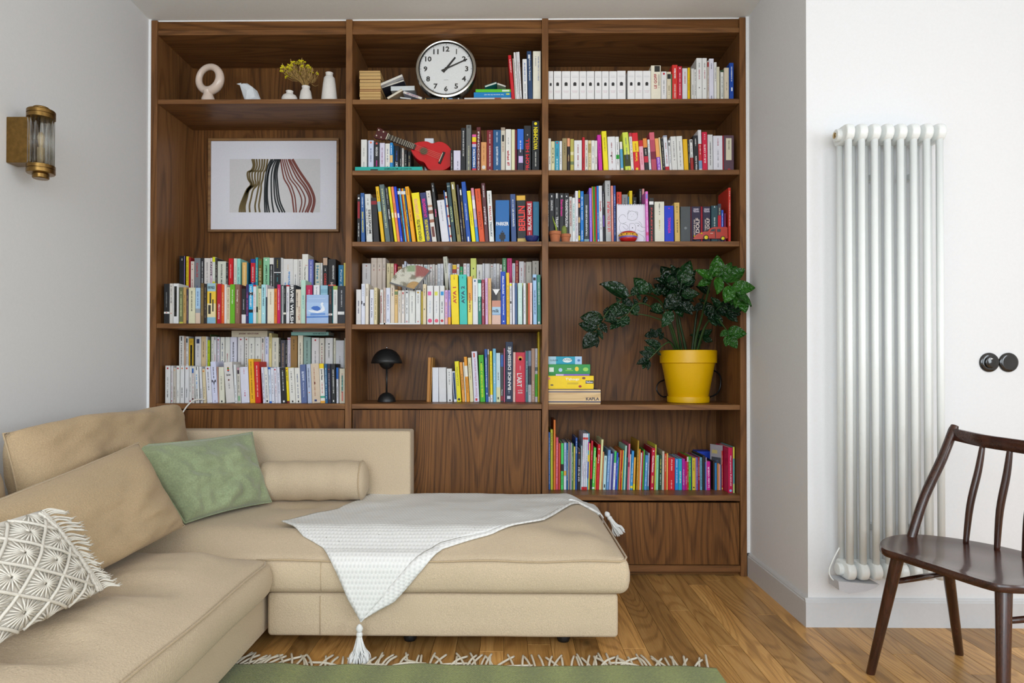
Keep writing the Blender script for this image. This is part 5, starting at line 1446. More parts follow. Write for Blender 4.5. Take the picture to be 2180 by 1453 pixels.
MB().bbox(b0 + L_ * .70, b0 + L_ * .76, -.034, .034, .0005, .006, .001).build('bridge', blk, uk)
MB().bbox(b0 + L_ * .705, b0 + L_ * .718, -.026, .026, .0062, .0085, .0005).build('saddle', wht, uk)
MB().bbox(.020, b0 + L_ * .10, -.0155, .0155, .001, .010, .002).build('neck', blk, uk)
for i in range(12):
    fx = .026 + (b0 + L_ * .08 - .026) * (1 - 2 ** (-i / 9.0)) / (1 - 2 ** (-12 / 9.0))
    MB().box(fx, fx + .0014, -.0155, .0155, .0101, .0112).build('fret', wht, uk, fix=False)
MB().box(.016, .0195, -.017, .017, .001, .0125).build('nut', wht, uk)
MB().prism([(-.048, -.026), (-.044, .0), (-.048, .026), (-.035, .030), (.0, .024), (.016, .016), (.016, -.016), (.0, -.024), (-.035, -.030)], lambda p, q: (p, q, -.006), lambda p, q: (p, q, .005)).build('headstock', wine, uk)
for sx in (-.036, -.010):
    for sy in (-.016, .016):
        MB().lathe([(.0035, .005), (.0035, .010), (.0015, .011)], 8, Matrix.Translation((sx, sy, 0))).build('tuning_peg', wht, uk)
for i in range(4):
    y_ = -.009 + .006 * i
    MB().tube([(.017, y_, .013), (b0 + L_ * .71, y_ * 1.5, .0095)], .0004, 4).build('string', mat('nylon', 'c8b8a0', rough=.3), uk)

bpy.context.view_layer.update()
low = min((uk.matrix_world @ Vector(v)).z for v in lay[0] + lay[1])
uk.location.z += max(0, zB + .0012 - low)
# ---- two cactus pots
terra = mat('terracotta', 'b8704a', rough=.85, bscale=60, var=.08, bump=.1); soil = mat('potting_soil', '4a3a2c', rough=1, bump=.5, bscale=300, var=.3)
zR3 = SH[(2, 514)]
cact = mat('cactus_green', '7a8a40', rough=.7, bscale=200, var=.25, bump=.4); spin = mat('cactus_spines', 'b09a60', rough=.8)
def cpot(px, Y, r, h, label):
    e = empty('potted_cactus', px_base(px, Y, zR3), label, 'cactus', 'cactus pots')
    MB().lathe([(r * .68, 0), (r * .70, .001), (r * .9, h * .70), (r * .92, h * .70), (r, h * .72), (r, h * .985), (r * .97, h), (r * .86, h), (r * .84, h * .8)], 28).build('pot', terra, e, smooth=True, auto=.6)
    MB().lathe([(0, h * .86), (r * .86, h * .86)], 20, cap=False).build('soil', soil, e)
    return e
c1 = cpot(1181.5, .055, .0325, .061, 'terracotta pot with a thin green cactus spike')
c2 = cpot(1204, .085, .0285, .052, 'smaller terracotta pot with a furry round cactus')
MB().tube(spline([(.008, 0, .05), (.006, 0, .08), (-.006, 0, .115), (-.013, 0, .142)], 5), [.006, .0058, .0056, .005, .005, .0048, .0046, .0042, .004, .0038, .0034, .003, .0026, .0018, .0012, .0005], 8).build('cactus_stem', mat('cactus_light', '8aa030', rough=.6, var=.2), c1, smooth=True)
for dx_, hh, rr in ((-.016, .016, .007), (-.004, .02, .008)):
    MB().lathe([(rr * .8, 0), (rr, hh * .4), (rr * .8, hh * .8), (.0008, hh)], 10, Matrix.Translation((dx_, .004, .05))).build('cactus_offset', cact, c1, smooth=True)
mb = MB(); prf = [(.011, .042), (.0145, .055), (.0155, .07), (.0135, .086), (.008, .096), (.001, .0985)]
mb.lathe(prf, 18, Matrix.Translation((-.008, 0, 0))); mb.build('cactus_body', cact, c2, smooth=True)
mb = MB()
for i in range(150):
    t = fr.random(); a_ = fr.uniform(0, 6.28); k = t * (len(prf) - 1.001); j = int(k); r_ = prf[j][0] + (prf[j + 1][0] - prf[j][0]) * (k - j); z_ = prf[j][1] + (prf[j + 1][1] - prf[j][1]) * (k - j)
    p = Vector((r_ * math.cos(a_) - .008, r_ * math.sin(a_), z_)); mb.tube([p, p + Vector((math.cos(a_), math.sin(a_), fr.uniform(-.2, .8))) * .006], .00022, 3, cap=False)
o = mb.build('spines', spin, c2, fix=False); o['kind'] = 'stuff'

# ---- sketch pad standing open
yP = .052
q0, q1 = atY(1313.2, 512, yP), atY(1376, 434.5, yP)
pw, ph = q1.x - q0.x, q1.z - zR3
pad = empty('sketch_pad', (q0.x, yP, zR3), 'spiral sketch pad showing a pencil drawing of animals', 'sketch pad')
MB().box(0, pw, 0, .006, .0003, ph).build('paper_block', mat('sketch_paper', 'e2e2ee', rough=.8), pad)
MB().box(0, pw, .0062, .008, .0003, ph).build('back_board', mat('card_grey', '8a8478', rough=.8), pad)
for i in range(16):
    xx = pw * (.05 + .9 * i / 15)
    MB().tube([(xx, -.0005, ph - .006), (xx, -.003, ph - .002), (xx, -.001, ph + .002), (xx, .006, ph + .002), (xx, .009, ph - .004)], .0009, 5).build('wire_loop', mat('wire_black', '26262e', rough=.4, metal=.6), pad)
pen = mat('pencil', '5a5a66', rough=.8)
def sk(pts, w=.0006):
    P = spline([(pw * x, -.0004, ph * (1 - y)) for x, y in pts], 6); mb = MB(); R = []
    for i, p in enumerate(P):
        t = (P[min(i + 1, len(P) - 1)] - P[max(0, i - 1)]).normalized(); nn = Vector((-t.z, 0, t.x)); R.append([p - nn * w, p + nn * w])
    mb.grid(R); mb.build('pencil_line', pen, pad, fix=False)
sk([(.36, .38), (.38, .24), (.46, .18), (.56, .18), (.66, .22), (.7, .3), (.66, .38), (.52, .42), (.36, .38)])
sk([(.36, .26), (.40, .17), (.46, .18)]); sk([(.62, .2), (.70, .2), (.70, .28)])
sk([(.06, .36), (.14, .28), (.24, .27), (.3, .33)]); sk([(.06, .36), (.1, .46), (.2, .5), (.32, .46)])
sk([(.12, .5), (.08, .62), (.16, .72), (.3, .76), (.42, .74)]); sk([(.2, .5), (.34, .54), (.38, .62), (.3, .64), (.2, .56)])
sk([(.44, .5), (.58, .5), (.64, .6), (.6, .7), (.46, .7), (.42, .6), (.44, .5)]); sk([(.62, .48), (.74, .5), (.84, .58), (.96, .6)])
sk([(.7, .66), (.84, .7), (.94, .68)]); sk([(.66, .74), (.8, .78), (.92, .86), (.9, .98)]); sk([(.1, .78), (.08, .9), (.14, 1.0)]); sk([(.74, .44), (.82, .5), (.86, .6)])
for (x, y, r_) in ((.53, .605, .0022), (.72, .555, .002), (.47, .26, .0008), (.56, .26, .0008), (.51, .31, .001)):
    MB().lathe([(0, 0), (r_ * 1.3, 0)], 10, Matrix.Translation((pw * x, -.0005, ph * (1 - y))) @ Matrix.Rotation(math.pi / 2, 4, 'X'), cap=False).build('pencil_dot', mat('pencil_dark', '2a2a30'), pad, fix=False)

# ---- round lidded trinket box, red with a gilt band
e = empty('trinket_box', px_base(1337.5, .022, zR3), 'round red trinket box with gold and purple band before sketch pad', 'trinket box')
redl = mat('lacquer_red', 'b8141c', rough=.2, coat=.5); gold = mat('gilt_band', 'd8a028', rough=.4, bscale=160, var=.5); purp = mat('lacquer_purple', '6a50a0', rough=.3)
MB().lathe([(.030, 0), (.038, .004), (.045, .012), (.0475, .0175)], 36).build('bowl', redl, e, smooth=True)
MB().lathe([(.0475, .0176), (.0485, .022), (.0482, .026)], 36, cap=False).build('purple_band', purp, e, smooth=True)
MB().lathe([(.0484, .026), (.0488, .030), (.047, .0385), (.044, .0415)], 36, cap=False).build('gold_band', gold, e, smooth=True)
for i in range(16):
    a_ = math.pi + math.pi * i / 15
    MB().lathe([(.0005, -.0045), (.003, 0), (.0005, .0045)], 6, Matrix.Translation((.0482 * math.cos(a_), .0482 * math.sin(a_), .0335))).build('gilt_petal', gold if i % 3 else blk, e, smooth=True)
MB().lathe([(.044, .0417), (.043, .0445), (.036, .0505), (.022, .0555), (0, .0572)], 36, cap=False).build('lid', redl, e, smooth=True)

# ---- toy van
ZV = lambda zx, zy, Y: atY(1360 + zx / 9.478, 380 + zy / 9.478, Y)
yV = .018
pa, pb = ZV(1100, 1245, yV), ZV(1800, 1245, yV); vl = pb.x - pa.x
van = empty('toy_van', (pa.x, yV, zR3), 'vintage red toy van with yellow wheels beside tall red book', 'toy van')
def vp(zx, zy): p = ZV(zx, zy, yV); return (p.x - pa.x, p.z - zR3)
vred = mat('toy_red', 'b4301c', rough=.3, coat=.4); vy = mat('toy_yellow', 'e0cc10', rough=.4); vb = mat('toy_black', '1c1a1a', rough=.5); vg = mat('toy_window', '3a424a', rough=.15, spec=.8)
side = [vp(*p) for p in ((1105, 1215), (1120, 1175), (1180, 1120), (1270, 1075), (1330, 1065), (1400, 1062), (1432, 1010), (1480, 985), (1550, 972), (1760, 970), (1795, 985), (1800, 1200), (1760, 1205), (1420, 1205), (1140, 1222))]
wv = .052
MB().prism(side, lambda p, q: (p, .004, q), lambda p, q: (p, wv, q)).build('body', vred, van)
MB().prism([vp(1300, 1075), vp(1400, 1020), vp(1440, 1000), vp(1420, 1062)], lambda p, q: (p, .01, q), lambda p, q: (p, wv - .006, q)).build('windscreen', vb, van)
def vpane(pts, mname, name): MB().prism([vp(*p) for p in pts], lambda p, q: (p, .0022, q), lambda p, q: (p, .0045, q)).build(name, mname, van)
vpane([(1440, 1062), (1470, 1022), (1532, 1008), (1530, 1062)], vg, 'door_window'); vpane([(1582, 1072), (1582, 1015), (1655, 1012), (1655, 1072)], vg, 'side_window')
vpane([(1545, 1195), (1540, 1010), (1550, 1010), (1558, 1195)], vb, 'door_gap'); vpane([(1445, 1095), (1445, 1105), (1500, 1103), (1500, 1093)], wht, 'door_lettering')
for (zx, zy) in ((1358, 1185), (1698, 1205)):
    for s_ in (0, 1):
        x_, z_ = vp(zx, zy); r_ = .0135 if zx < 1500 else .012
        wm = Matrix.Translation((x_, .001 if s_ == 0 else wv + .003, max(z_, r_ + .0002))) @ Matrix.Rotation(math.pi / 2, 4, 'X')
        w_ = MB().lathe([(r_ * .6, -.0045), (r_, -.004), (r_, .001), (r_ * .72, .002)], 20, wm).build('tyre', vb, van, smooth=True, auto=.5)
        MB().lathe([(r_ * .70, .0021), (r_ * .5, .0035), (0, .0038)], 18, wm, cap=False).build('hub', vy, w_, smooth=True)
for (zx, zy, r_) in ((1270, 1100, .005), (1127, 1155, .0045)):
    x_, z_ = vp(zx, zy); MB().lathe([(.0005, -.004), (r_, -.002), (r_ * .8, .002), (0, .004)], 12, Matrix.Translation((x_, .004, z_)) @ Matrix.Rotation(math.pi / 2, 4, 'X')).build('headlamp', vy, van, smooth=True)
MB().bbox(vp(1100, 0)[0], vp(1170, 0)[0], .006, wv - .004, vp(0, 1235)[1], vp(0, 1215)[1], .001).build('bumper', vb, van)

# ---- blue bowl
MBo = MB().lathe([(.018, 0), (.020, .001), (.032, .010), (.0375, .025), (.0385, .0285), (.037, .0285), (.031, .012), (0, .004)], 36)
o = MBo.build('bowl', mat('cobalt_glaze', '1c2c6c', rough=.12, coat=.6), smooth=True, auto=.9); o.location = px_base(1132, .02, SH[(1, 514)]); tag(o, 'small cobalt blue bowl in front of the red spine', 'bowl')

# ---- postcard with a swan
yK = .018
q0, q1 = atY(340 + 990 / 8.805 + 200, 686, yK), atY(340 + 1403 / 8.805 + 200, 530 + 855 / 8.805, yK)
kw, kh = q1.x - q0.x, q1.z - SH[(0, 688)]
card = empty('postcard', (q0.x, yK, SH[(0, 688)]), 'pale blue postcard of a swimming swan propped before paperbacks', 'postcard')
MB().bbox(0, kw, 0, .0012, .0003, kh, .0004).build('card', mat('card_blue', '9cb8e0', rough=.5), card)
def flat(pts, c, name, y=-.0004):
    mb = MB(); mb.add([(kw * x, y, kh * z) for x, z in pts], [tuple(range(len(pts)))]); mb.build(name, paper(c), card, fix=False)
flat([(.0, .33), (1, .36), (1, .72), (.0, .74)], 'a8c4e8', 'printed_sea')
flat([(.05, .46), (.2, .40), (.5, .36), (.72, .4), (.84, .46), (.82, .56), (.74, .66), (.78, .70), (.74, .74), (.66, .72), (.64, .66), (.70, .56), (.66, .5), (.5, .48), (.3, .46)], 'e4eaf2', 'printed_swan', -.0006)
flat([(.2, .54), (.3, .60), (.5, .61), (.62, .56), (.64, .48), (.5, .44), (.36, .46)], '3c6cc0', 'printed_wing', -.0008)
flat([(.18, .28), (.85, .3), (.85, .37), (.18, .36)], '6a94d4', 'printed_ripple', -.0006); flat([(.0, .2), (1, .22), (1, .26), (.0, .25)], '4a7cc8', 'printed_ripple', -.0006)
flat([(.1, .865), (.85, .87), (.85, .88), (.1, .875)], 'd4e0f2', 'printed_line', -.0006)

# ---- notebook with triangle
yN = .028
q0, q1 = atY(950 + 832 / 8.548, 688, yN), atY(950 + 992 / 8.548, 530 + 728 / 8.548, yN)
nw, nh = q1.x - q0.x, q1.z - SH[(1, 690)]
nb = empty('notebook', (q0.x, yN, SH[(1, 690)]), 'notebook with white triangle over black, pink lower half and blue label', 'notebook')
MB().bbox(0, nw, 0, .012, .0003, nh, .0006).build('block', mat('nb_pink', 'dcb8a8', rough=.6), nb)
def nbq(x0, x1, z0, z1, c, name='printed_panel', y=-.0004): MB().add([(nw * x0, y, nh * z0), (nw * x1, y, nh * z0), (nw * x1, y, nh * z1), (nw * x0, y, nh * z1)], [(0, 1, 2, 3)]).build(name, paper(c), nb, fix=False)
nbq(0, 1, .68, 1, '2c2a2c'); nbq(.62, .98, .68, .92, '5c5850', y=-.0006); nbq(0, 1, .5, .68, 'c88c78'); nbq(.02, .98, .29, .5, 'a8c8e0', y=-.0006); nbq(.02, .98, .27, .31, '8aa8cc', y=-.0007)
MB().add([(nw * .06, -.0008, nh), (nw * .46, -.0008, nh * .83), (nw * .9, -.0008, nh)], [(0, 1, 2)]).build('printed_triangle', paper('e6e6e6'), nb, fix=False)
mb = MB(); put_text(mb, 'milk', (nw * .06, -.001, nh * .34), (nw * .75, 0, 0), (0, 0, nh * .1)); mb.build('label_lettering', paper('26303c'), nb, fix=False)

# ---- folding fan propped on the books
ZF = lambda zx, zy, Y: atY(750 + zx / 8.548, 530 + zy / 8.548, Y)
yA = .012
pv = ZF(1125, 742, yA); fan = empty('folding_fan', pv, 'open paper folding fan with bamboo ribs propped on white paperbacks', 'fan')
def fd(zx, zy): p = ZF(zx, zy, yA); return Vector((p.x - pv.x, 0, p.z - pv.z))
aL = math.atan2(fd(690, 615).z, fd(690, 615).x); aR = math.atan2(fd(1425, 400).z, fd(1425, 400).x); Rf = fd(690, 615).length * .99
r_in = fd(985, 690).length * 1.03
NF = 26
leafm, nt, b_ = nodes_of('fan_paper')
tc = nt.nodes.new('ShaderNodeTexCoord'); gr = nt.nodes.new('ShaderNodeTexNoise'); gr.inputs['Scale'].default_value = 22
nt.links.new(tc.outputs['Object'], gr.inputs['Vector'])
cr = nt.nodes.new('ShaderNodeValToRGB'); els = cr.color_ramp.elements
els[0].position = .40; els[0].color = (*srgb('8a8474'), 1); els[1].position = .5; els[1].color = (*srgb('cfccc0'), 1)
nt.links.new(gr.outputs['Fac'], cr.inputs[0])
sx = nt.nodes.new('ShaderNodeSeparateXYZ'); nt.links.new(tc.outputs['Object'], sx.inputs[0])
m1 = nt.nodes.new('ShaderNodeMapRange'); m1.inputs['From Min'].default_value = .0; m1.inputs['From Max'].default_value = .012; nt.links.new(sx.outputs['X'], m1.inputs['Value'])
m2 = nt.nodes.new('ShaderNodeMapRange'); m2.inputs['From Min'].default_value = .06; m2.inputs['From Max'].default_value = .075; nt.links.new(sx.outputs['Z'], m2.inputs['Value'])
mm = nt.nodes.new('ShaderNodeMath'); mm.operation = 'MULTIPLY'; nt.links.new(m1.outputs[0], mm.inputs[0]); nt.links.new(m2.outputs[0], mm.inputs[1])
mxr = nt.nodes.new('ShaderNodeMix'); mxr.data_type = 'RGBA'; nt.links.new(mm.outputs[0], mxr.inputs[0]); nt.links.new(cr.outputs[0], mxr.inputs[6]); mxr.inputs[7].default_value = (*srgb('a06460'), 1)
m3 = nt.nodes.new('ShaderNodeMapRange'); m3.inputs['From Min'].default_value = -.045; m3.inputs['From Max'].default_value = -.03; nt.links.new(sx.outputs['X'], m3.inputs['Value'])
m4 = nt.nodes.new('ShaderNodeMapRange'); m4.inputs['From Min'].default_value = .092; m4.inputs['From Max'].default_value = .097; nt.links.new(sx.outputs['Z'], m4.inputs['Value'])
m5 = nt.nodes.new('ShaderNodeMath'); m5.operation = 'MULTIPLY'; nt.links.new(m3.outputs[0], m5.inputs[0]); nt.links.new(m4.outputs[0], m5.inputs[1])
mxg = nt.nodes.new('ShaderNodeMix'); mxg.data_type = 'RGBA'; nt.links.new(m5.outputs[0], mxg.inputs[0]); nt.links.new(mxr.outputs[2], mxg.inputs[6]); mxg.inputs[7].default_value = (*srgb('92a482'), 1)
mfin = nt.nodes.new('ShaderNodeMix'); mfin.data_type = 'RGBA'; nt.links.new(mm.outputs[0], mfin.inputs[0]); nt.links.new(mxg.outputs[2], mfin.inputs[6]); nt.links.new(mxr.outputs[2], mfin.inputs[7])
nt.links.new(mfin.outputs[2], b_.inputs['Base Color']); b_.inputs['Roughness'].default_value = .8
G_ = []
for i in range(2 * NF + 1):
    a_ = aL + (aR - aL) * i / (2 * NF); yo = -.0025 if i % 2 else .0
    G_.append([Vector((r_ * math.cos(a_), yo * (r_ / Rf), r_ * math.sin(a_))) for r_ in (r_in, (r_in + Rf) / 2, Rf)])
MB().grid(G_).build('leaf', leafm, fan, fix=False)
bam = mat('bamboo', 'b08a50', rough=.5, bscale=90, var=.12)
for i in range(NF + 1):
    a_ = aL + (aR - aL) * i / NF; d_ = Vector((math.cos(a_), 0, math.sin(a_))); q_ = Vector((-d_.z, 0, d_.x)); yo = .0012 + .00025 * i / NF
    P = [d_ * -.006 - q_ * .0018, d_ * -.006 + q_ * .0018, d_ * (r_in + .01) + q_ * .0026, d_ * (r_in + .01) - q_ * .0026]
    MB().add([p + Vector((0, yo, 0)) for p in P] + [p + Vector((0, yo + .0006, 0)) for p in P], [(3, 2, 1, 0), (4, 5, 6, 7), (0, 1, 5, 4), (1, 2, 6, 5), (2, 3, 7, 6), (3, 0, 4, 7)]).build('rib', bam, fan)
for a_ in (aL, aR):
    d_ = Vector((math.cos(a_), 0, math.sin(a_))); q_ = Vector((-d_.z, 0, d_.x))
    P = [d_ * -.008 - q_ * .003, d_ * -.008 + q_ * .003, d_ * (Rf + .004) + q_ * .0042, d_ * (Rf + .004) - q_ * .0042]
    MB().add([p + Vector((0, -.004, 0)) for p in P] + [p + Vector((0, -.001, 0)) for p in P], [(3, 2, 1, 0), (4, 5, 6, 7), (0, 1, 5, 4), (1, 2, 6, 5), (2, 3, 7, 6), (3, 0, 4, 7)]).build('guard', mat('lacquer_guard', '2c201c', rough=.3), fan)

# ---- black mushroom lamp
mblk = mat('matt_black', '1b1c1e', rough=.42, spec=.5)
zL = SH[(1, 860)]
lx = px_base(823.4, .20, zL); lam = empty('table_lamp', lx, 'matt black mushroom table lamp on the shelf', 'lamp')
s_ = 3.71 / F_PX / 8.305
MB().lathe([(160 * s_, 0), (161 * s_, .002), (150 * s_, 60 * s_), (120 * s_, 110 * s_), (75 * s_, 148 * s_), (22 * s_, 166 * s_)], 40).build('base', mblk, lam, smooth=True)
MB().lathe([(17 * s_, 160 * s_), (17 * s_, 580 * s_)], 20).build('stem', mblk, lam, smooth=True)
MB().lathe([(12 * s_, 570 * s_), (60 * s_, 585 * s_), (105 * s_, 620 * s_), (130 * s_, 665 * s_), (136 * s_, 690 * s_), (120 * s_, 690 * s_)], 40, cap=False).build('diffuser', mblk, lam, smooth=True)
MB().lathe([(268 * s_, 676 * s_), (276 * s_, 676 * s_), (262 * s_, 735 * s_), (225 * s_, 815 * s_), (170 * s_, 880 * s_), (100 * s_, 922 * s_), (30 * s_, 938 * s_), (0, 940 * s_)], 48, cap=False).build('shade', mblk, lam, smooth=True)
MB().lathe([(5 * s_, 938 * s_), (12 * s_, 945 * s_), (15 * s_, 958 * s_), (10 * s_, 970 * s_), (0, 974 * s_)], 14).build('finial', mat('polished_steel', 'c0c0c4', rough=.12, metal=1), lam, smooth=True)

# ---- game boxes
ZG = lambda zx, zy, Y=.035: atY(1150 + zx / 10.376, 730 + zy / 10.376, Y)
zG = SH[(2, 861)]
def gbox(name, label, x0, x1, y0, y1, z0, D, c, lid=.6, Y=.035):
    a = ZG(x0, y1, Y); b = ZG(x1, y0, Y); w, h = b.x - a.x, b.z - a.z
    e = empty(name, (max(a.x, 2 * BP + T + .0015), Y, z0), label, 'game box', 'board games stacked beside the plant')
    m_ = paper(c) if isinstance(c, str) else c
    MB().bbox(.0008, w - .0008, .0008, D - .0008, .0002, h * .5, .0006).build('tray', m_, e)
    MB().bbox(0, w, 0, D, h * .12, h, .0008).build('lid', m_, e)
    return e, w, h
def gq(e, w, h, x0, x1, z0, z1, c, name='printed_panel', y=-.0005):
    MB().add([(w * x0, y, h * z0), (w * x1, y, h * z0), (w * x1, y, h * z1), (w * x0, y, h * z1)], [(0, 1, 2, 3)]).build(name, paper(c), e, fix=False)
def gt(e, w, h, s, x0, x1, z0, z1, c):
    mb = MB(); put_text(mb, s, (w * x0, -.0008, h * z0), (w * (x1 - x0), 0, 0), (0, 0, h * (z1 - z0)), .02); mb.build('printed_lettering', paper(c), e, fix=False)
def go(e, w, h, cx, cz, rx, rz, c):
    MB().add([(w * cx + rx * h * math.cos(k * math.pi / 8), -.0007, h * cz + rz * h * math.sin(k * math.pi / 8)) for k in range(16)], [tuple(range(16))]).build('printed_spot', paper(c), e, fix=False)
pine = wood('pine_box', 'c09a6c', 'd8b888', 'e2c8a0', axis='X', scale=2.0, rough=.6, rings=.5, knots=False)
e, w, h = gbox('game_box', 'natural wood block set box at bottom of game stack', 180, 1337, 1030, 1350, zG, .24, pine)
gq(e, w, h, 0, 1, .82, .88, '2c3a68'); gq(e, w, h, 0, 1, .13, .2, '2c3a68'); gt(e, w, h, 'KAPLA', .72, .97, .27, .47, '1c2444')
MB().box(.004, w - .012, .004, .22, h + .0002, h + .0030).build('slide_panel', mat('panel_dark', '2a2c38', rough=.5), e); z_ = zG + h + .0034
e, w, h = gbox('game_box', "yellow children's game box in the stack above the wooden box", 178, 1182, 730, 1020, z_, .2, 'f0cc10')
gt(e, w, h, "T'choupi", .38, .68, .6, .85, 'f6f0dc'); gq(e, w, h, .82, .995, .42, .64, '1c2038'); gt(e, w, h, 'Nathan', .83, .98, .47, .6, 'f0f0f0')
gq(e, w, h, .42, .66, .44, .47, 'a89030'); gq(e, w, h, .42, .66, .37, .40, 'a89030'); go(e, w, h, .78, .83, .13, .09, '7a4a38'); go(e, w, h, .7, .2, .12, .09, 'a83030'); go(e, w, h, .02, .8, .09, .09, 'e08880'); go(e, w, h, .08, .3, .12, .06, '6a5a40'); z_ += h + .0004
e, w, h = gbox('game_box', 'flat purple game tray between yellow and green boxes', 180, 1090, 686, 722, z_, .2, '8a6cc8')
gq(e, w, h, .0, .18, 0, 1, '2c8a40'); gq(e, w, h, .18, .37, 0, 1, 'c8b8e0'); z_ += h + .0004
e, w, h = gbox('game_box', "green children's game box with small motifs", 180, 1105, 475, 688, z_, .2, '2f9448')
gq(e, w, h, .02, .13, .22, .68, 'dce8dc'); go(e, w, h, .29, .42, .2, .2, 'a8c8e4'); gq(e, w, h, .41, .59, .33, .42, '7ac040'); gt(e, w, h, 'KING', .45, .55, .46, .6, 'e8f0e8'); go(e, w, h, .68, .52, .2, .24, 'e8c83c'); go(e, w, h, .89, .48, .28, .2, '9ad060'); z_ += h + .0004
e, w, h = gbox('game_box', 'small turquoise game box on top of the stack', 175, 918, 297, 468, z_, .18, '1898b4')
gq(e, w, h, 0, .235, 0, 1, 'a0c4d4'); gq(e, w, h, .8, 1, 0, 1, 'a4c8e8'); go(e, w, h, .57, .52, .62, .3, 'dce8ea'); gt(e, w, h, 'OUTSON', .43, .72, .45, .72, '3a6a78'); gt(e, w, h, 'CLOUDS', .05, .29, .4, .6, '26323c'); go(e, w, h, .91, .5, .18, .16, '4a78b0')
# ================================================================ potted plant
potm = mat('pot_yellow', 'eab600', rough=.38, spec=.5, bscale=12, var=.02)
yP_ = .225
pc = px_base(1464.7, yP_, SH[(2, 861)])
plant = empty('potted_plant', pc, 'glossy green leafy plant in a yellow pot', 'plant')
s_ = (yP_ + 3.508) / F_PX / 4.274
MB().lathe([(180 * s_, 0), (186 * s_, .002), (188 * s_, .012), (187 * s_, 54 * s_), (178 * s_, 55 * s_), (178 * s_, .006), (0, .005)], 56).build('saucer', potm, plant, smooth=True, auto=.6)
MB().lathe([(150 * s_, .0062), (178 * s_, 58 * s_), (234 * s_, 352 * s_), (240 * s_, 354 * s_), (250 * s_, 358 * s_), (252 * s_, 466 * s_), (247 * s_, 470 * s_), (236 * s_, 470 * s_), (228 * s_, 430 * s_)], 64, cap=True).build('pot', potm, plant, smooth=True, auto=.6)
MB().lathe([(0, 432 * s_), (229 * s_, 432 * s_)], 40, cap=False).build('soil', soil, plant)
ZPl = lambda zx, zy, Y: atY(1150 + zx / 4.274, 530 + zy / 4.274, Y) - pc
# black cable loops behind the pot
cab = mat('black_cable', '17181a', rough=.35)
cb = MB().tube(spline([ZPl(1175, 1335, .33) + pc, ZPl(1110, 1340, .31) + pc, ZPl(1062, 1285, .30) + pc, ZPl(1075, 1220, .31) + pc, ZPl(1130, 1190, .34) + pc, ZPl(1250, 1150, .385) + pc, ZPl(1480, 1090, .385) + pc, ZPl(1580, 1105, .34) + pc, ZPl(1635, 1150, .29) + pc, ZPl(1640, 1240, .27) + pc, ZPl(1610, 1310, .28) + pc, ZPl(1540, 1345, .31) + pc, ZPl(1480, 1340, .35) + pc], 8), .0042, 8).build('power_cable', cab, smooth=True)
tag(cb, 'black cable looped behind the yellow pot', 'cable')
stem_m = mat('plant_stem', '243a1a', rough=.5, var=.15, bscale=40); stem_d = mat('plant_stem_tip', '304a20', rough=.5, var=.15, bscale=40)
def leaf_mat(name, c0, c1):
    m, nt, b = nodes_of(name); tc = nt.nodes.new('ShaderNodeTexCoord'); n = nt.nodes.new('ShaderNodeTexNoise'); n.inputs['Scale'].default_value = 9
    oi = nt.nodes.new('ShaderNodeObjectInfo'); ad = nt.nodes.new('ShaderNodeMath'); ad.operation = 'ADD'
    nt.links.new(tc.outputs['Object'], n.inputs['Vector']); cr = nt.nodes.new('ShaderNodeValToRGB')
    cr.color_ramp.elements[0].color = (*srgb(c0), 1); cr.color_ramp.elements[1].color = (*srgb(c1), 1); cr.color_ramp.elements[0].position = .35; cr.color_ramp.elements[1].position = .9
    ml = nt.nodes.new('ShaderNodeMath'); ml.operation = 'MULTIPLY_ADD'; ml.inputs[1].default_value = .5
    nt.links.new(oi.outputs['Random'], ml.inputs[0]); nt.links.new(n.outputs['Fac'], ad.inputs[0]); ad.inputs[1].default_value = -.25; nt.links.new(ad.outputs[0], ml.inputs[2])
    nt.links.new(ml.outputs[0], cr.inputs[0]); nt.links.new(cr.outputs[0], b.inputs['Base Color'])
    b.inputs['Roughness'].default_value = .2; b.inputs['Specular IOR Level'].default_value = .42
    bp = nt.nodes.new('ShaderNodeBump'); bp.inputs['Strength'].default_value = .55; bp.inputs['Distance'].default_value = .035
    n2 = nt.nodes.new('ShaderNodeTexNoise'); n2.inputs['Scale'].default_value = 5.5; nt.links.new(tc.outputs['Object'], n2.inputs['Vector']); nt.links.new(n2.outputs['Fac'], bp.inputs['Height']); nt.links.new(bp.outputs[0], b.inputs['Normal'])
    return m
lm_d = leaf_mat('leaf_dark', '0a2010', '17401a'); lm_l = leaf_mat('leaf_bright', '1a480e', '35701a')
def leaf_mesh(m, wid, curl):
    mb = MB(); R = []
    for i in range(11):
        t = i / 10; h = wid * (math.sin(math.pi * t ** .8) ** .8) * (1 - .15 * t)
        if i == 10: h = .004
        if i == 0: h = .018
        rw = []
        for j in range(7):
            v = (j - 3) / 3
            rw.append(Vector((t, v * h, curl * (-.28 * (t - .4) ** 2) + .05 * abs(v) ** 1.3 * wid * 4 - .02 * (1 - abs(v)) )))
        R.append(rw)
    mb.grid(R); me_o = mb.build('leaf', m, None, smooth=True, fix=False); me = me_o.data; bpy.data.objects.remove(me_o); return me
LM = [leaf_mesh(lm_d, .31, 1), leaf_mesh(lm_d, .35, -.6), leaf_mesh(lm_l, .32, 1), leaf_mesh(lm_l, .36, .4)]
pr = random.Random(21)
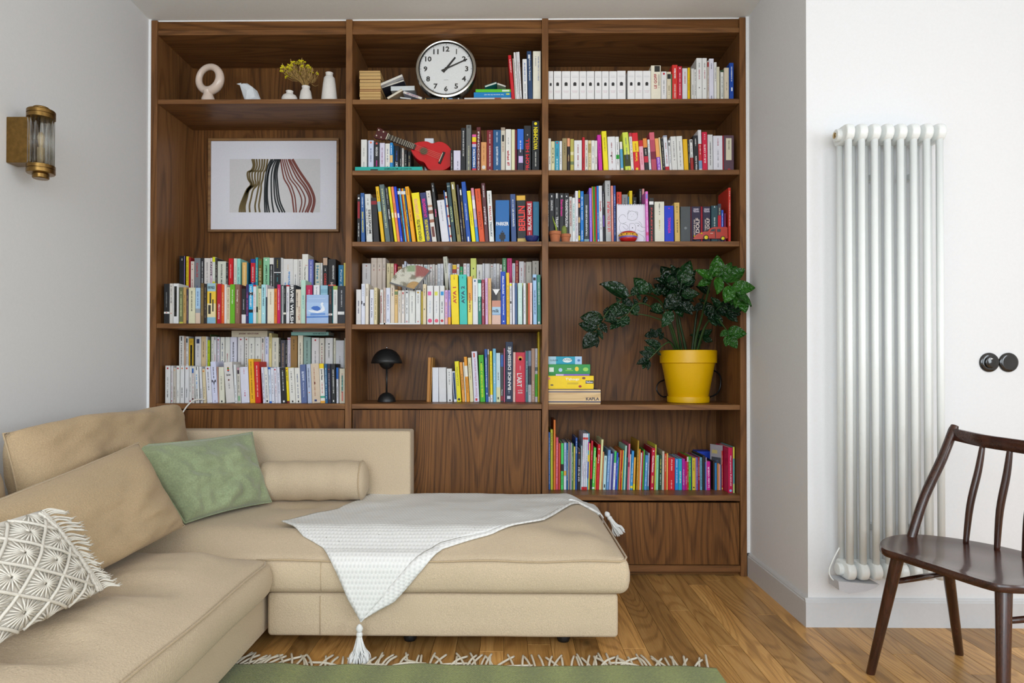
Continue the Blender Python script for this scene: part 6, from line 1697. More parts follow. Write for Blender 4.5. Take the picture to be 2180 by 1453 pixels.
def leaf(bx, by, tx, ty, Y, bright=0, dY=0.0, face=None):
    # base and tip in zoomed photo coordinates, Y base depth, dY tip offset towards/away
    a = ZPl(bx, by, Y); b = ZPl(tx, ty, Y + dY); d = (b - a) * 1.14; a = a - d * .05; L = d.length
    nrm = Vector(face) if face else Vector((pr.uniform(-.45, .45), -1, pr.uniform(-.1, .8)))
    m = frame_mtx(a, d, nrm) @ Matrix.Scale(L, 4)
    o = bpy.data.objects.new('leaf', LM[bright * 2 + pr.randrange(2)]); COL.objects.link(o); o.parent = plant; o.matrix_local = m
    return o
def stem(pts, r0, r1, m=stem_m):
    P = spline([ZPl(x, y, Y) for x, y, Y in pts], 6); n = len(P)
    MB().tube(P, [r0 + (r1 - r0) * i / (n - 1) for i in range(n)], 8).build('stem', m, plant, smooth=True)
# stems: (zoom x, zoom y, depth)
stem([(1290, 950, .22), (1262, 780, .18), (1240, 600, .14), (1245, 500, .12), (1282, 330, .10), (1300, 200, .10)], .0085, .002)
stem([(1330, 950, .22), (1300, 800, .20), (1265, 640, .18), (1250, 480, .20), (1200, 330, .22)], .009, .003)
stem([(1270, 950, .20), (1235, 830, .16), (1185, 690, .12), (1100, 645, .10), (1000, 610, .09), (905, 592, .08), (820, 590, .06)], .007, .002, stem_d)
stem([(1260, 950, .24), (1225, 800, .24), (1170, 620, .24), (1090, 470, .22), (990, 415, .18), (900, 405, .14), (810, 425, .10), (700, 485, .07), (620, 560, .05), (560, 650, .03), (510, 740, .02), (450, 830, .01)], .008, .002, stem_d)
stem([(1250, 950, .22), (1150, 640, .18), (1000, 520, .12), (880, 500, .08), (760, 630, .05), (690, 660, .04)], .006, .002, stem_d)
stem([(1400, 950, .22), (1420, 800, .20), (1470, 620, .15), (1525, 400, .06), (1560, 270, .0), (1610, 245, -.05), (1690, 300, -.09), (1790, 395, -.12), (1840, 470, -.13)], .0085, .002, stem_d)
stem([(1380, 950, .24), (1400, 780, .24), (1430, 560, .24), (1500, 380, .18), (1480, 250, .14)], .009, .003)
stem([(1430, 950, .20), (1480, 760, .14), (1540, 640, .08), (1600, 560, .02), (1650, 520, -.02), (1720, 560, -.05)], .007, .002, stem_d)
stem([(1420, 950, .18), (1500, 700, .10), (1600, 620, .02), (1660, 690, -.04), (1705, 750, -.08), (1720, 810, -.09)], .006, .0015, stem_d)
stem([(1240, 950, .18), (1180, 850, .12), (1110, 880, .09), (1050, 940, .08), (990, 1000, .08), (950, 1040, .08)], .005, .0015, stem_d)
stem([(1240, 950, .26), (1200, 860, .26), (1120, 800, .22), (1030, 760, .18)], .005, .0015)
stem([(1420, 950, .26), (1450, 850, .28), (1480, 780, .28)], .006, .002)
# leaves: base -> tip
for L in [(1285, 300, 1355, 115, .10), (1270, 320, 1200, 150, .12), (1230, 330, 1105, 165, .14), (1290, 280, 1410, 205, .10), (1260, 340, 1130, 250, .11), (1300, 330, 1390, 300, .12), (1180, 330, 1050, 265, .12), (1200, 370, 1090, 390, .10), (1100, 400, 1010, 375, .12),
          (1270, 350, 1150, 330, .09), (1250, 390, 1130, 420, .12), (1300, 390, 1340, 250, .12), (1290, 410, 1440, 415, .06), (1250, 430, 1125, 545, .05), (1240, 470, 1230, 410, .09), (1240, 500, 1290, 610, .10), (1255, 510, 1380, 585, .05), (1280, 500, 1405, 560, .08), (1250, 400, 1180, 560, .07),
          (1100, 545, 1000, 520, .02), (1120, 560, 1005, 560, .05), (1195, 570, 1115, 700, .0), (1230, 440, 1330, 500, .12), (1170, 400, 1040, 330, .16), (1330, 350, 1380, 220, .15), (1220, 300, 1260, 170, .16), (1180, 260, 1110, 200, .18)]:
    leaf(*L, dY=pr.uniform(-.04, .02))
for i in range(16):
    a_ = pr.uniform(0, 6.28); bx_, by_ = 1240 + pr.uniform(-90, 90), 330 + pr.uniform(-90, 110); leaf(bx_, by_, bx_ + 105 * math.cos(a_), by_ + 95 * math.sin(a_), pr.uniform(.09, .17), dY=pr.uniform(-.05, .02))
for L in [(795, 418, 570, 315, .08), (965, 390, 850, 270, .12), (1000, 400, 990, 305, .14), (900, 400, 830, 380, .11), (890, 410, 900, 470, .12), (960, 430, 940, 505, .12), (840, 420, 880, 330, .10), (745, 465, 840, 520, .07), (720, 480, 690, 440, .07), (700, 500, 690, 540, .08), (650, 540, 770, 590, .05),
          (620, 560, 820, 545, .06), (600, 590, 690, 680, .05), (590, 600, 620, 530, .06), (560, 635, 375, 625, .03), (515, 720, 360, 690, .02), (545, 670, 605, 755, .03), (520, 735, 570, 815, .02), (505, 770, 395, 905, .01), (495, 790, 510, 890, .015), (690, 640, 590, 650, .03), (720, 640, 640, 725, .04), (740, 640, 690, 715, .05), (770, 620, 740, 710, .06), (770, 610, 800, 690, .06), (870, 500, 860, 600, .08), (880, 510, 850, 455, .09), (820, 560, 890, 600, .07)]:
    leaf(*L, dY=pr.uniform(-.03, .02))
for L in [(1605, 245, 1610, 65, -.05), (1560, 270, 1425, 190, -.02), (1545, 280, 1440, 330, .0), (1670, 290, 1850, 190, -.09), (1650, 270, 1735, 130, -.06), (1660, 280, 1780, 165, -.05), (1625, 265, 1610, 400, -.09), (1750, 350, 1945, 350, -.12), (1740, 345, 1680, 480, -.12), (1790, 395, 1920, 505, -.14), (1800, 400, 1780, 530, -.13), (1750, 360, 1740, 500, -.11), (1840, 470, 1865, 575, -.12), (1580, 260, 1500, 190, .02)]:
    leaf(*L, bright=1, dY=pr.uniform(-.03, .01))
for L in [(1510, 330, 1440, 360, .06), (1540, 390, 1430, 340, .08), (1480, 500, 1400, 560, .16), (1500, 480, 1440, 460, .18), (1560, 610, 1510, 480, .04), (1600, 560, 1520, 560, .02), (1640, 530, 1560, 440, .0), (1650, 520, 1700, 450, -.01), (1620, 550, 1720, 610, -.03), (1660, 540, 1730, 500, -.04), (1700, 560, 1820, 590, -.05), (1690, 560, 1780, 660, -.04), (1560, 620, 1600, 700, .03), (1600, 600, 1650, 690, .0), (1640, 600, 1530, 630, .01), (1720, 540, 1860, 530, -.05), (1640, 560, 1570, 500, .03), (1600, 640, 1660, 700, .01)]:
    leaf(*L, dY=pr.uniform(-.03, .02))
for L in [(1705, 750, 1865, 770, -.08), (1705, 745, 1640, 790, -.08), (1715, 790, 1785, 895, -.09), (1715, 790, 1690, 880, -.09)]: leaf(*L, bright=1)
for L in [(1080, 880, 960, 830, .09), (1060, 800, 1000, 730, .16), (1050, 790, 1100, 720, .17), (1030, 770, 950, 790, .16), (1090, 820, 1120, 760, .18), (1080, 900, 1030, 840, .09), (1040, 950, 950, 890, .08), (1060, 930, 1085, 850, .09), (1015, 970, 910, 935, .08), (990, 1005, 885, 1040, .08), (980, 1010, 975, 1095, .08), (970, 1010, 935, 1085, .075), (1060, 940, 1100, 960, .09)]:
    leaf(*L, dY=pr.uniform(-.02, .02))
for L in [(1470, 790, 1560, 740, .26), (1460, 800, 1370, 780, .26), (1480, 800, 1560, 840, .26), (1460, 820, 1420, 880, .25), (1450, 780, 1500, 730, .27)]: leaf(*L)
# ================================================================ sofa
def fabric(name, hexc, scale=900.0, strength=.35, var=.10, sheen=.25, blotch=.05):
    m, nt, b = nodes_of(name); tc = nt.nodes.new('ShaderNodeTexCoord')
    n = nt.nodes.new('ShaderNodeTexNoise'); n.inputs['Scale'].default_value = scale; n.inputs['Detail'].default_value = 2
    v = nt.nodes.new('ShaderNodeTexVoronoi'); v.inputs['Scale'].default_value = scale * .45
    n2 = nt.nodes.new('ShaderNodeTexNoise'); n2.inputs['Scale'].default_value = 5; n2.inputs['Detail'].default_value = 3
    for q in (n, v, n2): nt.links.new(tc.outputs['Object'], q.inputs['Vector'])
    c = srgb(hexc); cr = nt.nodes.new('ShaderNodeValToRGB')
    cr.color_ramp.elements[0].position = .3; cr.color_ramp.elements[1].position = .7
    cr.color_ramp.elements[0].color = (*[x * (1 - var * 2) for x in c], 1); cr.color_ramp.elements[1].color = (*[min(1, x * (1 + var)) for x in c], 1)
    nt.links.new(n.outputs['Fac'], cr.inputs[0])
    mr = nt.nodes.new('ShaderNodeMapRange'); mr.inputs['To Min'].default_value = 1 - blotch; mr.inputs['To Max'].default_value = 1 + blotch; nt.links.new(n2.outputs['Fac'], mr.inputs['Value'])
    mx = nt.nodes.new('ShaderNodeMix'); mx.data_type = 'RGBA'; mx.blend_type = 'MULTIPLY'; mx.inputs[0].default_value = 1
    nt.links.new(cr.outputs[0], mx.inputs[6]); nt.links.new(mr.outputs[0], mx.inputs[7]); nt.links.new(mx.outputs[2], b.inputs['Base Color'])
    b.inputs['Roughness'].default_value = .95; b.inputs['Specular IOR Level'].default_value = .1; b.inputs['Sheen Weight'].default_value = sheen; b.inputs['Sheen Roughness'].default_value = .5
    bp = nt.nodes.new('ShaderNodeBump'); bp.inputs['Strength'].default_value = strength; bp.inputs['Distance'].default_value = .0015
    nt.links.new(v.outputs['Distance'], bp.inputs['Height']); nt.links.new(bp.outputs[0], b.inputs['Normal'])
    MATS[name] = m; return m
sofa_m = fabric('sofa_fabric', 'ccb89c', 330, .5, .075, sheen=.1); pipe_m = fabric('piping_fabric', 'bda686', 330, .3, .06)
def rbox(x0, x1, y0, y1, z0, z1, r, step, deform=None):
    # rounded box made of six welded grids
    mb = MB(); idx = {}; dims = ((x0, x1), (y0, y1), (z0, z1))
    nn = [max(3, int(round((b - a) / step))) for a, b in dims]
    def ticks(k):
        a, b = dims[k]; n = nn[k]
        base = [a + (b - a) * i / n for i in range(n + 1)]
        ext = [a + r * t for t in (.15, .4, .7)] + [b - r * t for t in (.15, .4, .7)]
        return sorted(set(round(v, 5) for v in base + ext))
    Tk = [ticks(k) for k in range(3)]
    def vid(p):
        key = tuple(round(c, 5) for c in p)
        if key not in idx:
            q = Vector(p); core = Vector([min(max(p[k], dims[k][0] + r), dims[k][1] - r) for k in range(3)])
            d = q - core
            # project from cube shell to sphere shell around the core
            if d.length > 1e-9:
                nz = sum(1 for k in range(3) if abs(d[k]) > 1e-9)
                if nz > 1: q = core + d.normalized() * r * 1.0
            if deform: q = deform(q)
            idx[key] = len(mb.v); mb.v.append(tuple(q))
        return idx[key]
    for k in range(3):
        u, v = [(1, 2), (0, 2), (0, 1)][k]
        for side in (0, 1):
            for i in range(len(Tk[u]) - 1):
                for j in range(len(Tk[v]) - 1):
                    c = []
                    for (a, b) in ((i, j), (i + 1, j), (i + 1, j + 1), (i, j + 1)):
                        p = [0, 0, 0]; p[k] = dims[k][side]; p[u] = Tk[u][a]; p[v] = Tk[v][b]; c.append(vid(p))
                    mb.f.append(tuple(c)); mb.m.append(0)
    return mb
def nz(x, y, z, s): return noise.noise(Vector((x * s, y * s, z * s)))
Zf = .06
YF = -.957
XCR = atY(1317, 1300, YF).x          # base right end
XCC = atY(1336, 1225, YF - .02).x    # cushion right end
ZB, ZC = .226, .363                  # base top / cushion edge height
sofa = tag(empty('sofa', (1.1, -.6, 0)), 'beige fabric corner sofa with chaise along the bookcase', 'sofa')
S_inv = Matrix.Translation((-1.1, .6, 0))
def spart(mb, name, m, smooth=True, auto=None):
    o = mb.build(name, m, smooth=smooth, auto=auto); o.parent = sofa; o.matrix_parent_inverse = S_inv; return o
def base_def(q):
    return Vector((q.x, q.y, q.z)) + Vector((0, -1, 0)) * (.004 * nz(q.x, q.y, q.z, 5) if q.y < -.9 else 0)
spart(rbox(.93, XCR, YF, -.03, Zf, ZB - .002, .018, .05, base_def), 'chaise_base', sofa_m)
spart(rbox(.13, .915, -3.0, -.03, Zf, ZB - .002, .018, .06), 'corner_base', sofa_m)
for (fx, fy) in ((1.45, YF + .13), (2.05, YF + .13), (2.1, -.1), (.55, -1.2), (.55, -2.8), (.2, -1.2), (.2, -2.8)):
    o = spart(MB().lathe([(.022, 0), (.026, .01), (.026, Zf + .004)], 16), 'foot', mblk); o.location = (fx, fy, 0)
# chaise seat cushion with soft crown and tufts
CX0, CY0, CY1 = .30, YF - .022, -.035
TUFT = [(2.1, -.76), (1.5, -.76), (.97, -.70), (.88, -.36), (1.95, -.36), (1.45, -.36)]
def seat_top(x, y, tufts=1.0):
    u = min(1, max(0, (x - CX0) / .12)) * 1.0; ur = min(1, max(0, (XCC - x) / .16)); vf = min(1, max(0, (y - CY0) / .20)); vb = min(1, max(0, (CY1 + .0 - y) / .10))
    sm = lambda t: t * t * (3 - 2 * t)
    z = .070 * sm(ur) ** .8 * sm(vf) ** .8 * sm(vb) ** .7
    for tx, ty in TUFT:
        d2 = ((x - tx) / .13) ** 2 + ((y - ty) / .10) ** 2
        z -= .026 * math.exp(-d2 * 1.6) * tufts
    z += .004 * nz(x, y, 0, 6) * sm(ur) * sm(vf)
    return z
def chaise_def(q):
    if q.z > (ZB + ZC) / 2:
        k = min(1, (q.z - (ZB + ZC) / 2) / ((ZC - ZB) / 2)); q = q + Vector((0, 0, seat_top(q.x, q.y) * k))
    else: q = q.copy()
    zz = (q.z - ZB) / (ZC - ZB)
    bulge = .012 * math.sin(math.pi * min(1, max(0, zz)))
    if q.y < CY0 + .05: q.y -= bulge + .004 * nz(q.x, 0, q.z, 4)
    if q.x > XCC - .05: q.x += bulge
    return q
spart(rbox(CX0, XCC, CY0, CY1, ZB, ZC, .030, .03, chaise_def), 'chaise_cushion', sofa_m)
pip = [(XCC - .35 * i, CY0 - .004, ZC - .006 + seat_top(XCC - .35 * i, CY0) * .2) for i in range(0, 5)]
P = [Vector((.90, CY0 - .006, ZC - .010))] + [Vector((.90 + (XCC - .03 - .90) * i / 20, CY0 - .006 - .002 * math.sin(i), ZC - .010 + .003 * math.sin(i * 1.1))) for i in range(1, 20)] + [Vector((XCC - .03, CY0 - .005, ZC - .010)), Vector((XCC - .008, CY0 + .012, ZC - .010)), Vector((XCC + .004, CY0 + .05, ZC - .009)), Vector((XCC + .004, -.5, ZC - .008)), Vector((XCC + .004, CY1 - .04, ZC - .008))]
spart(MB().tube(P, .0038, 8), 'piping', pipe_m)
XSM = atY(681, 1250, CY0 - .02).x
spart(MB().tube([(XSM, CY0 - .005, ZC - .012), (XSM, CY0 - .0125, (ZB + ZC) / 2), (XSM, CY0 - .004, ZB + .012)], .0016, 6), 'seam', pipe_m)
spart(MB().tube([(XSM - .01, YF - .001, ZB - .012), (XSM - .01, YF - .001, Zf + .008)], .0016, 6), 'seam', pipe_m)
# left run seat cushion
LX1, LY1 = .955, YF - .045
def left_top(x, y):
    sm = lambda t: t * t * (3 - 2 * t)
    ur = sm(min(1, max(0, (LX1 - x) / .20))) ** .8; vf = sm(min(1, max(0, (LY1 - y) / .18))) ** .8
    z = .066 * ur * vf
    for tx, ty in ((.75, -1.47), (.75, -1.92), (.75, -2.4), (.45, -1.6)):
        d2 = ((x - tx) / .115) ** 2 + ((y - ty) / .12) ** 2
        z -= .042 * math.exp(-d2 * 1.6)
        z += .006 * math.exp(-d2 * .35) * math.sin(9 * math.sqrt(d2) - 1.0) * ur
    z += .006 * nz(x * 2.2, y * .8, 0, 6) * ur
    return z
def left_def(q):
    if q.z > (ZB + ZC) / 2:
        k = min(1, (q.z - (ZB + ZC) / 2) / ((ZC - ZB) / 2)); q = q + Vector((0, 0, left_top(q.x, q.y) * k))
    else: q = q.copy()
    zz = (q.z - ZB) / (ZC - ZB); bulge = .016 * math.sin(math.pi * min(1, max(0, zz)))
    if q.x > LX1 - .06: q.x += bulge + .005 * nz(0, q.y, q.z, 4)
    if q.y > LY1 - .05: q.y += bulge
    return q
spart(rbox(.135, LX1, -3.0, LY1, ZB - .004, ZC + .002, .034, .03, left_def), 'corner_cushion', sofa_m)
P = [Vector((LX1 - .4, LY1 + .006, ZC - .008)), Vector((LX1 - .06, LY1 + .006, ZC - .008)), Vector((LX1 - .012, LY1 - .012, ZC - .008)), Vector((LX1 + .006, LY1 - .06, ZC - .007))] + [Vector((LX1 + .006, LY1 - .06 - .1 * i, ZC - .007 + .003 * math.sin(i * .9))) for i in range(1, 19)]
spart(MB().tube(P, .0038, 8), 'piping', pipe_m)
# low back along the bookcase and along the wall
XBK = atY(874, 960, -.15).x
spart(rbox(.06, XBK, -.152, -.012, ZB - .01, .752, .014, .06), 'chaise_back', sofa_m)
spart(rbox(.13, .19, -3.0, -.16, ZB - .01, .62, .02, .08), 'wall_back_rest', sofa_m)
spart(rbox(.10, CX0 + .02, LY1 + .02, -.16, ZB - .004, ZC + .04, .03, .05), 'corner_seat_fill', sofa_m)

# ---- loose cushions
def pillow(name, c00, c10, c11, c01, thick, m, label, cat, n=26, pinch=.35, wr=.006, wseed=0.0, seam=True, ns=None, flat=2.2, corner_out=.03, sag=.0):
    # corners: bottom-left, bottom-right, top-right, top-left of the mid plane
    c00, c10, c11, c01 = (Vector(c) for c in (c00, c10, c11, c01))
    nn_ = ((c10 - c00).cross(c01 - c00) + (c11 - c10).cross(c11 - c01)).normalized()
    if ns is not None and nn_.dot(Vector(ns)) < 0: nn_ = -nn_
    def pt(u, v, side):
        # edges bow inwards between the corners
        uu = u - (pinch * .12) * (u - .5) * 2 * (4 * v * (1 - v)) * .5; vv = v - (pinch * .12) * (v - .5) * 2 * (4 * u * (1 - u)) * .5
        p = c00.lerp(c10, uu).lerp(c01.lerp(c11, uu), vv)
        a, b = abs(2 * u - 1), abs(2 * v - 1)
        h = thick * .5 * (max(0, 1 - a ** flat) ** .55) * (max(0, 1 - b ** flat) ** .55)
        q = Vector((u * 3 + wseed, v * 3, side * .7 + wseed))
        edge = (1 - max(a, b)) 
        w = wr * (noise.noise(q * 1.7) * 1.6 + noise.noise(q * 4) * .7) * min(1, edge * 5)
        return p + nn_ * side * max(0, h) + nn_ * w + Vector((0, 0, -sag * 4 * u * (1 - u) * v))
    mb = MB()
    for side in (1, -1): mb.grid([[pt(i / n, j / n, side) for j in range(n + 1)] for i in range(n + 1)])
    bm = bmesh.new()
    ctr = (c00 + c10 + c11 + c01) / 4
    ctr = Vector((ctr.x, ctr.y, min(c.z for c in (c00, c10, c11, c01))))
    mb.v = [tuple(Vector(v) - ctr) for v in mb.v]
    o = mb.build(name, m, smooth=True, fix=False)
    bm.from_mesh(o.data); bmesh.ops.remove_doubles(bm, verts=bm.verts[:], dist=.0008); bmesh.ops.recalc_face_normals(bm, faces=bm.faces[:]); bm.to_mesh(o.data); bm.free()
    o.data.polygons.foreach_set('use_smooth', [True] * len(o.data.polygons))
    o.location = ctr
    if seam:
        E_ = [pt(i / n, 0, 1) for i in range(n)] + [pt(1, i / n, 1) for i in range(n)] + [pt(1 - i / n, 1, 1) for i in range(n)] + [pt(0, 1 - i / n, 1) for i in range(n + 1)]
        MB().tube([Vector(e) - ctr for e in E_], .0032, 6, cap=False).build('piping', pipe_m if seam is True else seam, o, smooth=True)
    tag(o, label, cat); o['_n'] = 0; del o['_n']
    return o, pt, nn_
big_m = fabric('cushion_fabric', 'bda482', 330, .5, .075, sheen=.1)
big_m2 = fabric('cushion_fabric_light', 'c0a784', 330, .5, .075, sheen=.1)
# long back cushion against the wall
pillow('back_cushion', (.31, -1.36, .40), (.31, -.20, .40), (.205, -.175, .862), (.215, -1.34, .855), .27, big_m, 'long beige back cushion against the pale wall', 'cushion', n=40, pinch=.3, wr=.016, wseed=3, ns=(1, 0, 0), flat=4.5)
pillow('back_cushion', (.33, -2.5, .40), (.33, -1.40, .40), (.22, -1.395, .80), (.22, -2.5, .82), .26, big_m, 'beige back cushion cropped at the edge of the sofa', 'cushion', n=30, pinch=.3, wr=.014, wseed=8, ns=(1, 0, 0), flat=4.5)
pillow('loose_cushion', (.60, -2.02, .455), (.585, -.885, .455), (.405, -.885, .775), (.42, -2.02, .665), .20, big_m2, 'large beige loose cushion lying in front of back cushion', 'cushion', n=40, pinch=.35, wr=.012, wseed=5, ns=(1, 0, .4), flat=3.6)
vel = fabric('green_velvet', '97a27e', 160, .12, .08, sheen=.35, blotch=.25)
pillow('velvet_pillow', (.535, -.775, .44), (.745, -.37, .445), (.612, -.255, .755), (.308, -.79, .752), .15, vel, 'sage green velvet pillow in the sofa corner', 'pillow', n=40, pinch=.5, wr=.022, wseed=1, ns=(1, -.5, .3), seam=vel, flat=2.6)
# bolster
yb_ = -.262; bx0, bx1 = .655, atY(776, 1022, yb_).x; rb = .0925
bl_ = empty('bolster', (bx0, yb_, .5225), 'beige round bolster against the sofa back', 'bolster')
BMx = frame_mtx((0, 0, 0), (0, 1, 0), (1, 0, .012))
ln_ = bx1 - bx0
prof = [(.0, 0), (.06, -.004), (rb * .93, .012), (rb, .03)] + [(rb + .003 * math.sin(i * 1.7), .03 + (ln_ - .06) * i / 14) for i in range(1, 14)] + [(rb, ln_ - .03), (rb * .985, ln_ - .012)]
mb = MB().lathe(prof, 40, BMx, cap=False); mb.v = [tuple(Vector(v) + Vector((0, 0, .004 * nz(v[0] * 2, v[1], v[2], 7)))) for v in mb.v]; mb.build('roll', big_m if False else sofa_m, bl_, smooth=True)
MB().lathe([(rb * .985, ln_ - .012), (rb * .93, ln_ - .002), (rb * .6, ln_ + .012), (0, ln_ + .016)], 40, BMx, cap=False).build('end_cap', sofa_m, bl_, smooth=True)
MB().tube([BMx @ Vector((rb * .992 * math.cos(a), rb * .992 * math.sin(a), ln_ - .011)) for a in [2 * math.pi * i / 40 for i in range(41)]], .0036, 6, cap=False).build('piping', pipe_m, bl_, smooth=True)

# ---- macrame pillow
mac = fabric('macrame_ground', 'ddd5c8', 300, .2, .04); cord = mat('cotton_cord', 'e2dcd0', rough=.95, bump=.4, bscale=900, var=.06)
C00, C10, C11, C01 = (.70, -2.12, .455), (.722, -1.645, .458), (.575, -1.68, .685), (.555, -2.12, .70)
mp, ptf, mn = pillow('macrame_pillow', C00, C10, C11, C01, .15, mac, 'cream macramé pillow with fringed edge at the near end', 'pillow', n=24, pinch=.4, wr=.004, wseed=9, ns=(1, 0, .8), seam=False)
ctrM = mp.location
def mpt(u, v, h=.004): return ptf(min(.995, max(.005, u)), min(.995, max(.005, v)), 1) + mn * h - ctrM
def mline(mb, u0, v0, u1, v1, r, n=8, h=.004, bow=0.0):
    P = []
    for i in range(n + 1):
        t = i / n; P.append(mpt(u0 + (u1 - u0) * t + bow * math.sin(math.pi * t) * (v1 - v0), v0 + (v1 - v0) * t - bow * math.sin(math.pi * t) * (u1 - u0), h))
    mb.tube(P, r, 6)
ridge = MB(); K = 3
for i in range(-K, 2 * K + 1):
    for sgn in (1, -1):
        # diagonal ridges clipped to the square
        pts = []
        for t in [k / 40 for k in range(41)]:
            u = t; v = (i / K + t) if sgn == 1 else (i / K - t + 0)
            if .008 < u < .92 and .008 < v < .992: pts.append((u, v))
        if len(pts) > 3:
            ridge.tube([mpt(u, v, .0055) for u, v in pts], .0042, 6)
o = ridge.build('knotted_ridges', cord, mp, smooth=True); o['kind'] = 'stuff'
fan_ = MB(); mr_ = random.Random(2)
for iu in range(-1, 2 * K + 2):
    for iv in range(-1, 2 * K + 2):
        if (iu + iv) % 2 == 0: continue
        cu, cv = iu / (2 * K), iv / (2 * K)
        if not (-.05 < cu < .96 and -.05 < cv < 1.05): continue
        hd = 1 / (2 * K)
        for k in range(20):
            a = 2 * math.pi * (k + .5) / 20
            du, dv = math.cos(a), math.sin(a); L = hd * .9 / (abs(du) + abs(dv))
            q = [(cu + du * L * s, cv + dv * L * s) for s in (.12, .5, 1)]
            if all(.005 < x < .93 and .005 < y < .995 for x, y in q):
                fan_.tube([mpt(q[0][0], q[0][1], .009), mpt(q[1][0], q[1][1], .008), mpt(q[2][0], q[2][1], .003)], .0022, 5)
        if .05 < cu < .9 and .05 < cv < .95: fan_.lathe([(.0005, .0), (.007, .003), (.006, .008), (.0005, .011)], 8, frame_mtx(mpt(cu, cv, .003), (1, 0, 0), mn))
o = fan_.build('knotted_fans', cord, mp, smooth=True); o['kind'] = 'stuff'
brd = MB()
for s in range(3):
    u = .925 + .022 * s
    brd.tube([mpt(u + .004 * math.sin(k * 2.2 + s), .02 + .96 * k / 60, .005 + .0015 * math.cos(k * 2.2)) for k in range(61)], .0046, 6)
o = brd.build('braided_border', cord, mp, smooth=True); o['kind'] = 'stuff'
frg = MB()
for k in range(46):
    v = .02 + .97 * k / 45
    p = mpt(.985, v, .002); 
    d = Vector((0.02 + mr_.uniform(-.1, .25), 1, mr_.uniform(-.15, .25))).normalized()
    L = .048 + mr_.uniform(-.012, .012)
    g = Vector((.02, 0, -.01))
    if v < .55 and v > .1: L *= .55
    P = spline([p, p + d * L * .45 + mn * .006, p + d * L + g], 4)
    frg.tube(P, .0024, 5)
    for q in range(3): frg.tube([P[-2], P[-1] + Vector((mr_.uniform(-.006, .006), .008, mr_.uniform(-.006, .006)))], .0009, 4)
o = frg.build('fringe', cord, mp, smooth=True); o['kind'] = 'stuff'

# ================================================================ throw blanket on the chaise
def knit(name, hexc):
    m, nt, b = nodes_of(name); uv = nt.nodes.new('ShaderNodeUVMap'); uv.uv_map = 'UVMap'
    mpn = nt.nodes.new('ShaderNodeMapping'); mpn.inputs['Scale'].default_value = (1, 1, 1); nt.links.new(uv.outputs[0], mpn.inputs['Vector'])
    sx = nt.nodes.new('ShaderNodeSeparateXYZ'); nt.links.new(mpn.outputs[0], sx.inputs[0])
    def wave(sock, k, add=None):
        ml = nt.nodes.new('ShaderNodeMath'); ml.operation = 'MULTIPLY'; ml.inputs[1].default_value = k; nt.links.new(sock, ml.inputs[0]); s = ml.outputs[0]
        if add is not None:
            ad = nt.nodes.new('ShaderNodeMath'); ad.operation = 'ADD'; nt.links.new(s, ad.inputs[0]); nt.links.new(add, ad.inputs[1]); s = ad.outputs[0]
        sn = nt.nodes.new('ShaderNodeMath'); sn.operation = 'SINE'; nt.links.new(s, sn.inputs[0]); return sn.outputs[0]
    fl = nt.nodes.new('ShaderNodeMath'); fl.operation = 'MULTIPLY'; fl.inputs[1].default_value = 52.0; nt.links.new(sx.outputs['Y'], fl.inputs[0])
    f2 = nt.nodes.new('ShaderNodeMath'); f2.operation = 'FLOOR'; nt.links.new(fl.outputs[0], f2.inputs[0])
    f3 = nt.nodes.new('ShaderNodeMath'); f3.operation = 'MULTIPLY'; f3.inputs[1].default_value = math.pi; nt.links.new(f2.outputs[0], f3.inputs[0])
    w1 = wave(sx.outputs['X'], 2 * math.pi * 70, f3.outputs[0]); w2 = wave(sx.outputs['Y'], 2 * math.pi * 52)
    ab = nt.nodes.new('ShaderNodeMath'); ab.operation = 'ADD'; nt.links.new(w1, ab.inputs[0]); nt.links.new(w2, ab.inputs[1])
    mr = nt.nodes.new('ShaderNodeMapRange'); mr.inputs['From Min'].default_value = -2; mr.inputs['From Max'].default_value = 2; nt.links.new(ab.outputs[0], mr.inputs['Value'])
    cr = nt.nodes.new('ShaderNodeValToRGB'); c = srgb(hexc); cr.color_ramp.elements[0].color = (*[x * .84 for x in c], 1); cr.color_ramp.elements[1].color = (*c, 1); cr.color_ramp.elements[1].position = .6
    nt.links.new(mr.outputs[0], cr.inputs[0])
    nz_ = nt.nodes.new('ShaderNodeTexNoise'); nz_.inputs['Scale'].default_value = 55; nt.links.new(uv.outputs[0], nz_.inputs['Vector'])
    sp = nt.nodes.new('ShaderNodeMapRange'); sp.inputs['From Min'].default_value = .23; sp.inputs['From Max'].default_value = .27; sp.inputs['To Min'].default_value = .45; nt.links.new(nz_.outputs['Fac'], sp.inputs['Value'])
    mx = nt.nodes.new('ShaderNodeMix'); mx.data_type = 'RGBA'; mx.blend_type = 'MULTIPLY'; mx.inputs[0].default_value = 1; nt.links.new(cr.outputs[0], mx.inputs[6]); nt.links.new(sp.outputs[0], mx.inputs[7])
    nt.links.new(mx.outputs[2], b.inputs['Base Color']); b.inputs['Roughness'].default_value = .95; b.inputs['Specular IOR Level'].default_value = .1
    bp = nt.nodes.new('ShaderNodeBump'); bp.inputs['Strength'].default_value = .5; bp.inputs['Distance'].default_value = .003
    nt.links.new(mr.outputs[0], bp.inputs['Height']); nt.links.new(bp.outputs[0], b.inputs['Normal'])
    return m
throw_m = knit('throw_knit', 'ecebe8')
ZCR = ZC
YFR = CY0 - .016
QF = CY1 - YFR                       # length of top before the front edge
RE = .055
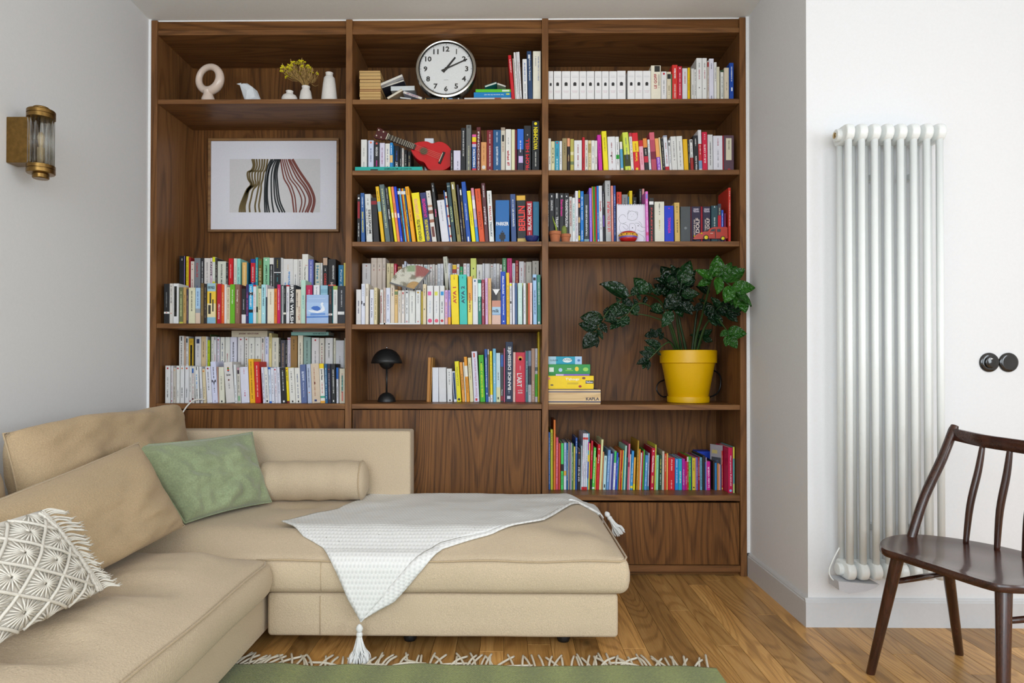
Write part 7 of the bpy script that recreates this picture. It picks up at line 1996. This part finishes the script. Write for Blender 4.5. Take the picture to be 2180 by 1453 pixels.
def surf(x, q, h=.007):
    # unfolded coordinates -> point on the chaise: q runs from the back over the front edge, x past the right end hangs
    xe = XCC + .016
    over = max(0.0, x - (xe - RE))
    if q <= QF - RE:
        y = CY1 - q; p = Vector((min(x, xe), y, ZCR + seat_top(min(x, XCC - .001), max(y, CY0 + .0005), .12) + h))
    else:
        t = q - (QF - RE); arc = RE * math.pi / 2
        yb = CY1 - (QF - RE); zt = ZCR + seat_top(min(x, XCC), max(yb, CY0 + .0005), .12)
        if t < arc:
            a = t / RE; p = Vector((x, yb - RE * math.sin(a) - h * math.sin(a), zt - RE * (1 - math.cos(a)) + h * math.cos(a)))
        else:
            p = Vector((x, yb - RE - h, zt - RE - (t - arc)))
    if over > 0:
        arc = RE * math.pi / 2
        if over < arc:
            a = over / RE; p.x = xe - RE + (RE + h) * math.sin(a); p.z -= RE * (1 - math.cos(a))
        else:
            p.x = xe + h; p.z -= RE + (over - arc)
    return p
def hit(px, py):
    # where a measured photo point lies on the seat: nearest surface point by search
    d = ray(px, py); best = None
    for i in range(400):
        x = .5 + 2.1 * (i % 20) / 19; q = 1.35 * (i // 20) / 19
        p = surf(x, q); v = p - CAM; t = v.dot(_f)
        ex = (v.dot(_r) / t * F_PX + PPX - px); ey = (PPY - v.dot(_u) / t * F_PX - py)
        s = ex * ex + ey * ey + (0 if q > .02 else 50)
        if best is None or s < best[0]: best = (s, x, q)
    s, x, q = best; st = .06
    while st > .0008:
        imp = False
        for dx, dq in ((st, 0), (-st, 0), (0, st), (0, -st), (st, st), (-st, -st), (st, -st), (-st, st)):
            p = surf(x + dx, max(0, q + dq)); v = p - CAM; t = v.dot(_f)
            e = (v.dot(_r) / t * F_PX + PPX - px) ** 2 + (PPY - v.dot(_u) / t * F_PX - py) ** 2
            if e < s - 1e-6: s, x, q, imp = e, x + dx, max(0, q + dq), True; break
        if not imp: st *= .5
    return (x, q)
left_edge = [hit(600, 1108), hit(645, 1140), hit(688, 1165), hit(715, 1215), hit(742, 1275), hit(768, 1322)]
front_edge = [hit(768, 1322), hit(815, 1270), hit(872, 1205), hit(900, 1180), hit(935, 1158), hit(1040, 1132), hit(1150, 1105), hit(1262, 1076)]
xa, qa = left_edge[0]
back_edge = [left_edge[0], hit(720, 1082), hit(800, 1066), (hit(870, 1060)[0], .10), (1.62, .02), (1.90, .005), (2.12, .005), (XCC - .02, .01)]
right_edge = [(XCC - .02, .01), (XCC + .05, .06), (XCC + .08, .10), front_edge[-1]]
right_edge = [back_edge[-1], (XCC + .055, .09), (XCC + .085, .13), (XCC + .03, .165), front_edge[-1]]
def poly_at(P, t):
    ls = [math.hypot(P[i + 1][0] - P[i][0], P[i + 1][1] - P[i][1]) for i in range(len(P) - 1)]; tot = sum(ls); d = t * tot
    for i, l in enumerate(ls):
        if d <= l or i == len(ls) - 1:
            k = min(1, d / max(l, 1e-9)); return (P[i][0] + (P[i + 1][0] - P[i][0]) * k, P[i][1] + (P[i + 1][1] - P[i][1]) * k)
        d -= l
# side chains: u along back (0 left..1 right) and along the front edge (tip..right); v from back to front
bot = front_edge; top = back_edge; lft = left_edge; rgt = right_edge
NU, NV = 110, 60
thr = empty('throw_blanket', (1.5, -.5, .4), 'cream knitted throw with tassels draped over the chaise', 'blanket')
T_inv = Matrix.Translation((-1.5, .5, -.4))
G_ = []; UVs = []
for i in range(NU + 1):
    u = i / NU; rw = []
    for j in range(NV + 1):
        v = j / NV
        t_, b_, l_, r_ = poly_at(top, u), poly_at(bot, u), poly_at(lft, v), poly_at(rgt, v)
        c00, c10, c01, c11 = top[0], top[-1], bot[0], bot[-1]
        x = (1 - v) * t_[0] + v * b_[0] + (1 - u) * l_[0] + u * r_[0] - ((1 - u) * (1 - v) * c00[0] + u * (1 - v) * c10[0] + (1 - u) * v * c01[0] + u * v * c11[0])
        q = (1 - v) * t_[1] + v * b_[1] + (1 - u) * l_[1] + u * r_[1] - ((1 - u) * (1 - v) * c00[1] + u * (1 - v) * c10[1] + (1 - u) * v * c01[1] + u * v * c11[1])
        hh = .008 + .006 * max(0, nz(x * 1.0, q * 1.4, 2, 5)) + .004 * max(0, nz(x, q, 5, 11))
        rw.append(surf(x, max(0, q), hh)); UVs.append((x, q))
    G_.append(rw)
mb = MB().grid(G_); body = mb.build('throw_cloth', throw_m, smooth=True, fix=False); body.parent = thr; body.matrix_parent_inverse = T_inv
uvl = body.data.uv_layers.new(name='UVMap')
for lp in body.data.loops: uvl.data[lp.index].uv = UVs[lp.vertex_index]
sm_ = body.modifiers.new('thickness', 'SOLIDIFY'); sm_.thickness = .006; sm_.offset = 1
# folded hem along the front edge
H_ = []; HU = []
for i in range(81):
    u = i / 80; x, q = poly_at(bot, u)
    x2, q2 = poly_at(bot, min(1, u + .01)); tx, tq = x2 - x, q2 - q
    l = math.hypot(tx, tq) or 1; nx_, nq_ = -tq / l, tx / l
    if nq_ < 0: nx_, nq_ = -nx_, -nq_
    w_ = .022 + .03 * math.exp(-((u - .12) / .15) ** 2)
    w_ *= min(1, u * 12) * min(1, (1 - u) * 12)
    row_ = []
    for j in range(5):
        s = j / 4 * 1.0
        row_.append(surf(x + nx_ * w_ * (s - .15), max(0, q + nq_ * w_ * (s - .15)), .010 + .003 * math.sin(math.pi * s))); HU.append((q + nq_ * w_ * s, x + nx_ * w_ * s))
    H_.append(row_)
hem = MB().grid(H_).build('folded_hem', throw_m, smooth=True, fix=False); hem.parent = thr; hem.matrix_parent_inverse = T_inv
uvl = hem.data.uv_layers.new(name='UVMap')
for lp in hem.data.loops: uvl.data[lp.index].uv = HU[lp.vertex_index]
sm_ = hem.modifiers.new('thickness', 'SOLIDIFY'); sm_.thickness = .005; sm_.offset = 1
yarn = mat('white_yarn', 'e2e2e0', rough=.95, bump=.3, bscale=700, var=.05)
def tassel(top_, dirv, L, spread, seed, rest=None):
    tr = random.Random(seed); d = Vector(dirv).normalized(); m_ = frame_mtx(Vector(top_), d.orthogonal(), d)
    t = MB().lathe([(.003, -.004), (.010, .003), (.0135, .012), (.010, .021), (.0085, .024)], 16, m_).build('tassel_head', yarn, smooth=True); t.parent = thr; t.matrix_parent_inverse = T_inv
    MB().lathe([(.0085, .024), (.0115, .030), (.0115, .037), (.009, .042)], 16, m_).build('tassel_knot', yarn, t, smooth=True)
    s = MB()
    for i in range(70):
        a = tr.uniform(0, 6.283); r0 = .008 * math.sqrt(tr.random()); r1 = spread * math.sqrt(tr.random()); a1 = a + tr.uniform(-.5, .5); ll = L * tr.uniform(.86, 1.03)
        P = [m_ @ Vector((r0 * math.cos(a), r0 * math.sin(a), .038)), m_ @ Vector((r1 * .55 * math.cos(a), r1 * .55 * math.sin(a), .05 + ll * .35)), m_ @ Vector((r1 * math.cos(a1), r1 * math.sin(a1), .04 + ll * .7)), m_ @ Vector((r1 * 1.05 * math.cos(a1), r1 * 1.05 * math.sin(a1), .04 + ll))]
        P = [Vector((p.x, min(p.y, YF - .008) if top_[1] < -.8 else p.y, p.z)) for p in P]
        s.tube(spline(P, 4), .0023, 5)
    o = s.build('tassel_strands', yarn, t, smooth=True); o['kind'] = 'stuff'
tp = surf(*poly_at(bot, 0.0), .012)
tassel(tp + Vector((0, -.016, -.006)), (.02, -.05, -1), .108, .040, 3)
# the small loose tail of hem at the tip
tr0 = atY(1290, 1090, -.16)
tassel(tr0, (.5, -.1, -.75), .085, .026, 5)

# ================================================================ rug with fringe
rug_m, nt, b = nodes_of('green_rug')
tc = nt.nodes.new('ShaderNodeTexCoord'); sx = nt.nodes.new('ShaderNodeSeparateXYZ'); nt.links.new(tc.outputs['Object'], sx.inputs[0])
def mth(op, a, bv):
    m_ = nt.nodes.new('ShaderNodeMath'); m_.operation = op
    for i, q in enumerate((a, bv)):
        if isinstance(q, (int, float)): m_.inputs[i].default_value = q
        else: nt.links.new(q, m_.inputs[i])
    return m_.outputs[0]
tw = mth('SINE', mth('ADD', mth('MULTIPLY', sx.outputs['X'], 700.0), mth('MULTIPLY', sx.outputs['Y'], 900.0)), 0)
st = mth('SINE', mth('MULTIPLY', sx.outputs['X'], 34.0), 0)
nn_r = nt.nodes.new('ShaderNodeTexNoise'); nn_r.inputs['Scale'].default_value = 120; nt.links.new(tc.outputs['Object'], nn_r.inputs['Vector'])
v_ = mth('ADD', mth('ADD', mth('MULTIPLY', tw, .34), mth('MULTIPLY', st, .12)), mth('MULTIPLY', nn_r.outputs['Fac'], .9))
cr = nt.nodes.new('ShaderNodeValToRGB'); cr.color_ramp.elements[0].color = (*srgb('5a661e'), 1); cr.color_ramp.elements[1].color = (*srgb('9fa74c'), 1); cr.color_ramp.elements[0].position = .15; cr.color_ramp.elements[1].position = .85
nt.links.new(v_, cr.inputs[0]); nt.links.new(cr.outputs[0], b.inputs['Base Color']); b.inputs['Roughness'].default_value = .95; b.inputs['Sheen Weight'].default_value = .3
bp = nt.nodes.new('ShaderNodeBump'); bp.inputs['Strength'].default_value = .6; bp.inputs['Distance'].default_value = .003; nt.links.new(tw, bp.inputs['Height']); nt.links.new(bp.outputs[0], b.inputs['Normal'])
RY = atZ(1200, 1420, .008).y
RXr = atZ(1522, 1420, .008).x; RXl = .70
rug = empty('rug', (1.6, RY - .9, 0), 'olive green woven rug with white fringe before the sofa', 'rug')
G_ = []
for i in range(61):
    x = RXl + (RXr - RXl) * i / 60
    G_.append([Vector((x - 1.6, (RY + (.006 * math.sin(x * 9) - .004 * math.sin(x * 23)) - 1.9 * (j / 40) ** 1.5) - (RY - .9), .009 + .0025 * math.sin(x * 26 + j * .3) * math.exp(-j * .12))) for j in range(41)])
o = MB().grid(G_).build('woven_field', rug_m, rug, smooth=True, fix=False); s_ = o.modifiers.new('thickness', 'SOLIDIFY'); s_.thickness = .006; s_.offset = -1
rr_ = random.Random(31); frg = MB(); x = RXl
while x < RXr:
    L = rr_.uniform(.085, .125); an = rr_.gauss(0.02, .24); an = max(-1.15, min(1.15, an))
    if rr_.random() < .07: an = rr_.choice((-1.1, 1.2))
    y0 = RY + .006 * math.sin(x * 9)
    P = [Vector((x, y0 - .008, .008)), Vector((x, y0 + .008, .0075)), Vector((x + math.sin(an) * L * .5, y0 + math.cos(an) * L * .5, .006 + rr_.random() * .006)), Vector((x + math.sin(an * 1.25) * L, y0 + math.cos(an * 1.1) * L, .005))]
    frg.tube([p - Vector((1.6, RY - .9, 0)) for p in spline(P, 4)], .0042, 6)
    x += rr_.choice((.011, .014, .016, .018, .03))
o = frg.build('fringe', mat('rug_fringe', 'd4ccba', rough=.95, bump=.3, bscale=800, var=.08), rug, smooth=True); o['kind'] = 'stuff'

# ---- white cable from the shelf down behind the cushion
P = [atY(436, 850.5, .045), atY(425, 849.5, .02), atY(412, 852, -.005), atY(400, 862, -.02), atY(390, 876, -.04), atY(384, 886, -.06), atY(378, 905, -.075), atY(372, 960, -.08)]
wc = MB().tube(spline([Vector(p) for p in P], 6), .0038, 8).build('white_cable', mat('white_cable', 'dcd8d0', rough=.5), smooth=True); tag(wc, 'white cable running over the shelf edge behind the sofa', 'cable')
# ================================================================ column radiator
rad_m = mat('radiator_white', 'e8ebe9', rough=.3, spec=.5, bscale=20, var=.01)
yFt, yBt = YR - .118, YR - .052
zt_, zb2 = atY(1863, 262, yFt).z, atY(1863, 1236, yFt).z
X0 = atY(1806.7, 700, yFt).x; X7 = atY(2001, 700, yFt).x; pit_ = (X7 - X0) / 7
rad = empty('column_radiator', (X0, YR - .085, 0), 'tall white column radiator on the bright wall', 'radiator')
ox_, oy_ = X0, YR - .085
zh, zl = zt_ - .038, zb2 + .038
for i in range(8):
    x = i * pit_
    def head(z, name):
        mb = MB(); R = []
        # stadium shaped header linking the two tubes
        hw, hz = .0165, .034
        for a in range(24):
            t = 2 * math.pi * a / 24
        prof = []
        for a in range(13): t = math.pi / 2 + math.pi * a / 12; prof.append((-.033 - 0 + .030 * math.cos(t) * 1.0, hz * math.sin(t)))
        for a in range(13): t = -math.pi / 2 + math.pi * a / 12; prof.append((.033 + .024 * math.cos(t), hz * math.sin(t)))
        L0 = [(x - hw, p, z + q) for p, q in prof]
        for k, sx_ in ((.80, -hw), (.95, -hw * .8), (1, -hw * .4), (1, hw * .4), (.95, hw * .8), (.80, hw)):
            R.append([Vector((x + sx_, p * (1 if abs(p) < .03 else k ** .3), z + q * k)) for p, q in prof])
        mb.grid(R, False, True); n = len(prof); mb.f.append(tuple(range(n))); mb.m.append(0); mb.f.append(tuple(5 * n + j for j in range(n))); mb.m.append(0)
        return mb
    s = head(zh, 'section').build('section', rad_m, rad, smooth=True, auto=.9)
    head(zl, 'foot').build('lower_header', rad_m, s, smooth=True, auto=.9)
    for yy, r_ in ((-.036, .0135), (.034, .0125)):
        MB().tube([(x, yy, zl - .010), (x, yy, zh + .010)], r_, 16).build('tube', rad_m, s, smooth=True)
    if i < 7:
        for z in (zh, zl): MB().tube([(x + .012, 0, z), (x + pit_ - .012, 0, z)], .0235, 20).build('hub', rad_m, s, smooth=True)
for z in (zh, zl):
    for (xa_, sg) in ((-.014, -1), (7 * pit_ + .014, 1)):
        cpx_ = frame_mtx((xa_, 0, z), (0, 1, 0), (sg, 0, 0))
        c_ = MB().lathe([(.024, 0), (.025, .014), (.0235, .020), (.017, .022)], 24, cpx_).build('end_cap', rad_m, rad, smooth=True, auto=.6)
        if sg == -1 and z == zh: MB().lathe([(.012, .0222), (.012, .0255), (.008, .027), (0, .027)], 16, cpx_).build('vent_plug', mat('brass_plug', 'b8a070', rough=.25, metal=1), c_, smooth=True, auto=.6)
for i in (2.0, 5.0):
    for z in (zh - .16, zl + .16):
        MB().bbox(i * pit_ + .018, i * pit_ + .038, .02, .084, z - .012, z + .012, .002).build('wall_bracket', rad_m, rad)
# heating element under the first sections and its lead
met = mat('satin_metal', 'c4c4c8', rough=.4, metal=.0)
a = atY(1779, 1234, yFt - .01); b = atY(1866, 1240, yFt - .01); c = atY(1800, 1258, yFt - .01)
P = [atY(1779, 1233, yFt), atY(1866, 1240, yFt), atY(1858, 1247, yFt), atY(1838, 1254, yFt), atY(1800, 1259, yFt), atY(1781, 1252, yFt)]
loc = lambda p: (p.x - ox_, p.z)
MB().prism([loc(p) for p in P], lambda u, z: (u, -.055, z), lambda u, z: (u, .03, z)).build('heating_element', met, rad)
P = [atY(1787, 1165, yFt + .02), atY(1774, 1190, yFt + .02), atY(1765, 1215, yFt + .02), atY(1772, 1232, yFt + .02), atY(1786, 1238, yFt + .02)]
MB().tube([p - Vector((ox_, oy_, 0)) for p in spline(P, 6)], .0032, 8).build('heater_lead', rad_m, rad, smooth=True)

# ================================================================ black double socket
bak = mat('bakelite_black', '141416', rough=.12, coat=.6)
p0, p1 = atY(2105, 771, YR), atY(2146, 771, YR)
soc = empty('double_socket', ((p0.x + p1.x) / 2, YR, p0.z), 'round black double socket on the bright wall', 'socket')
hx_ = (p1.x - p0.x) / 2; r_ = 20.5 / F_PX * (YR + 3.508)
for sx_, nm in ((-hx_, 'switch_plate'), (hx_, 'socket_plate')):
    fm = frame_mtx((sx_, 0, 0), (1, 0, 0), (0, -1, 0))
    pl = MB().lathe([(r_, .0003), (r_, .004), (r_ * .93, .008), (r_ * .72, .010), (r_ * .62, .0098)], 40, fm).build(nm, bak, soc, smooth=True, auto=.9)
    if sx_ < 0:
        MB().lathe([(r_ * .6, .0098), (r_ * .58, .016), (r_ * .5, .0175), (0, .0178)], 36, fm, cap=False).build('knob', bak, pl, smooth=True, auto=.7)
        MB().add([Vector(v) for v in ((sx_ - .004, -.0182, .011), (sx_ + .006, -.0182, .015), (sx_ - .004, -.0182, .019))], [(0, 1, 2)]).build('knob_mark', paper('d8d8d8'), pl, fix=False)
    else:
        MB().lathe([(r_ * .6, .0098), (r_ * .56, .004), (0, .004)], 36, fm, cap=False).build('recess', mat('bakelite_dark', '0a0a0b', rough=.3), pl, smooth=True, auto=.7)
        for qx in (-.0095, .0095): MB().lathe([(.0026, .0042), (.0026, .006), (0, .006)], 10, frame_mtx((sx_ + qx, 0, 0), (1, 0, 0), (0, -1, 0))).build('pin_ring', met, pl)

# ================================================================ brass wall lamp on the left wall
brass = mat('aged_brass', '86683a', rough=.30, metal=1.0, bscale=60, var=.18)
yS = -1.04; wxs = xl(yS); zS_ = 1.888
axx = wxs + .108
sc_ = empty('wall_sconce', (wxs, yS, zS_), 'aged brass wall sconce with glass rods', 'wall lamp')
dxs = axx - wxs
MB().bbox(.0012, .086, -.030, .030, -.082, .084, .002).build('back_box', brass, sc_)
AX = Matrix.Translation((dxs, 0, 0))
capp = [(.0, .122), (.026, .122), (.027, .127), (.0265, .130), (0, .130)]
MB().lathe([(.040, .084), (.046, .086), (.046, .098), (.0435, .099), (.0435, .101), (.046, .102), (.046, .113), (.044, .116), (.030, .117), (.027, .118), (.027, .125), (.024, .128), (0, .128)], 40, AX).build('top_cap', brass, sc_, smooth=True, auto=.5)
MB().lathe([(0, -.134), (.024, -.134), (.027, -.131), (.027, -.118), (.030, -.117), (.044, -.116), (.046, -.113), (.046, -.102), (.0435, -.101), (.0435, -.099), (.046, -.098), (.046, -.086), (.040, -.084)], 40, AX).build('bottom_cap', brass, sc_, smooth=True, auto=.5)
gm, nt, b_ = nodes_of('rod_glass'); nt.nodes.remove(b_)
g1 = nt.nodes.new('ShaderNodeBsdfTransparent'); g1.inputs[0].default_value = (.93, .94, .93, 1); g2 = nt.nodes.new('ShaderNodeBsdfGlossy'); g2.inputs['Roughness'].default_value = .05
lw = nt.nodes.new('ShaderNodeLayerWeight'); lw.inputs['Blend'].default_value = .35; mx = nt.nodes.new('ShaderNodeMixShader')
nt.links.new(lw.outputs['Facing'], mx.inputs[0]); nt.links.new(g1.outputs[0], mx.inputs[1]); nt.links.new(g2.outputs[0], mx.inputs[2]); nt.links.new(mx.outputs[0], nt.nodes['Material Output'].inputs[0])
for i in range(14):
    a_ = 2 * math.pi * i / 14
    MB().tube([(dxs + .0365 * math.cos(a_), .0365 * math.sin(a_), -.085), (dxs + .0365 * math.cos(a_), .0365 * math.sin(a_), .085)], .0072, 12).build('glass_rod', gm, sc_, smooth=True)
MB().lathe([(.012, -.084), (.012, -.02), (.006, -.018), (.010, .0), (.012, .02), (.006, .036), (0, .038)], 16, AX).build('bulb_holder', mat('lamp_cream', 'c8b088', rough=.4), sc_, smooth=True)

# ================================================================ dark bentwood style chair
cw = wood('chair_wood', '1f0e0a', '3c2018', '54301f', axis='X', scale=1.2, rough=.24, rings=.7, knots=False, gloss_bump=.03, coat=.25)
cwz = wood('chair_wood_upright', '1f0e0a', '3a1e15', '522c1c', axis='Z', scale=1.2, rough=.25, rings=.5, knots=False, gloss_bump=.05, coat=.35)
ch = empty('chair', (3.35, -1.3, 0), 'dark stained wooden chair with spindle back by the radiator', 'chair')
cO = Vector((3.35, -1.3, 0))
plan = [(3.098, -1.175), (3.15, -1.075), (3.24, -1.0), (3.335, -.985), (3.44, -1.045), (3.525, -1.16), (3.565, -1.30), (3.55, -1.43), (3.47, -1.525), (3.35, -1.567), (3.235, -1.565), (3.195, -1.52), (3.150, -1.37), (3.115, -1.25)]
PL = [Vector((p[0], p[1], 0)) for p in plan]
loop = []
nP = len(PL)
for i in range(nP):
    p0_, p1_, p2_, p3_ = PL[i - 1], PL[i], PL[(i + 1) % nP], PL[(i + 2) % nP]
    for k in range(5):
        t = k / 5; loop.append(.5 * ((2 * p1_) + (p2_ - p0_) * t + (2 * p0_ - 5 * p1_ + 4 * p2_ - p3_) * t * t + (3 * p1_ - p0_ - 3 * p2_ + p3_) * t ** 3))
cen = Vector((3.345, -1.285, 0)); zs = .458
R = []
def ringz(k, z): return [Vector((cen.x + (p.x - cen.x) * k, cen.y + (p.y - cen.y) * k, z)) - cO for p in loop]
R = [ringz(.0001, zs - .026), ringz(.9, zs - .026), ringz(.985, zs - .024), ringz(1.0, zs - .018), ringz(1.0, zs - .005), ringz(.99, zs), ringz(.93, zs - .001), ringz(.8, zs - .006), ringz(.6, zs - .011), ringz(.35, zs - .012), ringz(.0001, zs - .012)]
MB().grid(R, False, True).build('seat', cw, ch, smooth=True, auto=.8)
def leg(top, foot, r0, r1):
    t, f = Vector(top) - cO, Vector(foot) - cO
    MB().tube([t, t.lerp(f, .35), f + (t - f) * .02, f], [r0, (r0 + r1) * .52, r1, r1 * .95], 18).build('leg', cwz, ch, smooth=True, auto=.9)
LG = {'a': ((3.135, -1.205, .434), (3.098, -1.100, 0)), 'b': ((3.375, -1.075, .434), (3.515, -.935, 0)), 'c': ((3.262, -1.515, .434), (3.196, -1.60, 0)), 'd': ((3.49, -1.43, .434), (3.65, -1.53, 0))}
for k, (t, f) in LG.items(): leg(t, f, .0205 if k != 'c' else .022, .0145)
def on(k, z): t, f = (Vector(v) for v in LG[k]); return f.lerp(t, z / .434)
for p, q in (('a', 'b'), ('c', 'd')):
    MB().tube([on(p, .345) - cO, (on(p, .345) + on(q, .335)) / 2 - cO, on(q, .335) - cO], [.0085, .011, .0085], 12).build('stretcher', cwz, ch, smooth=True)
pb_, pt_ = Vector((3.298, -1.005, .45)), Vector((3.492, -.952, .852))
MB().tube([v - cO for v in spline([pb_, pb_.lerp(pt_, .35) + Vector((-.008, 0, .004)), pb_.lerp(pt_, .7), pt_], 5)], [.0165] * 6 + [.017] * 5 + [.0165] * 4 + [.013], 16).build('post', cwz, ch, smooth=True, auto=.9)
pb2, pt2 = Vector((3.44, -1.56, .45)), Vector((3.60, -1.64, .852))
MB().tube([v - cO for v in (pb2, pb2.lerp(pt2, .5), pt2)], [.0165, .017, .013], 16).build('post', cwz, ch, smooth=True, auto=.9)
rail = spline([Vector((3.482, -.955, .822)), Vector((3.498, -1.09, .812)), Vector((3.525, -1.19, .808)), Vector((3.545, -1.30, .806)), Vector((3.565, -1.45, .806)), Vector((3.590, -1.635, .822))], 6)
R = []
for i, p in enumerate(rail):
    t = (rail[min(i + 1, len(rail) - 1)] - rail[max(0, i - 1)]).normalized(); s = Vector((t.y, -t.x, 0)).normalized(); u = Vector((0, 0, 1))
    R.append([p - cO + s * a + u * b for a, b in ((-.009, -.018), (-.009, .018), (-.006, .022), (.006, .022), (.009, .018), (.009, -.018), (.006, -.022), (-.006, -.022))])
mb = MB().grid(R, False, True); mb.f.append(tuple(range(8))); mb.m.append(0); mb.f.append(tuple((len(R) - 1) * 8 + j for j in range(8))); mb.m.append(0)
mb.build('top_rail', cw, ch, smooth=True, auto=.7)
for (b0_, t0_) in (((3.438, -1.088), (3.498, -1.09)), ((3.487, -1.172), (3.524, -1.185)), ((3.513, -1.262), (3.54, -1.285)), ((3.515, -1.36), (3.556, -1.385)), ((3.49, -1.46), (3.57, -1.50))):
    a_ = Vector((b0_[0], b0_[1], .445)); c_ = Vector((t0_[0], t0_[1], .795)); bow = Vector((.018, .0, 0)); m_ = a_.lerp(c_, .4) + bow * -1 * .2 + Vector((-.004, 0, 0))
    P = spline([a_, m_, a_.lerp(c_, .75), c_], 5); n = len(P)
    MB().tube([p - cO for p in P], [.0085 + .0035 * math.sin(math.pi * i / (n - 1)) for i in range(n)], 12).build('spindle', cwz, ch, smooth=True)
